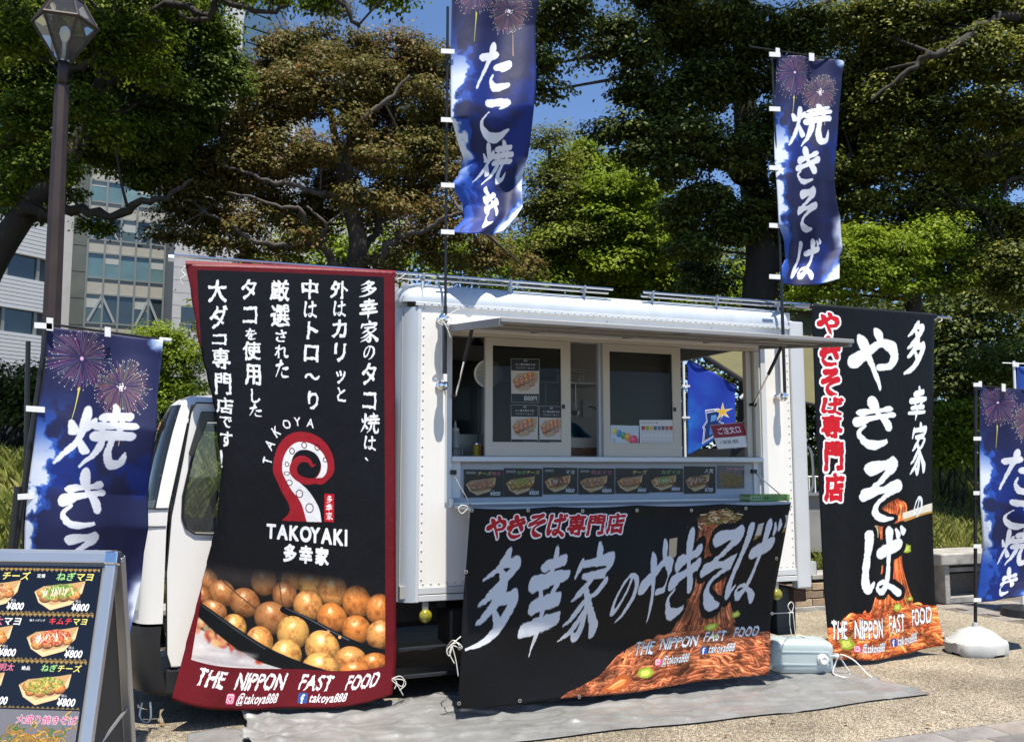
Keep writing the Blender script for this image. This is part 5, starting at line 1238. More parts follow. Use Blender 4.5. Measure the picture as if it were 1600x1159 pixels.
def tex_red():
    w, h = 900, 1720
    c = CV(w, h, (16, 16, 20)); red = (100, 20, 28)
    # picture of octopus balls in the pan
    px0, py0, px1, py1 = 46, 1225, 852, 1570
    pic = CV(px1-px0, py1-py0, (24, 20, 20)); pw, ph = pic.w, pic.h
    rg = random.Random(5)
    rows = [(-10, 60, 44, 2, 8), (300, 18, 38, 0, 5)]
    for (x, y, r, hu) in [(270, 40, 52, 2), (395, 22, 46, 0), (480, 36, 52, 3), (365, 78, 50, 2), (575, 48, 58, 0), (20, 70, 46, 2), (680, 78, 58, 1), (780, 100, 56, 1)]:
        ball(pic, x, y, r, hu, 7, int(x))
    for (x, y, r, hu) in [(90, 105, 56, 2), (0, 130, 42, 2), (470, 108, 60, 0), (190, 125, 64, 2), (575, 140, 60, 1), (680, 172, 58, 1), (310, 165, 68, 2), (790, 190, 62, 0)]:
        ball(pic, x, y, r, hu, 2, int(x)+9)
    pic.stroke([(60, 40), (190, 110), (240, 140)], [4, 4, 6], (60, 56, 56)); pic.stroke([(335, 20), (355, 110)], [4, 3], (70, 50, 50))
    pic.stroke([(360, 130), (500, 175), (650, 225), (830, 280)], [26, 34, 40, 46], (14, 16, 20)); pic.stroke([(370, 122), (500, 164), (650, 212)], [3, 4, 4], (90, 96, 110), 1)
    for (x, y, r, hu) in [(60, 185, 52, 2), (155, 222, 50, 3), (410, 210, 64, 3), (540, 250, 66, 3), (270, 255, 56, 0), (660, 290, 62, 0), (390, 290, 62, 3), (760, 310, 56, 1), (540, 330, 70, 3), (680, 345, 60, 1)]:
        ball(pic, x, y, r, hu, 2, int(x)+3)
    for (x, y) in [(540, 200), (610, 205), (560, 192)]: pic.disc(x, y, 7, 6, (232, 170, 110), 2)
    pic.poly([(-10, 245), (60, 250), (250, 300), (420, 350), (-10, 360)], (205, 198, 196), 8)
    for i in range(60):
        x = rg.uniform(0, 330); y = 228+x*.25+rg.uniform(-16, 20)
        pic.disc(x, y, rg.uniform(8, 22), rg.uniform(6, 14), rg.choice([(180, 40, 36), (205, 120, 80), (225, 180, 120), (150, 40, 40), (214, 190, 150)]), 8, .7)
    pic.stroke([(-10, 190), (120, 230), (300, 290), (560, 370)], [44, 50, 54, 56], (14, 16, 18), 3); pic.stroke([(0, 178), (130, 214), (300, 270)], [3, 5, 4], (60, 66, 70), 2)
    pic.disc(150, 20, 190, 34, (120, 112, 108), 40, .55); pic.disc(500, -6, 260, 20, (150, 140, 134), 40, .4)
    for i in range(30):
        x = rg.uniform(0, 260); y = 290+rg.uniform(0, 55); pic.disc(x, y, rg.uniform(20, 60), rg.uniform(4, 10), rg.choice([(226, 220, 218), (188, 180, 180), (170, 160, 162)]), 8, .5)
    c.a[py0:py1, px0:px1] = pic.a
    fade = np.clip((np.arange(py0-40, py0+70)-py0)/70.0, 0, 1)[:, None, None]; seg = c.a[py0-40:py0+70]; seg[:] = seg*fade+np.array([16, 16, 20])/255*(1-fade)
    # border
    for (x0, y0, x1, y1) in [(0, 0, w, 40), (0, 0, 46, h), (w-48, 0, w, h), (0, 1570, w, h)]: c.rect(x0, y0, x1, y1, red)
    # six columns of writing
    wh = (236, 236, 236)
    K = {'の': .7, 'は': .72, 'で': .75, 'す': .75, 'を': .72, 'さ': .72, 'れ': .72, 'た': .72, 'し': .72, 'と': .72, 'り': .9, '、': .6, '。': .6, 'ッ': .78, 'ー': .9, '〜': .9}
    cols = [('多幸家のタコ焼は、', 788, 66, 86), ('外はカリッと', 660, 72, 88), ('中はトロ〜り', 532, 72, 90), ('厳選された', 400, 78, 92), ('タコを使用した', 270, 78, 88), ('大ダコ専門店です!', 132, 84, 90)]
    for t, x, y, s in cols: c.vtext(t, x-s/2, y, s*.95, wh, 1.06, 'brush', K, .06)
    # tentacle logo
    R = (152, 28, 38); cx, cy = 476, 800
    def sp(r0, a0, a1, r1, n=26):
        return [(cx+(r0+(r1-r0)*k/n)*math.cos(a0+(a1-a0)*k/n), cy+(r0+(r1-r0)*k/n)*math.sin(a0+(a1-a0)*k/n)) for k in range(n+1)]
    body = [(415, 1062), (410, 960)]
    arc = sp(118, math.radians(165), math.radians(415), 92, 14)
    c.spoly([(382, 1062), (420, 1010), (372, 930), (340, 850), (345, 780), (372, 720), (430, 674), (505, 664), (575, 690), (615, 745), (620, 820), (590, 880), (560, 905), (520, 890), (545, 845), (560, 790), (545, 745), (505, 725), (455, 735), (420, 775), (412, 830), (440, 890), (500, 940), (550, 1000), (565, 1058)], R, 1)
    c.spoly([(498, 1060), (470, 985), (420, 930), (386, 860), (384, 790), (408, 740), (452, 708), (512, 706), (560, 730), (588, 775), (584, 830), (560, 872), (538, 890), (500, 906), (530, 880), (555, 830), (560, 785), (540, 748), (500, 733), (455, 742), (428, 775), (422, 830), (446, 886), (505, 938), (552, 1000), (566, 1057)], (228, 228, 228), 1)
    for x, y, r in [(404, 800, 9), (428, 744, 11), (484, 716, 11), (544, 718, 11), (580, 766, 9), (402, 850, 12), (415, 905, 13), (462, 950, 15), (510, 1004, 17)]:
        c.ring(x, y, r, 3.5, (70, 20, 28))
    S = sp(92, math.radians(60), math.radians(330), 34, 18)
    c.stroke([(590, 866)] + [(cx+16+(x-cx)*.9, cy+14+(y-cy)*.9) for x, y in S[::2]] + [(534, 790), (560, 820)], [18, 30, 38, 38, 36, 34, 32, 28, 24, 18, 12, 4][:len(S[::2])+3], R)
    c.rect(578, 945, 622, 1055, (190, 24, 34)); c.vtext('多幸家', 585, 952, 30, wh, 1.08)
    for ch, x, y, ro in [('T', 318, 790, -1.35), ('A', 330, 728, -1.0), ('K', 362, 676, -.65), ('O', 408, 640, -.35), ('Y', 462, 622, -.1), ('A', 520, 622, .12)]: c.glyph(ch, x-22, y-24, 36, 44, wh, 'brush', 0, 0, None, ro)
    x = 318
    for i, ch in enumerate('TAKOYAKI'):
        c.glyph(ch, x, 1078, 50, 56, wh, 'plain', 8); x += 50 if ch not in 'I' else 24
    for i, ch in enumerate('多幸家'): c.glyph(ch, 396+i*72, 1146, 62, 56, wh, 'plain', 7)
    for t, a, b in (('THE', 82, 200), ('NIPPON', 245, 452), ('FAST', 510, 645), ('FOOD', 700, 835)): c.fit(t, a, b, 1590, 58, wh, 'wild', .28)
    insta(c, 215, 1658, 36); c.fit('@takoya888', 262, 430, 1656, 36, wh, 'brush', .25); fbook(c, 512, 1656, 38); c.fit('takoya888', 560, 710, 1654, 36, wh, 'brush', .25)
    return c

def tex_black_wide():
    w, h = 1400, 860
    c = CV(w, h, (15, 15, 17)); wh = (206, 209, 214)  # white lettering greyed: shade under the hatch put into the print
    noodles(c, 1100, 110, 560, 112, 140, 800, 470, 1440, 1, 4, 1.0)  # duller noodle colours carry the same shade
    mottle(c, 470, 80, 1400, 860, 46, 3)
    c.poly([(0, 500), (0, 880), (430, 880), (500, 825), (640, 770), (720, 700), (830, 640), (860, 560)], (15, 15, 17), 1)
    c.poly([(1120, 140), (1260, 118), (1410, 70), (1410, 150), (1260, 178), (1120, 190)], (196, 190, 180), 1); c.poly([(1120, 182), (1260, 166), (1410, 134), (1410, 152), (1260, 186), (1120, 200)], (150, 120, 70), 1)
    c.poly([(890, 160), (925, 155), (925, 235), (890, 240)], (190, 170, 140), 1)
    rg = random.Random(8)
    c.disc(1098, 84, 92, 34, (120, 84, 52), 10)
    for i in range(170):
        x = 1098+rg.gauss(0, 44); y = 74+rg.gauss(0, 15)+abs(x-1098)*.22; L = rg.uniform(10, 30); a = rg.uniform(-.9, .9)
        c.stroke([(x, y), (x+L*math.cos(a), y+L*math.sin(a))], [7, 4], rg.choice([(190, 170, 130), (120, 120, 50), (150, 90, 60), (210, 196, 160), (90, 60, 36)]))
    for x, y, r in [(730, 800, 48), (850, 775, 40), (1150, 650, 30), (1130, 590, 34), (1240, 545, 22), (1205, 220, 36)]:
        cabbage(c, x, y, r, int(x)) if x != 730 else (c.poly([(650, 836), (672, 806), (706, 800), (722, 776), (762, 770), (790, 792), (772, 822), (720, 842)], (176, 88, 42), 2), c.poly([(676, 822), (704, 808), (740, 786), (768, 792), (752, 812), (706, 830)], (222, 142, 72), 4), c.stroke([(690, 818), (724, 800), (756, 790)], [3, 5, 2], (240, 196, 140), 2))
    # red heading
    x = 78
    for ch in 'やきそば専門店':
        c.glyph(ch, x, 42, 84, 90, (176, 28, 36), 'brush', 2, .12, [(9, (238, 234, 234))]); x += 88
    big = [('多', 20, 175, 205, 460), ('幸', 240, 180, 175, 500), ('家', 430, 175, 170, 455), ('の', 630, 290, 100, 260), ('や', 740, 160, 140, 400), ('き', 870, 140, 140, 410), ('そ', 1000, 130, 190, 400), ('ば', 1160, 90, 160, 410)]
    for ch, x, y, ww, hh in big:
        c.glyph(ch, x+30, y, ww, hh, wh, 'brush', 0, .16, [(10, (12, 12, 14))] if ch in 'きそば' else None)
    ol = [(5, (14, 10, 10))]
    for t, a, b, y in (('THE', 800, 885, 640), ('NIPPON', 910, 1075, 628), ('FAST', 1100, 1200, 612), ('FOOD', 1235, 1350, 600)): c.fit(t, a, b, y, 66, wh, 'wild', .2, ol)
    insta(c, 892, 728, 26); c.fit('@takoya888', 924, 1040, 718, 36, wh, 'brush', .25, ol); fbook(c, 1086, 700, 30); c.fit('takoya888', 1124, 1240, 692, 38, wh, 'brush', .25, ol)
    return c

def tex_black_tall():
    w, h = 720, 1900
    c = CV(w, h, (14, 14, 16)); wh = (236, 240, 244)
    c.poly([(295, 1200), (350, 1190), (350, 1260), (295, 1270)], (220, 190, 140), 1)
    noodles(c, 440, 1030, 1600, 104, 150, 1800, -20, 760, 1.15, 9, 1.15)
    mottle(c, 0, 1000, 720, 1900, 50, 5, .6, 1.4)
    c.poly([(520, 1110), (720, 1060), (720, 1140), (520, 1180)], (226, 220, 200), 1); c.poly([(520, 1170), (720, 1126), (720, 1146), (520, 1192)], (190, 140, 70), 1)
    for x, y, r in [(110, 1800, 58), (470, 1640, 36), (560, 1590, 26), (545, 1330, 34)]: cabbage(c, x, y, r, int(x))
    for i, ch in enumerate('やきそば専門店'): c.glyph(ch, 34+(i % 2)*6, 56+i*138, 128, 130, (196, 26, 38), 'brush', 4, .08, [(11, (244, 240, 240))])
    for (ch, x, y, ww, hh) in [('や', 215, 130, 290, 300), ('き', 225, 470, 270, 320), ('そ', 225, 830, 310, 350), ('ば', 235, 1210, 290, 350)]:
        c.glyph(ch, x, y, ww, hh, wh, 'brush', 1, .08, [(11, (12, 12, 14))] if ch in 'そば' else None)
    for (ch, x, y, ww, hh) in [('多', 545, 70, 130, 270), ('幸', 565, 390, 110, 230), ('家', 575, 640, 105, 270), ('の', 590, 1000, 70, 180)]:
        c.glyph(ch, x, y, ww, hh, wh, 'brush', 1, .1)
    ol = [(5, (14, 10, 10))]
    for t, a, b, y in (('THE', 22, 130, 1690), ('NIPPON', 172, 350, 1688), ('FAST', 400, 505, 1678), ('FOOD', 560, 690, 1668)): c.fit(t, a, b, y, 86, (242, 242, 242), 'wild', .15, ol)
    insta(c, 158, 1806, 38); c.fit('@takoya888', 204, 350, 1796, 50, wh, 'brush', .2, ol); fbook(c, 398, 1790, 40); c.fit('takoya888', 446, 580, 1780, 50, wh, 'brush', .2, ol)
    return c

def tex_nobori(text, seed=1, sizes=None):
    w, h = 540, 1600
    c = CV(w, h, (30, 35, 76)); n1 = vnoise(h, w, 210, seed, 4); n2 = vnoise(h, w, 60, seed+3, 5)
    blue = np.zeros((h, w, 3), np.float32); blue[:] = (22, 46, 128); k = np.clip((n1-.47)*7+(n2-.5)*1.5, 0, 1)
    yy = np.arange(h)[:, None]/h; k = k*np.clip((yy-.22)*5, 0, 1)
    c.put(k*.85, blue)
    xx = np.arange(w)[None]/w
    edge = np.clip(((.12-xx)*6+(n1-.5)*1.7+(n2-.5)*1.6-.1)*5, 0, 1)*np.clip((yy-.28)*8, 0, 1)*np.clip((.82-yy)*8, 0, 1)
    halo = np.clip(((.18-xx)*6+(n1-.5)*1.8+(n2-.5)*2.8)*2.5, 0, 1)*np.clip((yy-.18)*8, 0, 1)
    c.put(halo*.8, (44, 92, 190)); c.put(edge, (214, 222, 236))
    tr = np.clip((.14-np.hypot((1-xx)*.9, yy*3.0)+(n2-.5)*.12)*12, 0, 1); c.put(np.clip(tr*2, 0, 1)*.7, (60, 110, 200)); c.put(tr, (226, 236, 246))
    br = np.clip((.13-abs(1-xx)+(n1-.5)*.3)*9, 0, 1)*np.clip(1-abs(yy-.8)*9, 0, 1)*2; c.put(np.clip(br, 0, 1), (200, 208, 226))
    bl = np.clip((.3-np.hypot(1-xx, (1-yy)*2.2)+(n2-.5)*.3)*6, 0, 1); c.put(np.clip(bl*1.6, 0, 1)*.7, (40, 96, 200)); c.put(np.clip((bl-.5)*2, 0, 1), (214, 222, 240))
    rg = random.Random(seed)
    for (cx, cy, R, cola, colb, nr) in [(150, 130, 152, (226, 190, 222), (232, 150, 190), 66), (370, 250, 140, (240, 205, 190), (230, 170, 150), 80)]:
        c.disc(cx, cy, R*.8, R*.8, (70, 50, 90), R*.6, .5)
        for i in range(nr*2):
            a = 6.283*i/nr+rg.uniform(-.03, .03); r0 = rg.uniform(.1, .6)*R; r1 = rg.uniform(.62, 1.0)*R
            k = rg.random(); cc = tuple((cola[j]*k+colb[j]*(1-k))*rg.uniform(.45, .8) for j in range(3)); sg = .02*R
            c.stroke([(cx+r0*math.cos(a), cy+r0*math.sin(a)), (cx+(r0+r1)/2*math.cos(a), cy+(r0+r1)/2*math.sin(a)+sg), (cx+r1*math.cos(a), cy+r1*math.sin(a)+3*sg)], [1.0, 1.4, 1.9], cc)
            if rg.random() < .7: c.disc(cx+r1*1.03*math.cos(a), cy+r1*1.03*math.sin(a)+3*sg, 2.2, 2.2, (226, 222, 214))
        c.disc(cx, cy, 9, 9, (238, 190, 220), 3)
        if nr > 70:
            for i in range(26):
                a = rg.uniform(0, 6.28); r = rg.uniform(0, 24); c.disc(cx+r*math.cos(a), cy+r*math.sin(a), 3, 3, (250, 240, 236))
    c.stroke([(150, 280), (148, 330), (140, 430)], [10, 5, 2], (206, 200, 90)); c.stroke([(400, 400), (398, 520)], [3, 5], (190, 150, 120))
    wh = (224, 226, 232)
    for ch, x, y, ww, hh in text: c.glyph(ch, x, y, ww, hh, wh, 'brush', 1, .12)
    return c

def tex_menu_cell(name, kind, seed, price='¥800', sub='', cname=(235, 225, 130), w=300, h=210, gold=True):
    c = CV(w, h, (17, 19, 28))
    if gold:
        for i in range(0, w, 22): c.poly([(i, 4), (i+11, -8), (i+22, 4), (i+11, 16)], (150, 120, 60), 1)
        for i in range(0, w, 22): c.poly([(i-8, h), (i+3, h-12), (i+14, h)], (120, 98, 50), 1)
    boat(c, w*.42, h*.6, w*.76, min(h*.66, w*.66), kind, seed)
    if sub: c.text(sub, 12, 26, 20 if len(sub) < 4 else 12, (225, 225, 220), 'plain', 3)
    n = len(name); sz = min(44, (w*.6)/max(1, n))
    x = w-20-sz*n*1.0
    for i, ch in enumerate(name):
        cc = cname[i] if isinstance(cname, list) else cname
        c.glyph(ch, x+i*sz, 16, sz, sz*1.0, cc, 'plain', 3, .15)
    c.text('税込', w-92, h-66, 13, (200, 200, 200), 'plain', 2)
    c.text(price, w-104, h-50, 36, (240, 240, 240), 'plain', 5, .15, .78)
    return c

def tex_yakisoba(w, h, seed, title=True, green=True):
    c = CV(w, h, (110, 108, 112)); rg = random.Random(seed)
    for i in range(260):
        x = rg.gauss(w*.5, w*.24); y = rg.gauss(h*.68, h*.2); L = rg.uniform(14, 42)*w/300; a = rg.uniform(0, 6.28)
        k = rg.random(); cc = (150+70*k, 110+60*k, 40+30*k) if rg.random() < .8 else (90, 120, 50)
        c.stroke([(x, y), (x+L*math.cos(a), y+L*math.sin(a)*.6), (x+L*math.cos(a+.8), y+L*math.sin(a+.8))], [5*w/300]*3, tuple(v*.55 for v in cc)); c.stroke([(x, y), (x+L*math.cos(a), y+L*math.sin(a)*.6), (x+L*math.cos(a+.8), y+L*math.sin(a+.8))], [3*w/300]*3, cc)
    if title:
        for i, ch in enumerate('大盛り焼きそば'): c.glyph(ch, w*.32+i*w*.095, h*.08, w*.095, w*.1, (170, 40, 90), 'plain', 2, .1, [(5, (240, 235, 240))])
    return c

def tex_meat(w, h, seed):
    c = CV(w, h, (120, 96, 108)); rg = random.Random(seed)
    for i in range(420):
        x, y = rg.uniform(0, w), rg.uniform(0, h); r = rg.uniform(7, 15); k = rg.random()
        c.disc(x, y, r, r*.75, (90, 64, 78), 2); c.disc(x-1, y-2, r*.8, r*.55, (150+50*k, 124+40*k, 140+40*k), 3)
    return c

def tex_board():
    c = CV(920, 1450, (17, 19, 28))
    ye = (226, 214, 110); gr = (150, 200, 120); pk = (205, 110, 130); rd = (214, 60, 60); wh = (235, 235, 225)
    cells = [[('ソース', 3, 1, '人気', ye), ('チーズ', 1, 2, '', ye), ('ねぎマヨ', 0, 3, '定番', [gr, gr, ye, ye])],
             [('マヨ', 3, 4, '', wh), ('明太マヨ', 5, 5, '', [pk, pk, wh, wh]), ('キムチマヨ', 2, 6, '新トッピング', [rd, rd, rd, ye, ye])],
             [('ねぎ', 0, 7, '', gr), ('チーズ明太', 5, 8, '', [ye, ye, ye, pk, pk]), ('ねぎチーズ', 4, 9, '絶品', [gr, gr, ye, ye, ye])]]
    for r in range(3):
        for q in range(3):
            nm, kd, sd, sub, cc = cells[r][q]; t = tex_menu_cell(nm, kd, sd, '¥800', sub, cc, 300, 214)
            c.a[12+r*215:12+r*215+214, 10+q*300:310+q*300] = t.a
    t = tex_yakisoba(400, 260, 4); c.a[662:922, 510:910] = t.a; t = tex_meat(492, 260, 5); c.a[662:922, 10:502] = t.a
    for q in range(3):
        for r in range(2): t = tex_menu_cell(['たこ焼き', '焼きそば', 'セット'][q], q+r, 20+q+3*r, '¥900', '', ye, 300, 240); c.a[940+r*250:1180+r*250, 10+q*300:310+q*300] = t.a
    return c

def tex_poster():
    c = CV(280, 430, (12, 12, 14))
    c.rect(0, 118, 280, 345, (206, 200, 190)); c.rect(125, 12, 160, 28, (150, 150, 150))
    c.text('たこ焼き焼きそば', 46, 44, 24, (200, 200, 200), 'plain', 3); c.text('ファミリーセット', 46, 78, 24, (200, 200, 200), 'plain', 3)
    rg = random.Random(3)
    c.poly([(8, 215), (60, 150), (230, 125), (272, 140), (262, 220), (180, 305), (90, 320), (40, 290)], (186, 160, 130), 1)
    for i in range(8): ball(c, 60+44*(i % 4)+8*(i//4), 245-(i % 4)*22+(i//4)*34-20, 30, 1, 1, i)
    for i in range(90):
        x, y = 50+rg.random()*190, 175+rg.random()*90; c.disc(x, y, 5, 4, rg.choice([(120, 40, 30), (90, 30, 24), (150, 60, 40)]), 1)
    for i in range(14): c.stroke([(40+i*15, 160+rg.random()*20), (56+i*14, 205), (36+i*15, 262-i*3)], [3, 3, 3], (222, 200, 180))
    c.text('1000円', 120, 362, 48, (214, 214, 214), 'plain', 4, 0, .85)
    c.rect(0, 0, 280, 3, (190, 190, 190)); c.rect(0, 427, 280, 430, (190, 190, 190)); c.rect(0, 0, 3, 430, (190, 190, 190)); c.rect(277, 0, 280, 430, (190, 190, 190))
    return c

def tex_ices():
    c = CV(280, 280, (206, 220, 232))
    for x, y, r, cc in [(40, 70, 30, (230, 210, 80)), (84, 96, 36, (60, 140, 190)), (128, 120, 36, (90, 150, 100)), (172, 140, 42, (232, 160, 60)), (230, 180, 56, (214, 70, 110))]:
        c.disc(x, y, r*.8, r*1.2, cc, 2); c.disc(x-r*.2, y-r*.4, r*.4, r*.5, tuple(min(255, v+40) for v in cc), r*.4)
    c.vtext('かき氷', 22, 150, 26, (60, 90, 130), 1.1, 'plain', None, 0, None, 1)
    return c

def tex_chart():
    c = CV(340, 300, (224, 224, 224)); c.text('かき氷 シロップ 一覧', 20, 20, 16, (40, 40, 40), 'plain', 2)
    cs = [(170, 50, 40), (150, 170, 50), (220, 190, 60), (70, 100, 150), (120, 120, 130), (90, 90, 100), (190, 80, 70), (200, 60, 50)]
    for i, cc in enumerate(cs): c.rect(18+i*38, 62, 50+i*38, 100, cc); c.rect(18+i*38, 106, 48+i*38, 110, (80, 80, 80))
    c.rect(18, 128, 322, 130, (90, 90, 90)); c.rect(18, 186, 322, 188, (90, 90, 90))
    for i in range(9): c.rect(18+i*38, 128, 19+i*38, 188, (110, 110, 110))
    rg = random.Random(2)
    for j in range(4):
        x = 18
        while x < 300: L = rg.uniform(10, 40); c.rect(x, 212+j*18, min(318, x+L), 216+j*18, (120, 120, 120)); x += L+4
    return c

def tex_order():
    c = CV(420, 260, (226, 222, 218)); c.rect(0, 0, 420, 140, (140, 22, 36))
    for i, ch in enumerate('ご注文口'): c.glyph(ch, 60+i*76, 34, 74, 74, (235, 228, 228), 'plain', 3)
    c.text('→ ORDER HERE', 50, 168, 40, (40, 40, 40), 'plain', 3, 0, .62)
    for r in ((0, 0, 420, 6), (0, 254, 420, 260), (0, 0, 6, 260), (414, 0, 420, 260)): c.rect(*r, (170, 160, 160))
    return c

def tex_team():
    w, h = 400, 800; c = CV(w, h, (30, 60, 170)); n = vnoise(h, w, 200, 4, 4); yy = np.arange(h)[:, None]/h; xx = np.arange(w)[None]/w
    c.put(np.clip((n-.4)*2*(1.1-xx)*yy*1.6, 0, 1), (40, 140, 225)); c.put(np.clip((.5-yy)*1.2, 0, 1)*.5, (40, 50, 160))
    body = [(150, 420), (255, 410), (285, 440), (290, 490), (262, 530), (292, 560), (300, 620), (262, 680), (130, 690), (140, 560), (130, 540), (160, 500)]
    def grow(k): return [(210+(x-210)*k, 550+(y-550)*k) for x, y in body]
    c.poly(grow(1.13), (235, 240, 248), 1); c.poly(grow(1.05), (20, 40, 110), 1); c.poly(grow(.98), (235, 240, 248), 1); c.poly(grow(.92), (18, 50, 110), 1)
    c.poly([(195, 455), (235, 452), (248, 480), (230, 508), (190, 512)], (90, 150, 220), 1); c.poly([(186, 556), (232, 552), (250, 600), (226, 642), (180, 646)], (60, 130, 210), 1)
    for k, cc in ((1.25, (240, 240, 245)), (1.0, (238, 190, 60))):
        P = []
        for i in range(10):
            r = (74 if i % 2 == 0 else 22)*k; a = -math.pi/2+i*math.pi/5; P.append((296+r*math.cos(a), 432+r*1.15*math.sin(a)))
        c.poly(P, cc, 1)
    return c
# ================================================================ BANNERS
def cr1(P, t):
    n = len(P)-1; x = min(max(t, 0), 1)*n; i = min(int(x), n-1); f = x-i
    a, b, c, d = P[max(i-1, 0)], P[i], P[i+1], P[min(i+2, n)]
    return tuple(.5*((2*q)+(-p+r)*f+(2*p-5*q+4*r-s)*f*f+(-p+3*q-3*r+s)*f**3) for p, q, r, s in zip(a, b, c, d))
def edge_at(E, v):
    """E: list of (v, px, py, d) sorted by v"""
    vs = [e[0] for e in E]; i = 0
    while i < len(E)-2 and v > vs[i+1]: i += 1
    f = (v-vs[i])/(vs[i+1]-vs[i]); f = max(0, min(1, f)); g_ = f*f*(3-2*f)*.5+f*.5
    return tuple(a+(b-a)*g_ for a, b in zip(E[i][1:], E[i+1][1:]))
def cloth(name, left, right, mat, parent, nu, nv, rip, place, top=None, bottom=None, thick=.0022, fold=None):
    def P(u, v):
        l = edge_at(left, v); r = edge_at(right, v); px = l[0]+(r[0]-l[0])*u; py = l[1]+(r[1]-l[1])*u; d = l[2]+(r[2]-l[2])*u
        if top: py += top(u)*(1-v)**3
        if bottom: py += bottom(u)*v**3
        if fold:                                  # where the hem lies left of the visible edge it curls back behind it
            e = edge_at(fold, v)[0]
            if px < e: k = e-px; px = e+k*.35; d -= .0035*k
            else: d -= .012*math.exp(-(px-e)/9)
        q = place(px, py, d)
        return q[0], q[1]+rip(u, v), q[2]
    m = MB(TF if place is tp else W); m.grid(P, nu, nv); m.smooth = True
    return m.build(name, mat, parent, fix=False, thick=thick)
def cord(pts, parent, frame=TF, r=.0035, mat=None, nm='cord'):
    return MB(frame).tube(catmull(pts, 6), r, 6).build(nm, mat or M_CORD, parent, smooth=True)
M_CORD = pm('white_cord', (.62, .60, .54, 1), .8)
M_GROM = pm('brass_grommet', (.45, .42, .36, 1), .35, .9)
sn = math.sin

# --- red-bordered takoyaki banner
rbn = thing('hanging_banner', 'tall black takoyaki banner with dark red border and tentacle emblem, hanging beside the cab', 'banner', (-1.4, -.08, .1), TF)
def red_rip(u, v): return .014*sn(9*u+4*v)*v+.03*v*v*sn(3.0*u+1)-.02*(1-v)*sn(3.14*u)-.010*sn(22*u+5*v)*(1-u)*v
cloth('printed_sheet', [(0, 290, 413, .07), (.02, 291, 420, .07), (.18, 297, 530, .08), (.36, 308, 640, .10), (.50, 311, 730, .11), (.62, 308, 800, .10), (.80, 298, 930, .08), (.92, 281, 1030, .10), (1, 268, 1094, .13)],
      [(0, 617, 425, .07), (.5, 617, 750, .06), (.9, 618, 1030, .06), (1, 612, 1082, .08)], img_mat('print_takoyaki_banner', tex_red().a, .42, .6, .22), rbn, 60, 110, red_rip, tp,
      bottom=lambda u: 24*sn(3.14*u)+4*sn(9*u), fold=[(0, 289, 0, 0), (.18, 309, 0, 0), (.36, 336, 0, 0), (.50, 345, 0, 0), (.62, 340, 0, 0), (.80, 310, 0, 0), (.92, 284, 0, 0), (1, 268, 0, 0)])
MB(TF).tube([tp(290, 413, .05), tp(617, 428, .04)], .022, 10).build('sleeve', pm('red_vinyl', srgb(120, 24, 34), .4, var=.1, vscale=8), rbn, smooth='auto')
MB(TF).tube([tp(263, 403, .05), tp(272, 404, .05)], .02, 10).build('bar_end_cap', M_STRAP, rbn, smooth='auto')
cord([tp(290, 416, .07), tp(284, 424, .07), tp(290, 430, .08), tp(282, 436, .08), tp(286, 446, .08)], rbn); cord([tp(614, 432, .07), tp(622, 436, .03), tp(634, 428, .02)], rbn)
for pts in ([(612, 1060), (626, 1056), (634, 1068), (624, 1078)], [(612, 1062), (622, 1072), (630, 1086)], [(614, 1060), (620, 1066), (616, 1076)], [(612, 1060), (630, 1062), (628, 1072), (618, 1066)]): cord([tp(a, b, .09) for a, b in pts], rbn, r=.003)

# --- wide black yakisoba banner in front of the counter
wbn = thing('counter_banner', 'wide black yakisoba banner with shade-dimmed brush lettering and heaped noodles hung below the counter', 'banner', (1.5, -.45, .08), TF)
def wide_rip(u, v): return -.012*(1-v)**3+min(1, v*6)*.022*sn(5*u+6*v)*sn(3.14*v)+.018*sn(14*u-8*v)*(v*(1-v))*2-.008*abs(sn(15*u+3*v))*(1-v)**2-.012*sn(7*(u-v)+1)
cloth('printed_sheet', [(0, 733, 793, .465), (.3, 729, 890, .47), (.7, 719, 1010, .46), (1, 713, 1106, .47)], [(0, 1231, 785, .465), (.5, 1215, 918, .44), (.75, 1203, 985, .40), (1, 1200, 1050, .42)],
      img_mat('print_yakisoba_wide', tex_black_wide().a, .48, .7, .22), wbn, 90, 54, wide_rip, tp, top=lambda u: 3*abs(sn(12*u)), bottom=lambda u: 6*sn(3.14*u)+2*sn(14*u))
gr = MB(TF)
for i, (px, py) in enumerate([(737, 797), (825, 797), (910, 798), (995, 797), (1080, 797), (1165, 794), (728, 893), (718, 1012), (717, 1098), (812, 1094), (905, 1088), (1213, 872), (1206, 958), (1204, 1042)]):
    g2 = MB(TF); c = tp(px, py, .492); g2.lathe(c, [(.006, 0), (.012, .002), (.012, .004), (.006, .005)], 12, (0, -1, 0)); g2.build('grommet', M_GROM, wbn, smooth='auto')
cord([tp(718, 1008, .49), tp(708, 1000, .46), tp(698, 1012, .3), tp(704, 1022, .2)], wbn)
for pts in ([(706, 1006), (698, 1016), (702, 1024), (707, 1008)], [(706, 1006), (716, 1004), (722, 1012), (708, 1008)], [(706, 1008), (712, 1030), (716, 1056)], [(706, 1006), (720, 994)], [(705, 1010), (703, 1022), (710, 1036)]): cord([tp(a, b, .48) for a, b in pts], wbn)
cord([tp(733, 792, .47), tp(722, 789, .46), tp(716, 795, .46), tp(722, 802, .46), tp(732, 793, .47)], wbn)
cord([tp(1204, 958, .44), tp(1228, 957, .3), tp(1240, 956, .12)], wbn)
for pts in ([(1237, 957), (1231, 947), (1236, 940), (1240, 946), (1237, 957)], [(1234, 957), (1234, 975), (1238, 998)], [(1239, 957), (1241, 975), (1244, 1000)]): cord([tp(a, b, .10) for a, b in pts], wbn)

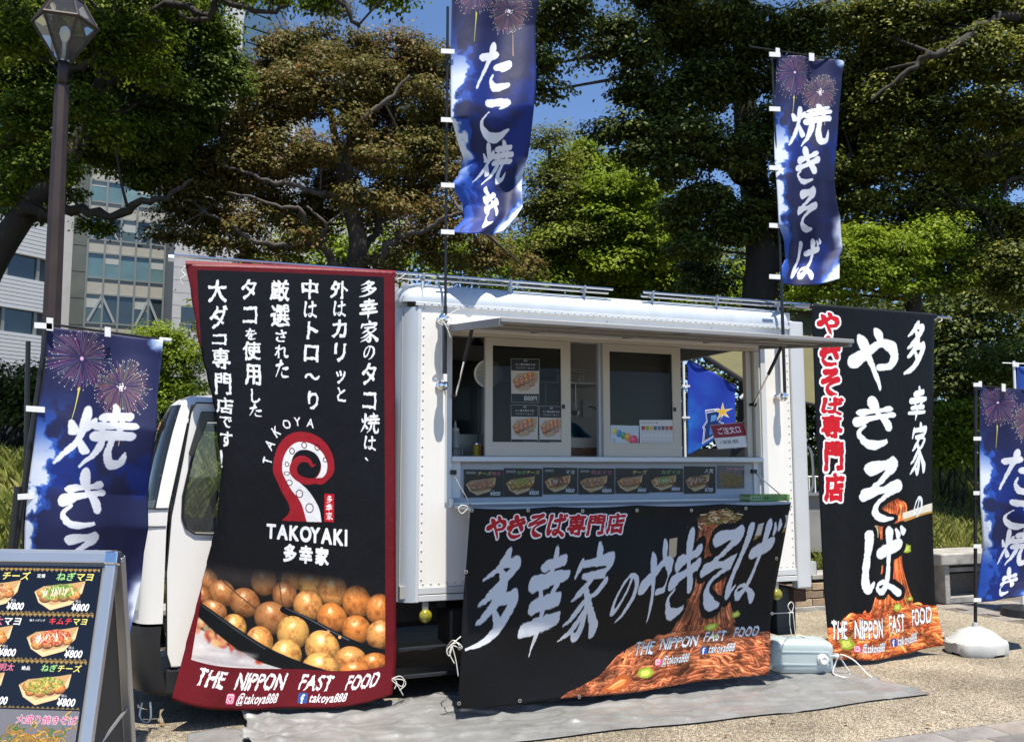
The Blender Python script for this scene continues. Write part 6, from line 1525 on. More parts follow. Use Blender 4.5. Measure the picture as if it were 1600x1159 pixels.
# --- tall black yakisoba banner at the rear
tbn = thing('hanging_banner', 'tall black yakisoba banner with huge white letters and orange noodles at the truck rear', 'banner', (3.95, -.1, .06), TF)
def tall_rip(u, v): return .02*sn(7*u+2*v)*(.3+v)+.012*sn(19*u+4*v)*v+.02*v*sn(3*u)
cloth('printed_sheet', [(0, 1268, 476, .07), (.3, 1275, 640, .09), (.6, 1285, 815, .10), (.8, 1290, 920, .11), (1, 1299, 1030, .12)], [(0, 1461, 492, .07), (.3, 1460, 650, .08), (.6, 1460, 800, .08), (.85, 1463, 935, .07), (1, 1476, 1008, .05)],
      img_mat('print_yakisoba_tall', tex_black_tall().a, .42, .6, .22), tbn, 50, 100, tall_rip, tp, bottom=lambda u: 9*sn(3.14*u))
MB(TF).tube([tp(1268, 478, .05), tp(1462, 494, .05)], .02, 10).build('sleeve', pm('black_vinyl', (.012, .012, .014, 1), .4), tbn, smooth='auto')
MB(TF).tube([tp(1240, 479, .045), tp(1486, 497, .045)], .013, 10).build('banner_bar', M_CHROME, tbn, smooth='auto')
cord([tp(1461, 500, .06), tp(1466, 496, .04), tp(1472, 500, .06), tp(1466, 504, .06)], tbn); cord([tp(1474, 1000, .06), tp(1486, 1004, .1), tp(1500, 1002, .15), tp(1510, 1010, .2)], tbn)

# --- pole banners
NY = [('焼', 120, 345, 330, 320), ('き', 150, 665, 220, 270), ('そ', 150, 955, 200, 290), ('ば', 140, 1280, 220, 270)]
NT = [('た', 165, 450, 235, 290), ('こ', 165, 750, 240, 290), ('焼', 160, 1030, 245, 290), ('き', 200, 1330, 150, 240)]
M_NY = img_mat('print_nobori_yakisoba', tex_nobori(NY, 2).a, .6, .3, .3, trans=.12); M_NT = img_mat('print_nobori_takoyaki', tex_nobori(NT, 6).a, .6, .3, .3, trans=.12)
M_POLE = pm('black_pole', (.015, .015, .016, 1), .35)
def strap(a, b, parent, place, off, w=7):
    """white band holding the cloth to its pole"""
    m = MB(TF if place is tp else W); P_ = [place(a[0], a[1]-w/2, off), place(b[0], b[1]-w/2, off), place(b[0], b[1]+w/2, off), place(a[0], a[1]+w/2, off)]
    m.add([tuple(p) for p in P_], [(0, 1, 2, 3)]); return m.build('strap', M_STRAP, parent, fix=False, thick=.006)
G_ = 'firework-printed pole banners around the truck'
n1 = thing('pole_banner', 'blue firework banner reading takoyaki on a pole tied to the left end of the truck', 'pole banner', (.28, -.1, 2.0), TF, G_)
MB(TF).tube([(.285, -.085, 2.06), (.285, -.085, 2.62)], .0135, 10).build('lower_pole', M_POLE, n1, smooth='auto')
MB(TF).tube([(.285, -.085, 2.60), (.285, -.085, 4.75)], .0095, 10).build('upper_pole', M_POLE, n1, smooth='auto')
MB(TF).tube([tp(688, -52, .1), tp(850, -38, .1)], .006, 8).build('crossbar', M_POLE, n1)
MB(TF).box((.272, -.1, 2.09), (.297, -.07, 2.16)).build('pole_foot', M_STRAP, n1)
def rip1(u, v): return .05*sn(5*v*v*2+2*u)*u+.05*sn(3.0*u+9*v)*v*v+.02*sn(11*u+5*v)-.05*v*v*sn(6.3*u)
cloth('printed_cloth', [(0, 707, -45, .10), (.12, 707, 0, .10), (.30, 706, 80, .11), (.565, 704, 185, .11), (.66, 715, 225, .05), (.72, 724, 249, .02), (.80, 716, 275, .06), (.83, 705, 288, .10), (.90, 724, 318, .04), (.95, 726, 342, .04), (1, 704, 363, .10)],
      [(0, 850, -38, .12), (.12, 844, 0, .10), (.22, 838, 38, .06), (.40, 837, 117, .10), (.52, 833, 166, .12), (.70, 829, 242, .06), (.78, 820, 270, .02), (.85, 814, 297, .0), (.92, 810, 328, .04), (.96, 798, 345, .06), (1, 781, 365, .08)],
      M_NT, n1, 40, 110, rip1, tp, bottom=lambda u: 6*sn(3.14*u))
for y in (-27, 80, 187, 289, 362): strap((689, y), (710, y+1), n1, tp, .115)
for y, w in ((-52, 0),): strap((705, -46), (716, -45), n1, tp, .115, 14)
for pts in ([(690, 500), (700, 508), (706, 500), (698, 492)], [(690, 500), (704, 490), (718, 482)], [(691, 502), (698, 512), (704, 528)], [(690, 498), (684, 504), (692, 508)]): cord([tp(a, b, .12) for a, b in pts], n1, r=.004)
n2 = thing('pole_banner', 'blue firework banner reading yakisoba on a black pole at the right end of the truck', 'pole banner', (3.04, -.1, 2.0), TF, G_)
MB(TF).tube([(3.05, -.085, 2.06), (3.05, -.085, 3.0)], .0135, 10).build('lower_pole', M_POLE, n2, smooth='auto'); q = tp(1206, 84, .085)
MB(TF).tube([(3.05, -.085, 2.98), (q.x, q.y, q.z)], .0095, 10).build('upper_pole', M_POLE, n2, smooth='auto')
MB(TF).tube([tp(1172, 73, .09), tp(1322, 96, .09)], .006, 8).build('crossbar', M_POLE, n2)
def rip2(u, v): return .03*sn(6*v+3*u)*u+.04*sn(4*u+7*v)*v+.015*sn(13*u+4*v)
cloth('printed_cloth', [(0, 1214, 84, .10), (.25, 1213, 174, .11), (.52, 1212, 267, .11), (.75, 1214, 353, .11), (.82, 1223, 378, .06), (.90, 1226, 405, .04), (.97, 1216, 431, .10), (1, 1214, 436, .10)],
      [(0, 1321, 95, .10), (.08, 1315, 122, .08), (.25, 1308, 174, .06), (.42, 1307, 232, .10), (.56, 1308, 281, .12), (.65, 1313, 315, .10), (.72, 1317, 336, .08), (.87, 1316, 388, .04), (.92, 1309, 405, .04), (1, 1306, 437, .08)],
      M_NY, n2, 40, 100, rip2, tp, bottom=lambda u: 9*sn(3.14*u))
for y in (85, 170, 262, 352, 432): strap((1202, y), (1219, y+1), n2, tp, .115)
strap((1264, 89), (1272, 90), n2, tp, .11, 12); strap((1212, 80), (1218, 81), n2, tp, .112, 10)
n3 = thing('pole_banner', 'leaning blue firework banner reading yakisoba, the largest, behind the menu board', 'pole banner', tuple(wp(5, 1030, 4.75)), None, G_)
MB().tube([wp(76, 500, 4.85), wp(22, 872, 4.8), wp(0, 1040, 4.78)], .016, 10).build('upper_pole', M_POLE, n3, smooth='auto'); MB().tube([wp(29, 760, 4.8), wp(0, 1040, 4.78), wp(-6, 1075, 4.78)], .021, 10).build('lower_pole', M_POLE, n3, smooth='auto')
MB().tube([wp(44, 533, 4.9), wp(38, 880, 4.9), wp(36, 1060, 4.9)], .013, 10).build('spare_pole', M_POLE, n3, smooth='auto'); MB().tube([wp(60, 504, 4.84), wp(264, 532, 4.84)], .007, 8).build('crossbar', M_POLE, n3)
b3 = wp(-4, 1100, 4.78); MB().lathe((b3.x, b3.y, 0), [(.01, .14), (.08, .14), (.2, .10), (.23, .05), (.23, 0)], 20).build('weighted_base', pm('white_plastic', (.72, .72, .70, 1), .4), n3, smooth='auto')
MB().tube([(b3.x, b3.y, .13), tuple(wp(-2, 1050, 4.78))], .021, 10).build('lower_pole', M_POLE, n3, smooth='auto')
def rip3(u, v): return .03*sn(5*v+4*u)*(.3+u)+.02*sn(9*u-6*v)+.03*sn(3*u+8*v)*v
def wp3(px, py, d): return wp(px, py, 4.8-d)
cloth('printed_cloth', [(0, 74, 510, .03), (.14, 71, 583, .03), (.25, 60, 642, .04), (.34, 55, 687, .04), (.47, 46, 756, .03), (.6, 40, 825, .03), (.69, 38, 870, .03), (1, 20, 1030, .03)],
      [(0, 257, 532, .0), (.06, 255, 563, .0), (.17, 249, 618, .02), (.27, 247, 673, .05), (.37, 238, 722, .03), (.47, 230, 773, .0), (.57, 229, 825, .02), (.65, 221, 865, .0), (.74, 217, 909, -.02), (.84, 208, 956, .0), (.92, 202, 994, .03), (1, 196, 1030, .03)],
      M_NY, n3, 44, 110, rip3, wp3, bottom=lambda u: 12*sn(3.14*u))
for (x0, y, x1) in ((54, 508, 82), (41, 638, 70), (28, 776, 60)): strap((x0, y), (x1, y+(2 if y != 776 else -2)), n3, wp3, .05, 9)
strap((73, 506), (83, 507), n3, wp3, .05, 20); strap((164, 518), (173, 519), n3, wp3, .05, 15); MB().tube([wp(250, 530, 4.82), wp(268, 532, 4.82)], .011, 8).build('bar_tip', M_STRAP, n3)
n4 = thing('pole_banner', 'blue firework banner reading takoyaki in a white water-filled base, far right', 'pole banner', tuple(gp(1525, 1022)), None, G_)
b4 = gp(1526, 1019); Y4 = b4.y
MB().tube([(b4.x, b4.y, .18), tuple(wp(1524, 600, Y4))], .014, 10).build('pole', M_POLE, n4, smooth='auto'); MB().tube([wp(1518, 601, Y4), wp(1625, 612, Y4)], .006, 8).build('crossbar', M_POLE, n4)
def wp4(px, py, d): return wp(px, py, Y4-d)
def rip4(u, v): return .02*sn(5*v+4*u)*(.3+u)+.02*sn(11*u-4*v)+.03*sn(3*u+8*v)*v
cloth('printed_cloth', [(0, 1531, 604, .02), (.3, 1530, 705, .02), (.55, 1529, 790, .02), (.74, 1534, 855, .0), (.92, 1531, 915, .02), (1, 1529, 940, .02)], [(0, 1640, 614, .02), (.6, 1642, 820, .0), (.9, 1625, 905, .02), (1, 1608, 926, .02)], M_NT, n4, 36, 90, rip4, wp4, bottom=lambda u: 3*sn(3.14*u))
for y in (601, 685, 770, 853, 937): strap((1521, y), (1533, y), n4, wp4, .035, 6)
strap((1529, 600), (1534, 600), n4, wp4, .03, 9); strap((1565, 605), (1571, 606), n4, wp4, .03, 12)
M_TANK = pm('white_tank_plastic', (.46, .46, .44, 1), .4, spec=.5, var=.1, vscale=6)
m = MB(Matrix.Translation(b4) @ Matrix.Rotation(.5, 4, 'Z')); NS = 64; rows = []
for (s, z) in ((.97, .0), (1.0, .02), (1.0, .085), (.975, .10), (.90, .108), (.86, .115), (.60, .168), (.56, .176), (.26, .205), (.22, .21), (.10, .213), (.09, .245), (.05, .247)):
    row = []
    for k in range(NS):
        a = 2*math.pi*k/NS; q = (a+math.pi/8) % (math.pi/4)-math.pi/8; r = .255*s*(.45/math.cos(q)+.55*1.03)
        notch = max(0, math.cos(2*a+.6))**6
        r *= 1-.10*notch*(1 if z < .1 else .3); lift = .05*max(0, math.cos(4*a+.3))**3 if z < .01 else 0
        row.append((r*math.cos(a)*1.05, r*math.sin(a)*.86, z+lift))
    rows.append(row)
for r in rows: m.v += r
for j in range(len(rows)-1):
    for k in range(NS): m.f.append((j*NS+k, j*NS+(k+1) % NS, (j+1)*NS+(k+1) % NS, (j+1)*NS+k))
m.f.append(tuple(range(NS))[::-1]); m.build('water_base', M_TANK, n4, smooth='auto')
for a_ in (.3, 2.1):
    m = MB(Matrix.Translation(b4) @ Matrix.Rotation(.5, 4, 'Z')); m.bar((.04*math.cos(a_), .04*math.sin(a_), .206), (.19*math.cos(a_), .17*math.sin(a_), .135), .03, .02); m.build('base_rib', M_TANK, n4, bevel=.006)
cord([tuple(b4+Vector((-.18, -.1, .12))), tuple(b4+Vector((-.05, -.22, .07))), tuple(b4+Vector((.0, -.235, .03)))], n4, W, .004)
# --- blue flags
tf_ = thing('team_flag', 'bright blue flag with a letter B and yellow star seen through the serving window', 'flag', tuple(wp(1070, 1000, 10.0)))
tf_.location.z = 0; FR[tf_.name] = Matrix.Translation(tf_.location)
pf = wp(1070, 700, 10.0); MB().tube([(pf.x, pf.y, .05), tuple(wp(1068, 558, 10.0))], .014, 8).build('pole', M_STRAP, tf_); MB().lathe((pf.x, pf.y, 0), [(.01, .12), (.2, .08), (.22, 0)], 16).build('base', M_BLK, tf_, smooth='auto')
MB().tube([wp(1066, 556, 10.0), wp(1150, 603, 10.0)], .008, 8).build('crossbar', M_POLE, tf_)
def wpf(px, py, d): return wp(px, py, 10.0-d)
cloth('printed_cloth', [(0, 1075, 560, .0), (1, 1074, 712, .0)], [(0, 1149, 603, .0), (1, 1149, 668, .0)], img_mat('print_team_flag', tex_team().a[0:760], .55, .3, trans=.15), tf_, 24, 40, lambda u, v: .02*sn(8*u+3*v), wpf)
for y in (603, 652): strap((1066, y), (1078, y), tf_, wpf, .02, 3)
bf = thing('blue_flag', 'plain blue flag on a thin white pole behind the far right firework banner', 'flag', tuple(wp(1586, 950, 9.5))); bf.location.z = 0; FR[bf.name] = Matrix.Translation(bf.location)
pf = wp(1584, 700, 9.5); MB().tube([(pf.x, pf.y, 0), tuple(wp(1584, 564, 9.5))], .014, 8).build('pole', M_STRAP, bf); MB().tube([wp(1566, 567, 9.5), wp(1680, 571, 9.5)], .006, 8).build('crossbar', M_STRAP, bf)
MB().lathe((pf.x, pf.y, 0), [(.01, .12), (.2, .08), (.22, 0)], 16).build('base', M_BLK, bf, smooth='auto')
def wpb(px, py, d): return wp(px, py, 9.5-d)
cloth('blue_cloth', [(0, 1589, 572, 0), (1, 1589, 810, 0)], [(0, 1675, 576, 0), (1, 1672, 812, 0)], pm('blue_flag_cloth', (.012, .055, .30, 1), .6, var=.2, vscale=3), bf, 20, 40, lambda u, v: .03*sn(9*u+3*v), wpb)
strap((1582, 569), (1592, 570), bf, wpb, .02, 7)
# ================================================================ SMALL THINGS
def quad_print(name, pts, mat, label, cat, frame=TF, group=None, thick=.002, off=(0, .0015, 0)):
    """a flat printed card: pts top-left, top-right, bottom-right, bottom-left"""
    m = MB(frame); m.v = [tuple(p) for p in pts]; m.f = [(0, 3, 2, 1)]; m.uv = {0: (0, 1), 1: (1, 1), 2: (1, 0), 3: (0, 0)}
    o = m.build(name, mat, None, fix=False, thick=thick); return tag(o, label, cat, group)
YE, GR, PK, RD, WH = (226, 214, 110), (130, 180, 100), (190, 100, 120), (205, 60, 60), (225, 225, 215)
cards = [((725, 787, 733, 777), 'チーズ明太', 5, '¥800', [YE, YE, YE, PK, PK], 'menu card for cheese and cod-roe octopus balls, leftmost under the window'),
         ((788, 847, 731, 776), 'ねぎチーズ', 4, '¥800', [GR, GR, YE, YE, YE], 'menu card for green-onion cheese octopus balls, second from the left under the window'),
         ((849, 902, 730, 772), 'マヨ', 3, '¥800', WH, 'menu card with plain white mayo lettering over brown sauced balls, third from the left'),
         ((904, 960, 731, 772), '明太マヨ', 5, '¥800', PK, 'menu card lettered in pink for cod-roe mayo octopus balls'),
         ((962, 1014, 731, 771), 'チーズ', 1, '¥800', YE, 'menu card for orange-flecked cheese octopus balls'),
         ((1015, 1067, 731, 769), 'ねぎマヨ', 0, '¥800', GR, 'menu card for green-onion mayo octopus balls, third from the right'),
         ((1069, 1118, 728, 771), '人気', 3, '¥700', WH, 'menu card with white mayo over dark octopus balls, second from the right'),
         ((1121, 1163, 727, 763), '', -1, '', YE, 'small grey menu card with a picture of fried noodles, rightmost under the window')]
for i, ((x0, x1, y0, y1), nm, kd, pr_, cc, lab) in enumerate(cards):
    a = tex_menu_cell(nm, kd, 30+i, pr_, '', cc, 300, 240, False).a*.85 if kd >= 0 else tex_yakisoba(260, 220, 9, True).a*.8
    if kd >= 0 and i < 4: a[18:40, 14:90] = .45
    quad_print('menu_card', [tp(x0, y0, -.038), tp(x1, y0+.8, -.038), tp(x1, y1-.8, -.038), tp(x0, y1, -.038)], img_mat('print_menu_%d' % i, a, .25), lab, 'menu card', group='menu cards under the serving window')
pa = img_mat('print_set_poster', tex_poster().a*.9, .3)
for (x0, x1, y0, y1), lab in (((798, 843, 560, 629), 'black and white thousand-yen family set poster in the window, the upper one'), ((798, 841, 632, 700), 'thousand-yen family set poster in the window, lower left below the other one'), ((842, 880, 634, 700), 'narrower thousand-yen family set poster in the window, lower right')):
    quad_print('set_poster', [tp(x0, y0, -.012), tp(x1, y0+1, -.012), tp(x1-1, y1, -.012), tp(x0+1, y1-.5, -.012)], pa, lab, 'poster', group='family set posters taped in the left sliding window')
quad_print('shaved_ice_card', [tp(954, 664, -.012), tp(998, 665, -.012), tp(998, 702, -.012), tp(954, 702, -.012)], img_mat('print_ice', tex_ices().a*.9, .3), 'pale card with five colourful shaved ices in the right sliding window', 'card')
quad_print('syrup_chart', [tp(999, 656, -.010), tp(1054, 656, -.010), tp(1056, 702, -.010), tp(1000, 702, -.010)], img_mat('print_chart', tex_chart().a*.9, .3), 'white chart card with a row of coloured squares in the right sliding window', 'card')
quad_print('order_sign', [tp(1109, 664, -.06), tp(1160, 659, -.07), tp(1175, 698, -.04), tp(1121, 702, -.03)], img_mat('print_order', tex_order().a, .35), 'tilted red and white order-here sign hanging in the open right window', 'sign', thick=.004)
cs_ = MB(TF).tube(catmull([tp(1161, 660, -.07), tp(1166, 640, -.1), tp(1170, 610, -.1), tp(1160, 600, -.12)], 5), .002, 5); tag(cs_.build('hanging_wire', M_CORD), 'thin white wire holding up the tilted order sign', 'wire')

# things behind the windows
cc_ = tp(763, 584, -.10)
m = MB(TF); m.lathe(cc_, [(.001, .05), (.045, .048), (.075, .03), (.09, .0), (.102, -.004), (.102, -.009), (.088, -.006), (.07, .022), (.04, .04), (.001, .042)], 28, (.25, .97, 0))
col_ = m.build('strainer', pm('cream_enamel', (.78, .74, .62, 1), .3), smooth='auto'); tag(col_, 'round cream metal strainer hanging in the left window opening', 'strainer')
hm_ = MB(TF)
hh = [cc_+Vector((.055*math.cos(a)*r, .03, .055*math.sin(a)*r)) for r in (.35, .7, 1) for a in [k*math.pi/5+r for k in range(10)]]
for p in hh: hm_.lathe(p+Vector((0, -.012 if False else .006, 0)), [(.004, 0), (.001, .001)], 6, (0, -1, 0))
x_ = hm_.build('drain_holes', M_BLK, col_); tag(x_, kind='stuff')
lz_ = 1.616
def on_ledge(px, dep): p = tp(px, 712, -dep); return (p.x, dep, lz_)
bt = thing('squeeze_bottle', 'clear squeeze bottle with a pointed nozzle behind the left end of the window', 'bottle', on_ledge(711, .22), TF); b0 = on_ledge(711, .22)
MB(TF).lathe(b0, [(.001, 0), (.034, 0), (.036, .02), (.036, .15), (.026, .175)], 18).build('bottle_body', pm('cloudy_plastic', (.45, .47, .46, 1), .25, trans=.3), bt, smooth='auto')
MB(TF).lathe(b0, [(.028, .172), (.028, .195), (.012, .2), (.004, .25), (.001, .25)], 14).build('nozzle', pm('nozzle_plastic', (.5, .5, .48, 1), .4), bt, smooth='auto')
for px, dep, h, r, c, lab, nm in ((745, .2, .09, .028, (.50, .34, .02, 1), 'yellow tin left of the window frame with a brush in it', 'tin'), (757, .24, .085, .018, (.42, .03, .02, 1), 'small red tin between two yellow tins', 'tin'), (776, .26, .085, .03, (.36, .25, .03, 1), 'yellow tin seen through the left window pane', 'tin')):
    b0 = on_ledge(px, dep); t_ = thing(nm, lab, 'tin', b0, TF)
    MB(TF).lathe(b0, [(.001, 0), (r, 0), (r, h), (r*.92, h), (r*.92, h*.9), (.001, h*.9)], 18).build('tin_body', pm('paint_'+lab[:6]+str(px), c, .35), t_, smooth='auto')
    MB(TF).lathe(b0, [(r*1.03, h-.01), (r*1.05, h-.005), (r*1.03, h)], 18).build('rim', M_CHROME, t_, smooth='auto')
    if px < 770: MB(TF).tube([(b0[0], b0[1], lz_+.04), (b0[0]+.012, b0[1], lz_+.16)], .004, 6).build('brush_handle', M_BLK, t_)
b0 = on_ledge(705, .18); m = MB(TF)
for k in range(6): 
    m.tube(catmull([(b0[0]+.02*k-.03, b0[1]-.03, lz_), (b0[0]+.02*k-.03, b0[1]-.03, lz_+.05), (b0[0]+.02*k-.03, b0[1]+.03, lz_+.05), (b0[0]+.02*k-.03, b0[1]+.03, lz_)], 3), .003, 5)
m.tube([(b0[0]-.04, b0[1]-.03, lz_+.05), (b0[0]+.09, b0[1]-.03, lz_+.05)], .003, 5); tag(m.build('wire_rack', M_STEEL), 'small wire rack at the left corner of the window ledge', 'rack')
t0, t1 = tp(897, 712, -.3).x, tp(940, 712, -.3).x
fc = thing('food_container', 'pale plastic container of brown food in the middle window gap', 'container', ((t0+t1)/2, .35, lz_), TF)
m = MB(TF); m.box((t0-.1, .22, lz_), (t1+.12, .5, lz_+.012)); 
for a, b in (((t0-.1, .22, lz_), (t1+.12, .226, lz_+.14)), ((t0-.1, .494, lz_), (t1+.12, .5, lz_+.14)), ((t0-.1, .22, lz_), (t0-.094, .5, lz_+.14)), ((t1+.114, .22, lz_), (t1+.12, .5, lz_+.14))): m.box(a, b)
m.build('tub', pm('cloudy_tub', (.40, .37, .33, 1), .3), fc); MB(TF).box((t0-.09, .215, lz_+.01), (t1+.11, .219, lz_+.065)).build('food', pm('brown_food', (.16, .07, .035, 1), .6, var=.4, vscale=40), fc)
bg_ = MB(TF); 
def bagP(u, v): x = t0-.02+.28*u; return (x, .56+.05*sn(9*u+4*v), lz_+.10+(.24-.19*u**1.3)*v+.015*sn(14*u))
bg_.grid(bagP, 14, 8); tag(bg_.build('blue_bag', pm('blue_plastic', (.0, .10, .16, 1), .35), fix=False, thick=.01, smooth=True), 'crumpled teal blue bag behind the food container in the window', 'bag')

for i, x in enumerate((1.55, 1.66, 1.95)):
    t_ = MB(TF); t_.tube([(x, 1.42, 2.27), (x, 1.42, 2.06)], .006, 6); t_.lathe((x, 1.42, 2.02), [(.001, -.03), (.025, -.024), (.04, 0), (.042, .012)], 12); tag(t_.build('ladle', M_STEEL, smooth='auto'), ('steel ladle hanging left in the middle window gap', 'steel ladle hanging right in the middle window gap', 'steel ladle hanging alone behind the right sliding window')[i], 'ladle')
# clutter on the inner wire shelf
t_ = MB(TF); t_.lathe((1.58, 1.62, 2.297), [(.001, 0), (.07, 0), (.07, .16), (.02, .16), (.02, .02), (.001, .02)], 18); tag(t_.build('paper_roll', pm('cream_paper', (.55, .50, .38, 1), .8), smooth='auto'), 'cream paper roll standing on the inner wire shelf', 'paper roll')
t_ = MB(TF)
for k in range(7): t_.box((1.80, 1.50, 2.297+k*.018), (2.08, 1.72, 2.297+k*.018+.012))
tag(t_.build('tray_stack', pm('white_foam', (.60, .60, .58, 1), .6)), 'stack of white foam trays on the inner wire shelf', 'trays', kind='stuff')
t_ = MB(TF).box((1.12, 1.5, 2.297), (1.42, 1.75, 2.44)); tag(t_.build('storage_tub', pm('grey_tub', (.30, .31, .32, 1), .5), bevel=.02), 'grey plastic tub on the left of the inner wire shelf', 'tub')
# little green box at the right end of the counter
ga, gb = tp(1166, 779, .25), tp(1231, 779, .25)
gx0, gx1 = ga.x, gb.x-.02
gbx = thing('green_box', 'small flat green cardboard box on the right end of the counter', 'box', ((gx0+gx1)/2, -.25, 1.289), TF)
MB(TF).box((gx0, -.30, 1.289), (gx1, -.17, 1.338)).build('carton', pm('green_card', (.16, .30, .07, 1), .5, var=.06), gbx, bevel=.002)
MB(TF).box((gx0-.001, -.302, 1.300), (gx0+.10, -.168, 1.325)).build('pale_label', pm('pale_green_label', (.40, .50, .26, 1), .5), gbx)
for k in range(4): MB(TF).box((gx0+.012+k*.022, -.3035, 1.307), (gx0+.024+k*.022, -.302, 1.318)).build('printed_mark', M_BLK, gbx)
for k in (0, 1): MB(TF).box((gx0+.125+k*.022, -.3015, 1.305), (gx0+.136+k*.022, -.30, 1.320)).build('printed_mark', M_BLK, gbx)

# water jug lying on the tarp
jc = gp(1252, 1052); jf = Matrix.Translation(Vector((jc.x, jc.y+.06, .005))) @ Matrix.Rotation(TANG-.42, 4, 'Z')
jug = thing('water_jug', 'translucent blue-white plastic water jug lying on its side at the end of the tarp', 'water jug', (0, 0, 0), jf)
m = MB(jf); NU, NV = 48, 20; rows = []
for j in range(NV+1):
    ph = -math.pi/2+math.pi*j/NV; row = []
    for i in range(NU):
        th = 2*math.pi*i/NU
        def se(c, e): return math.copysign(abs(c)**e, c)
        e = .34; x = .235*se(math.cos(ph), e)*se(math.cos(th), e); y = .145*se(math.cos(ph), e)*se(math.sin(th), e); z = .125+.122*se(math.sin(ph), e)
        x += .004*sn(40*z); row.append((x, y, z))
    rows.append(row)
for r in rows: m.v += r
for j in range(NV):
    for i in range(NU): m.f.append((j*NU+i, j*NU+(i+1) % NU, (j+1)*NU+(i+1) % NU, (j+1)*NU+i))
m.smooth = True
M_JUG = pm('cloudy_jug_plastic', (.52, .61, .62, 1), .22, spec=.5, alpha=.72, bump=.05, bscale=20)
m.build('jug_body', M_JUG, jug)
for sgn in (-1, 1): MB(jf).box((-.19, -.149, .125+sgn*.045-.006), (.19, -.144, .125+sgn*.045+.006)).build('moulded_rib', M_JUG, jug, bevel=.003)
MB(jf).lathe((.14, -.148, .12), [(.04, -.005), (.04, .006), (.034, .008), (.034, .03), (.03, .034), (.018, .034), (.016, .03), (.001, .03)], 20, (.15, -1, 0)).build('cap', pm('white_cap', (.75, .76, .74, 1), .35), jug, smooth='auto')
MB(jf).tube(catmull([(.2, -.15, .14), (.22, -.19, .15), (.25, -.15, .15), (.245, -.08, .14)], 6), .012, 8).build('handle', M_JUG, jug, smooth=True)
cord([(.25, -.1, .15), (.24, -.2, .16), (.22, -.19, .10), (.2, -.2, .03), (.3, -.22, .005), (.34, -.12, .02), (.28, -.1, .14), (.36, -.16, .12), (.44, -.24, .03), (.5, -.26, .006)], jug, jf, .005, M_STRAP)
cord([(-.02, -.03, .25), (.0, -.02, .27), (.05, -.02, .255), (.03, .04, .25)], jug, jf, .004)

# grey tarp under the counter
M_TARP = pm('silver_grey_tarpaulin', (.205, .205, .20, 1), .33, .1, var=.22, vscale=4, bump=1.0, bscale=6, spec=.5)
def tarpP(u, v):
    y = .12-1.12*v
    xl = -1.04+.22*v+.06*sn(9*v); x = xl+(3.43-.03*sn(5*v)-xl)*u
    n1 = mnoise.noise(Vector((x*1.6, y*4, 0))); n2 = mnoise.noise(Vector((x*5, y*14, 3))); n3 = abs(mnoise.noise(Vector((x*2.2+3, y*6+x*.8, 7))))
    z = .010+.014*max(0, n1)+.009*n2+.034*max(0, .10-n3)*5+.006*abs(mnoise.noise(Vector((x*1.1, y*16, 9))))*2*(.6+.4*sn(x*2))*(1 if x < 2.4 else .4)
    lf = max(0, 1-(x-xl)/.7); z += .045*lf*(.6+.4*sn(9*v+1))*(1-v*.5)+.03*lf*abs(mnoise.noise(Vector((x*7, y*7, 1))))*2+.012*abs(mnoise.noise(Vector((x*9, y*3, 5))))
    z += .05*max(0, 1-abs(x-.15)/.5)*max(0, 1-abs(y+.15)/.3)
    y += .025*sn(x*2.1)+.012*sn(x*7)
    if v > .96: z = min(z, .012)
    return (x, y, max(.004, z))
m = MB(TF); m.grid(tarpP, 300, 90); tag(m.build('tarpaulin', M_TARP, fix=False, smooth=True, thick=.003), 'creased silver-grey tarpaulin spread on the paving under the counter banner', 'tarpaulin')
def flapP(u, v): p = gp(292+110*u, 1150+34*v); return (p.x, p.y, .012+.03*sn(3.14*u)*(1-v*.4)+.02*abs(mnoise.noise(Vector((u*5, v*4, 2)))))
m = MB(); m.grid(flapP, 24, 12); tag(m.build('tarpaulin_scrap', M_TARP, fix=False, smooth=True, thick=.003), 'small crumpled corner of grey sheeting left of the big tarpaulin', 'tarpaulin')

# A-frame menu board
RT = wp(176, 872, 2.98); r1 = wp(136, 1159, 2.83); dr_ = (r1-RT); RB = RT+dr_*(RT.z/-dr_.z); LT_dir = (wp(0, 869.5, 3.02)-RT).normalized(); WBD = .74
LT, LB = RT+LT_dir*WBD, RB+LT_dir*WBD; dn_ = dr_.normalized(); nb = LT_dir.cross(dn_).normalized()
if nb.y > 0: nb = -nb
M_ANO = pm('anodised_aluminium', (.50, .51, .52, 1), .32, .75, var=.05, vscale=5, stretch=(1, 1, .1))
ab = thing('menu_board', 'silver A-frame pavement sign with a black octopus-ball menu, cropped at the lower left', 'menu board', (RB.x-.3, RB.y+.1, 0))
inn = .028
MB().add([LT-LT_dir*inn+dn_*inn, RT+LT_dir*inn+dn_*inn, RB+LT_dir*inn-dn_*inn, LB-LT_dir*inn-dn_*inn], [(0, 3, 2, 1)])
m = MB(); m.v = [tuple(p) for p in (LT-LT_dir*inn+dn_*inn+nb*.004, RT+LT_dir*inn+dn_*inn+nb*.004, RT+LT_dir*inn+dn_*(inn+.965)+nb*.004, LT-LT_dir*inn+dn_*(inn+.965)+nb*.004)]; m.f = [(0, 3, 2, 1)]; m.uv = {0: (0, 1), 1: (1, 1), 2: (1, 0), 3: (0, 0)}
m.build('menu_poster', img_mat('print_menu_board', tex_board().a, .18, 0, .5), ab, fix=False)
MB().add([LT, RT, RB, LB], [(0, 3, 2, 1)]).build('backing_sheet', pm('grey_backing', (.2, .2, .2, 1), .6), ab, fix=False, thick=.003)
for a, b in ((LT, RT), (RT, RB), (LB, LT)): MB().bar(a-nb*.0, b, .036, .024, tuple(nb)).build('frame_rail', M_ANO, ab, bevel=.004)
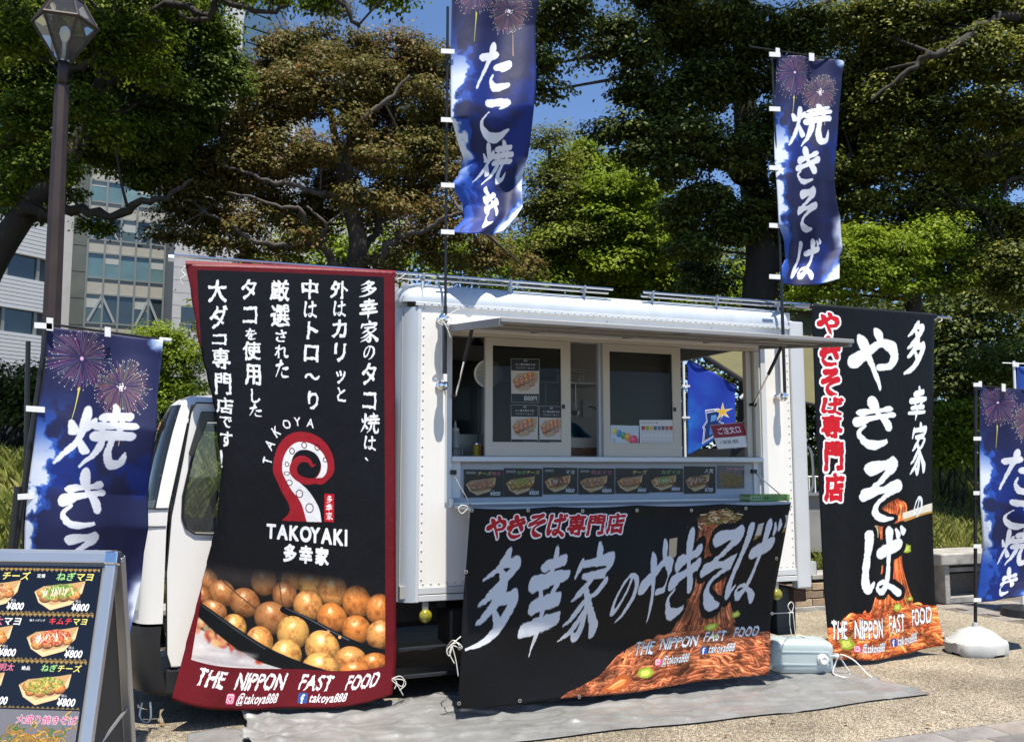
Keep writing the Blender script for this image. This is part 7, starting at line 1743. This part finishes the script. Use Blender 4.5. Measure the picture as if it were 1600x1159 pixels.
MB().bar(LB-dn_*.1, RB-dn_*.1, .036, .02, tuple(nb)).build('frame_rail', M_ANO, ab, bevel=.004)
for p in (RT, LT): MB().obox(p, LT_dir*.022, dn_*.022, nb*.017).build('corner_piece', M_CHROME, ab, bevel=.006)
RT2 = RT+Vector((.005, .035, .004)); k1 = wp(203, 1159, 3.32); d2 = k1-RT2; RB2 = RT2+d2*(RT2.z/-d2.z); LT2, LB2 = RT2+LT_dir*WBD, RB2+LT_dir*WBD
for a, b in ((LT2, RT2), (RT2, RB2), (LB2, LT2)): MB().bar(a, b, .034, .026, tuple(nb)).build('rear_frame_rail', M_ANO, ab, bevel=.004)
dd2 = d2.normalized(); MB().add([LT2+dd2*.02, RT2+dd2*.02, RB2-dd2*.05, LB2-dd2*.05], [(0, 3, 2, 1)]).build('rear_backing', pm('grey_backing', (.2, .2, .2, 1), .6), ab, fix=False, thick=.003)
MB().tube([RT+dn_*.62, RT2+dd2*.60], .006, 6).build('spreader_stay', M_ANO, ab); MB().lathe(RT+Vector((.0, .017, .0)), [(.02, -.02), (.024, -.01), (.024, .01), (.02, .02)], 14, tuple(LT_dir)).build('hinge', M_CHROME, ab, smooth='auto')

# neighbouring stall behind the truck, seen through the window and the gap
M_KHAKI = pm('khaki_canvas', (.10, .092, .038, 1), .8, var=.2, vscale=3, bump=.3, bscale=12)
st = thing('market_stall', 'khaki canvas market stall standing behind the rear of the truck', 'stall', (wp(1230, 900, 11.5).x, 11.5, 0))
A, B, C_, D_ = wp(1066, 536, 12), wp(1190, 616, 10.4), wp(1310, 640, 10.4), wp(1310, 490, 12.5)
mm = MB(); mm.add([A, B, C_, D_, wp(1180, 480, 13)], [(0, 1, 2, 3, 4)]); mm.build('awning', M_KHAKI, st, fix=False, thick=.004)
MB().tube([A+Vector((0, -.02, .01)), B+Vector((0, -.02, .01))], .035, 8).build('awning_beam', M_BLK, st); MB().tube([B, C_], .02, 8).build('awning_beam', M_POLE, st)
for p in (B, A, C_): MB().tube([p, (p.x, p.y, .0)], .018, 8).build('post', M_POLE, st)
MB().tube([B+Vector((-.25, 0, -.05)), B+Vector((0, 0, .2))], .02, 8).build('brace', M_ALU2, st)
pc = wp(1285, 775, 10.6); MB().box((pc.x-.9, 10.6, .55), (pc.x+.9, 11.2, 1.22)).build('counter_front', pm('grey_counter', (.26, .26, .25, 1), .6, var=.15), st); MB().box((pc.x-.92, 10.55, 1.2), (pc.x+.92, 11.25, 1.235)).build('counter_top', M_STEEL, st)
MB().box((pc.x-.8, 10.7, .0), (pc.x+.85, 11.1, .55)).build('dark_storage', M_BLK, st)
for k in range(9): MB().tube([(pc.x-.5+k*.07, 10.6, 1.235), (pc.x-.5+k*.07, 10.6, 1.42)], .008, 6).build('rail_bar', M_STRAP, st)
MB().tube([(pc.x-.52, 10.6, 1.42), (pc.x+.1, 10.6, 1.42)], .01, 6).build('rail_top', M_STRAP, st)
MB().box((wp(1062, 700, 10.6).x-.8, 10.6, .0), (wp(1190, 700, 10.6).x, 11.4, 1.75)).build('dark_backdrop', M_BLK, st)
bpy.data.objects.remove(_fo)
print('TRIS', sum(t for _, t in TRIS), 'OBJS', len(bpy.data.objects))
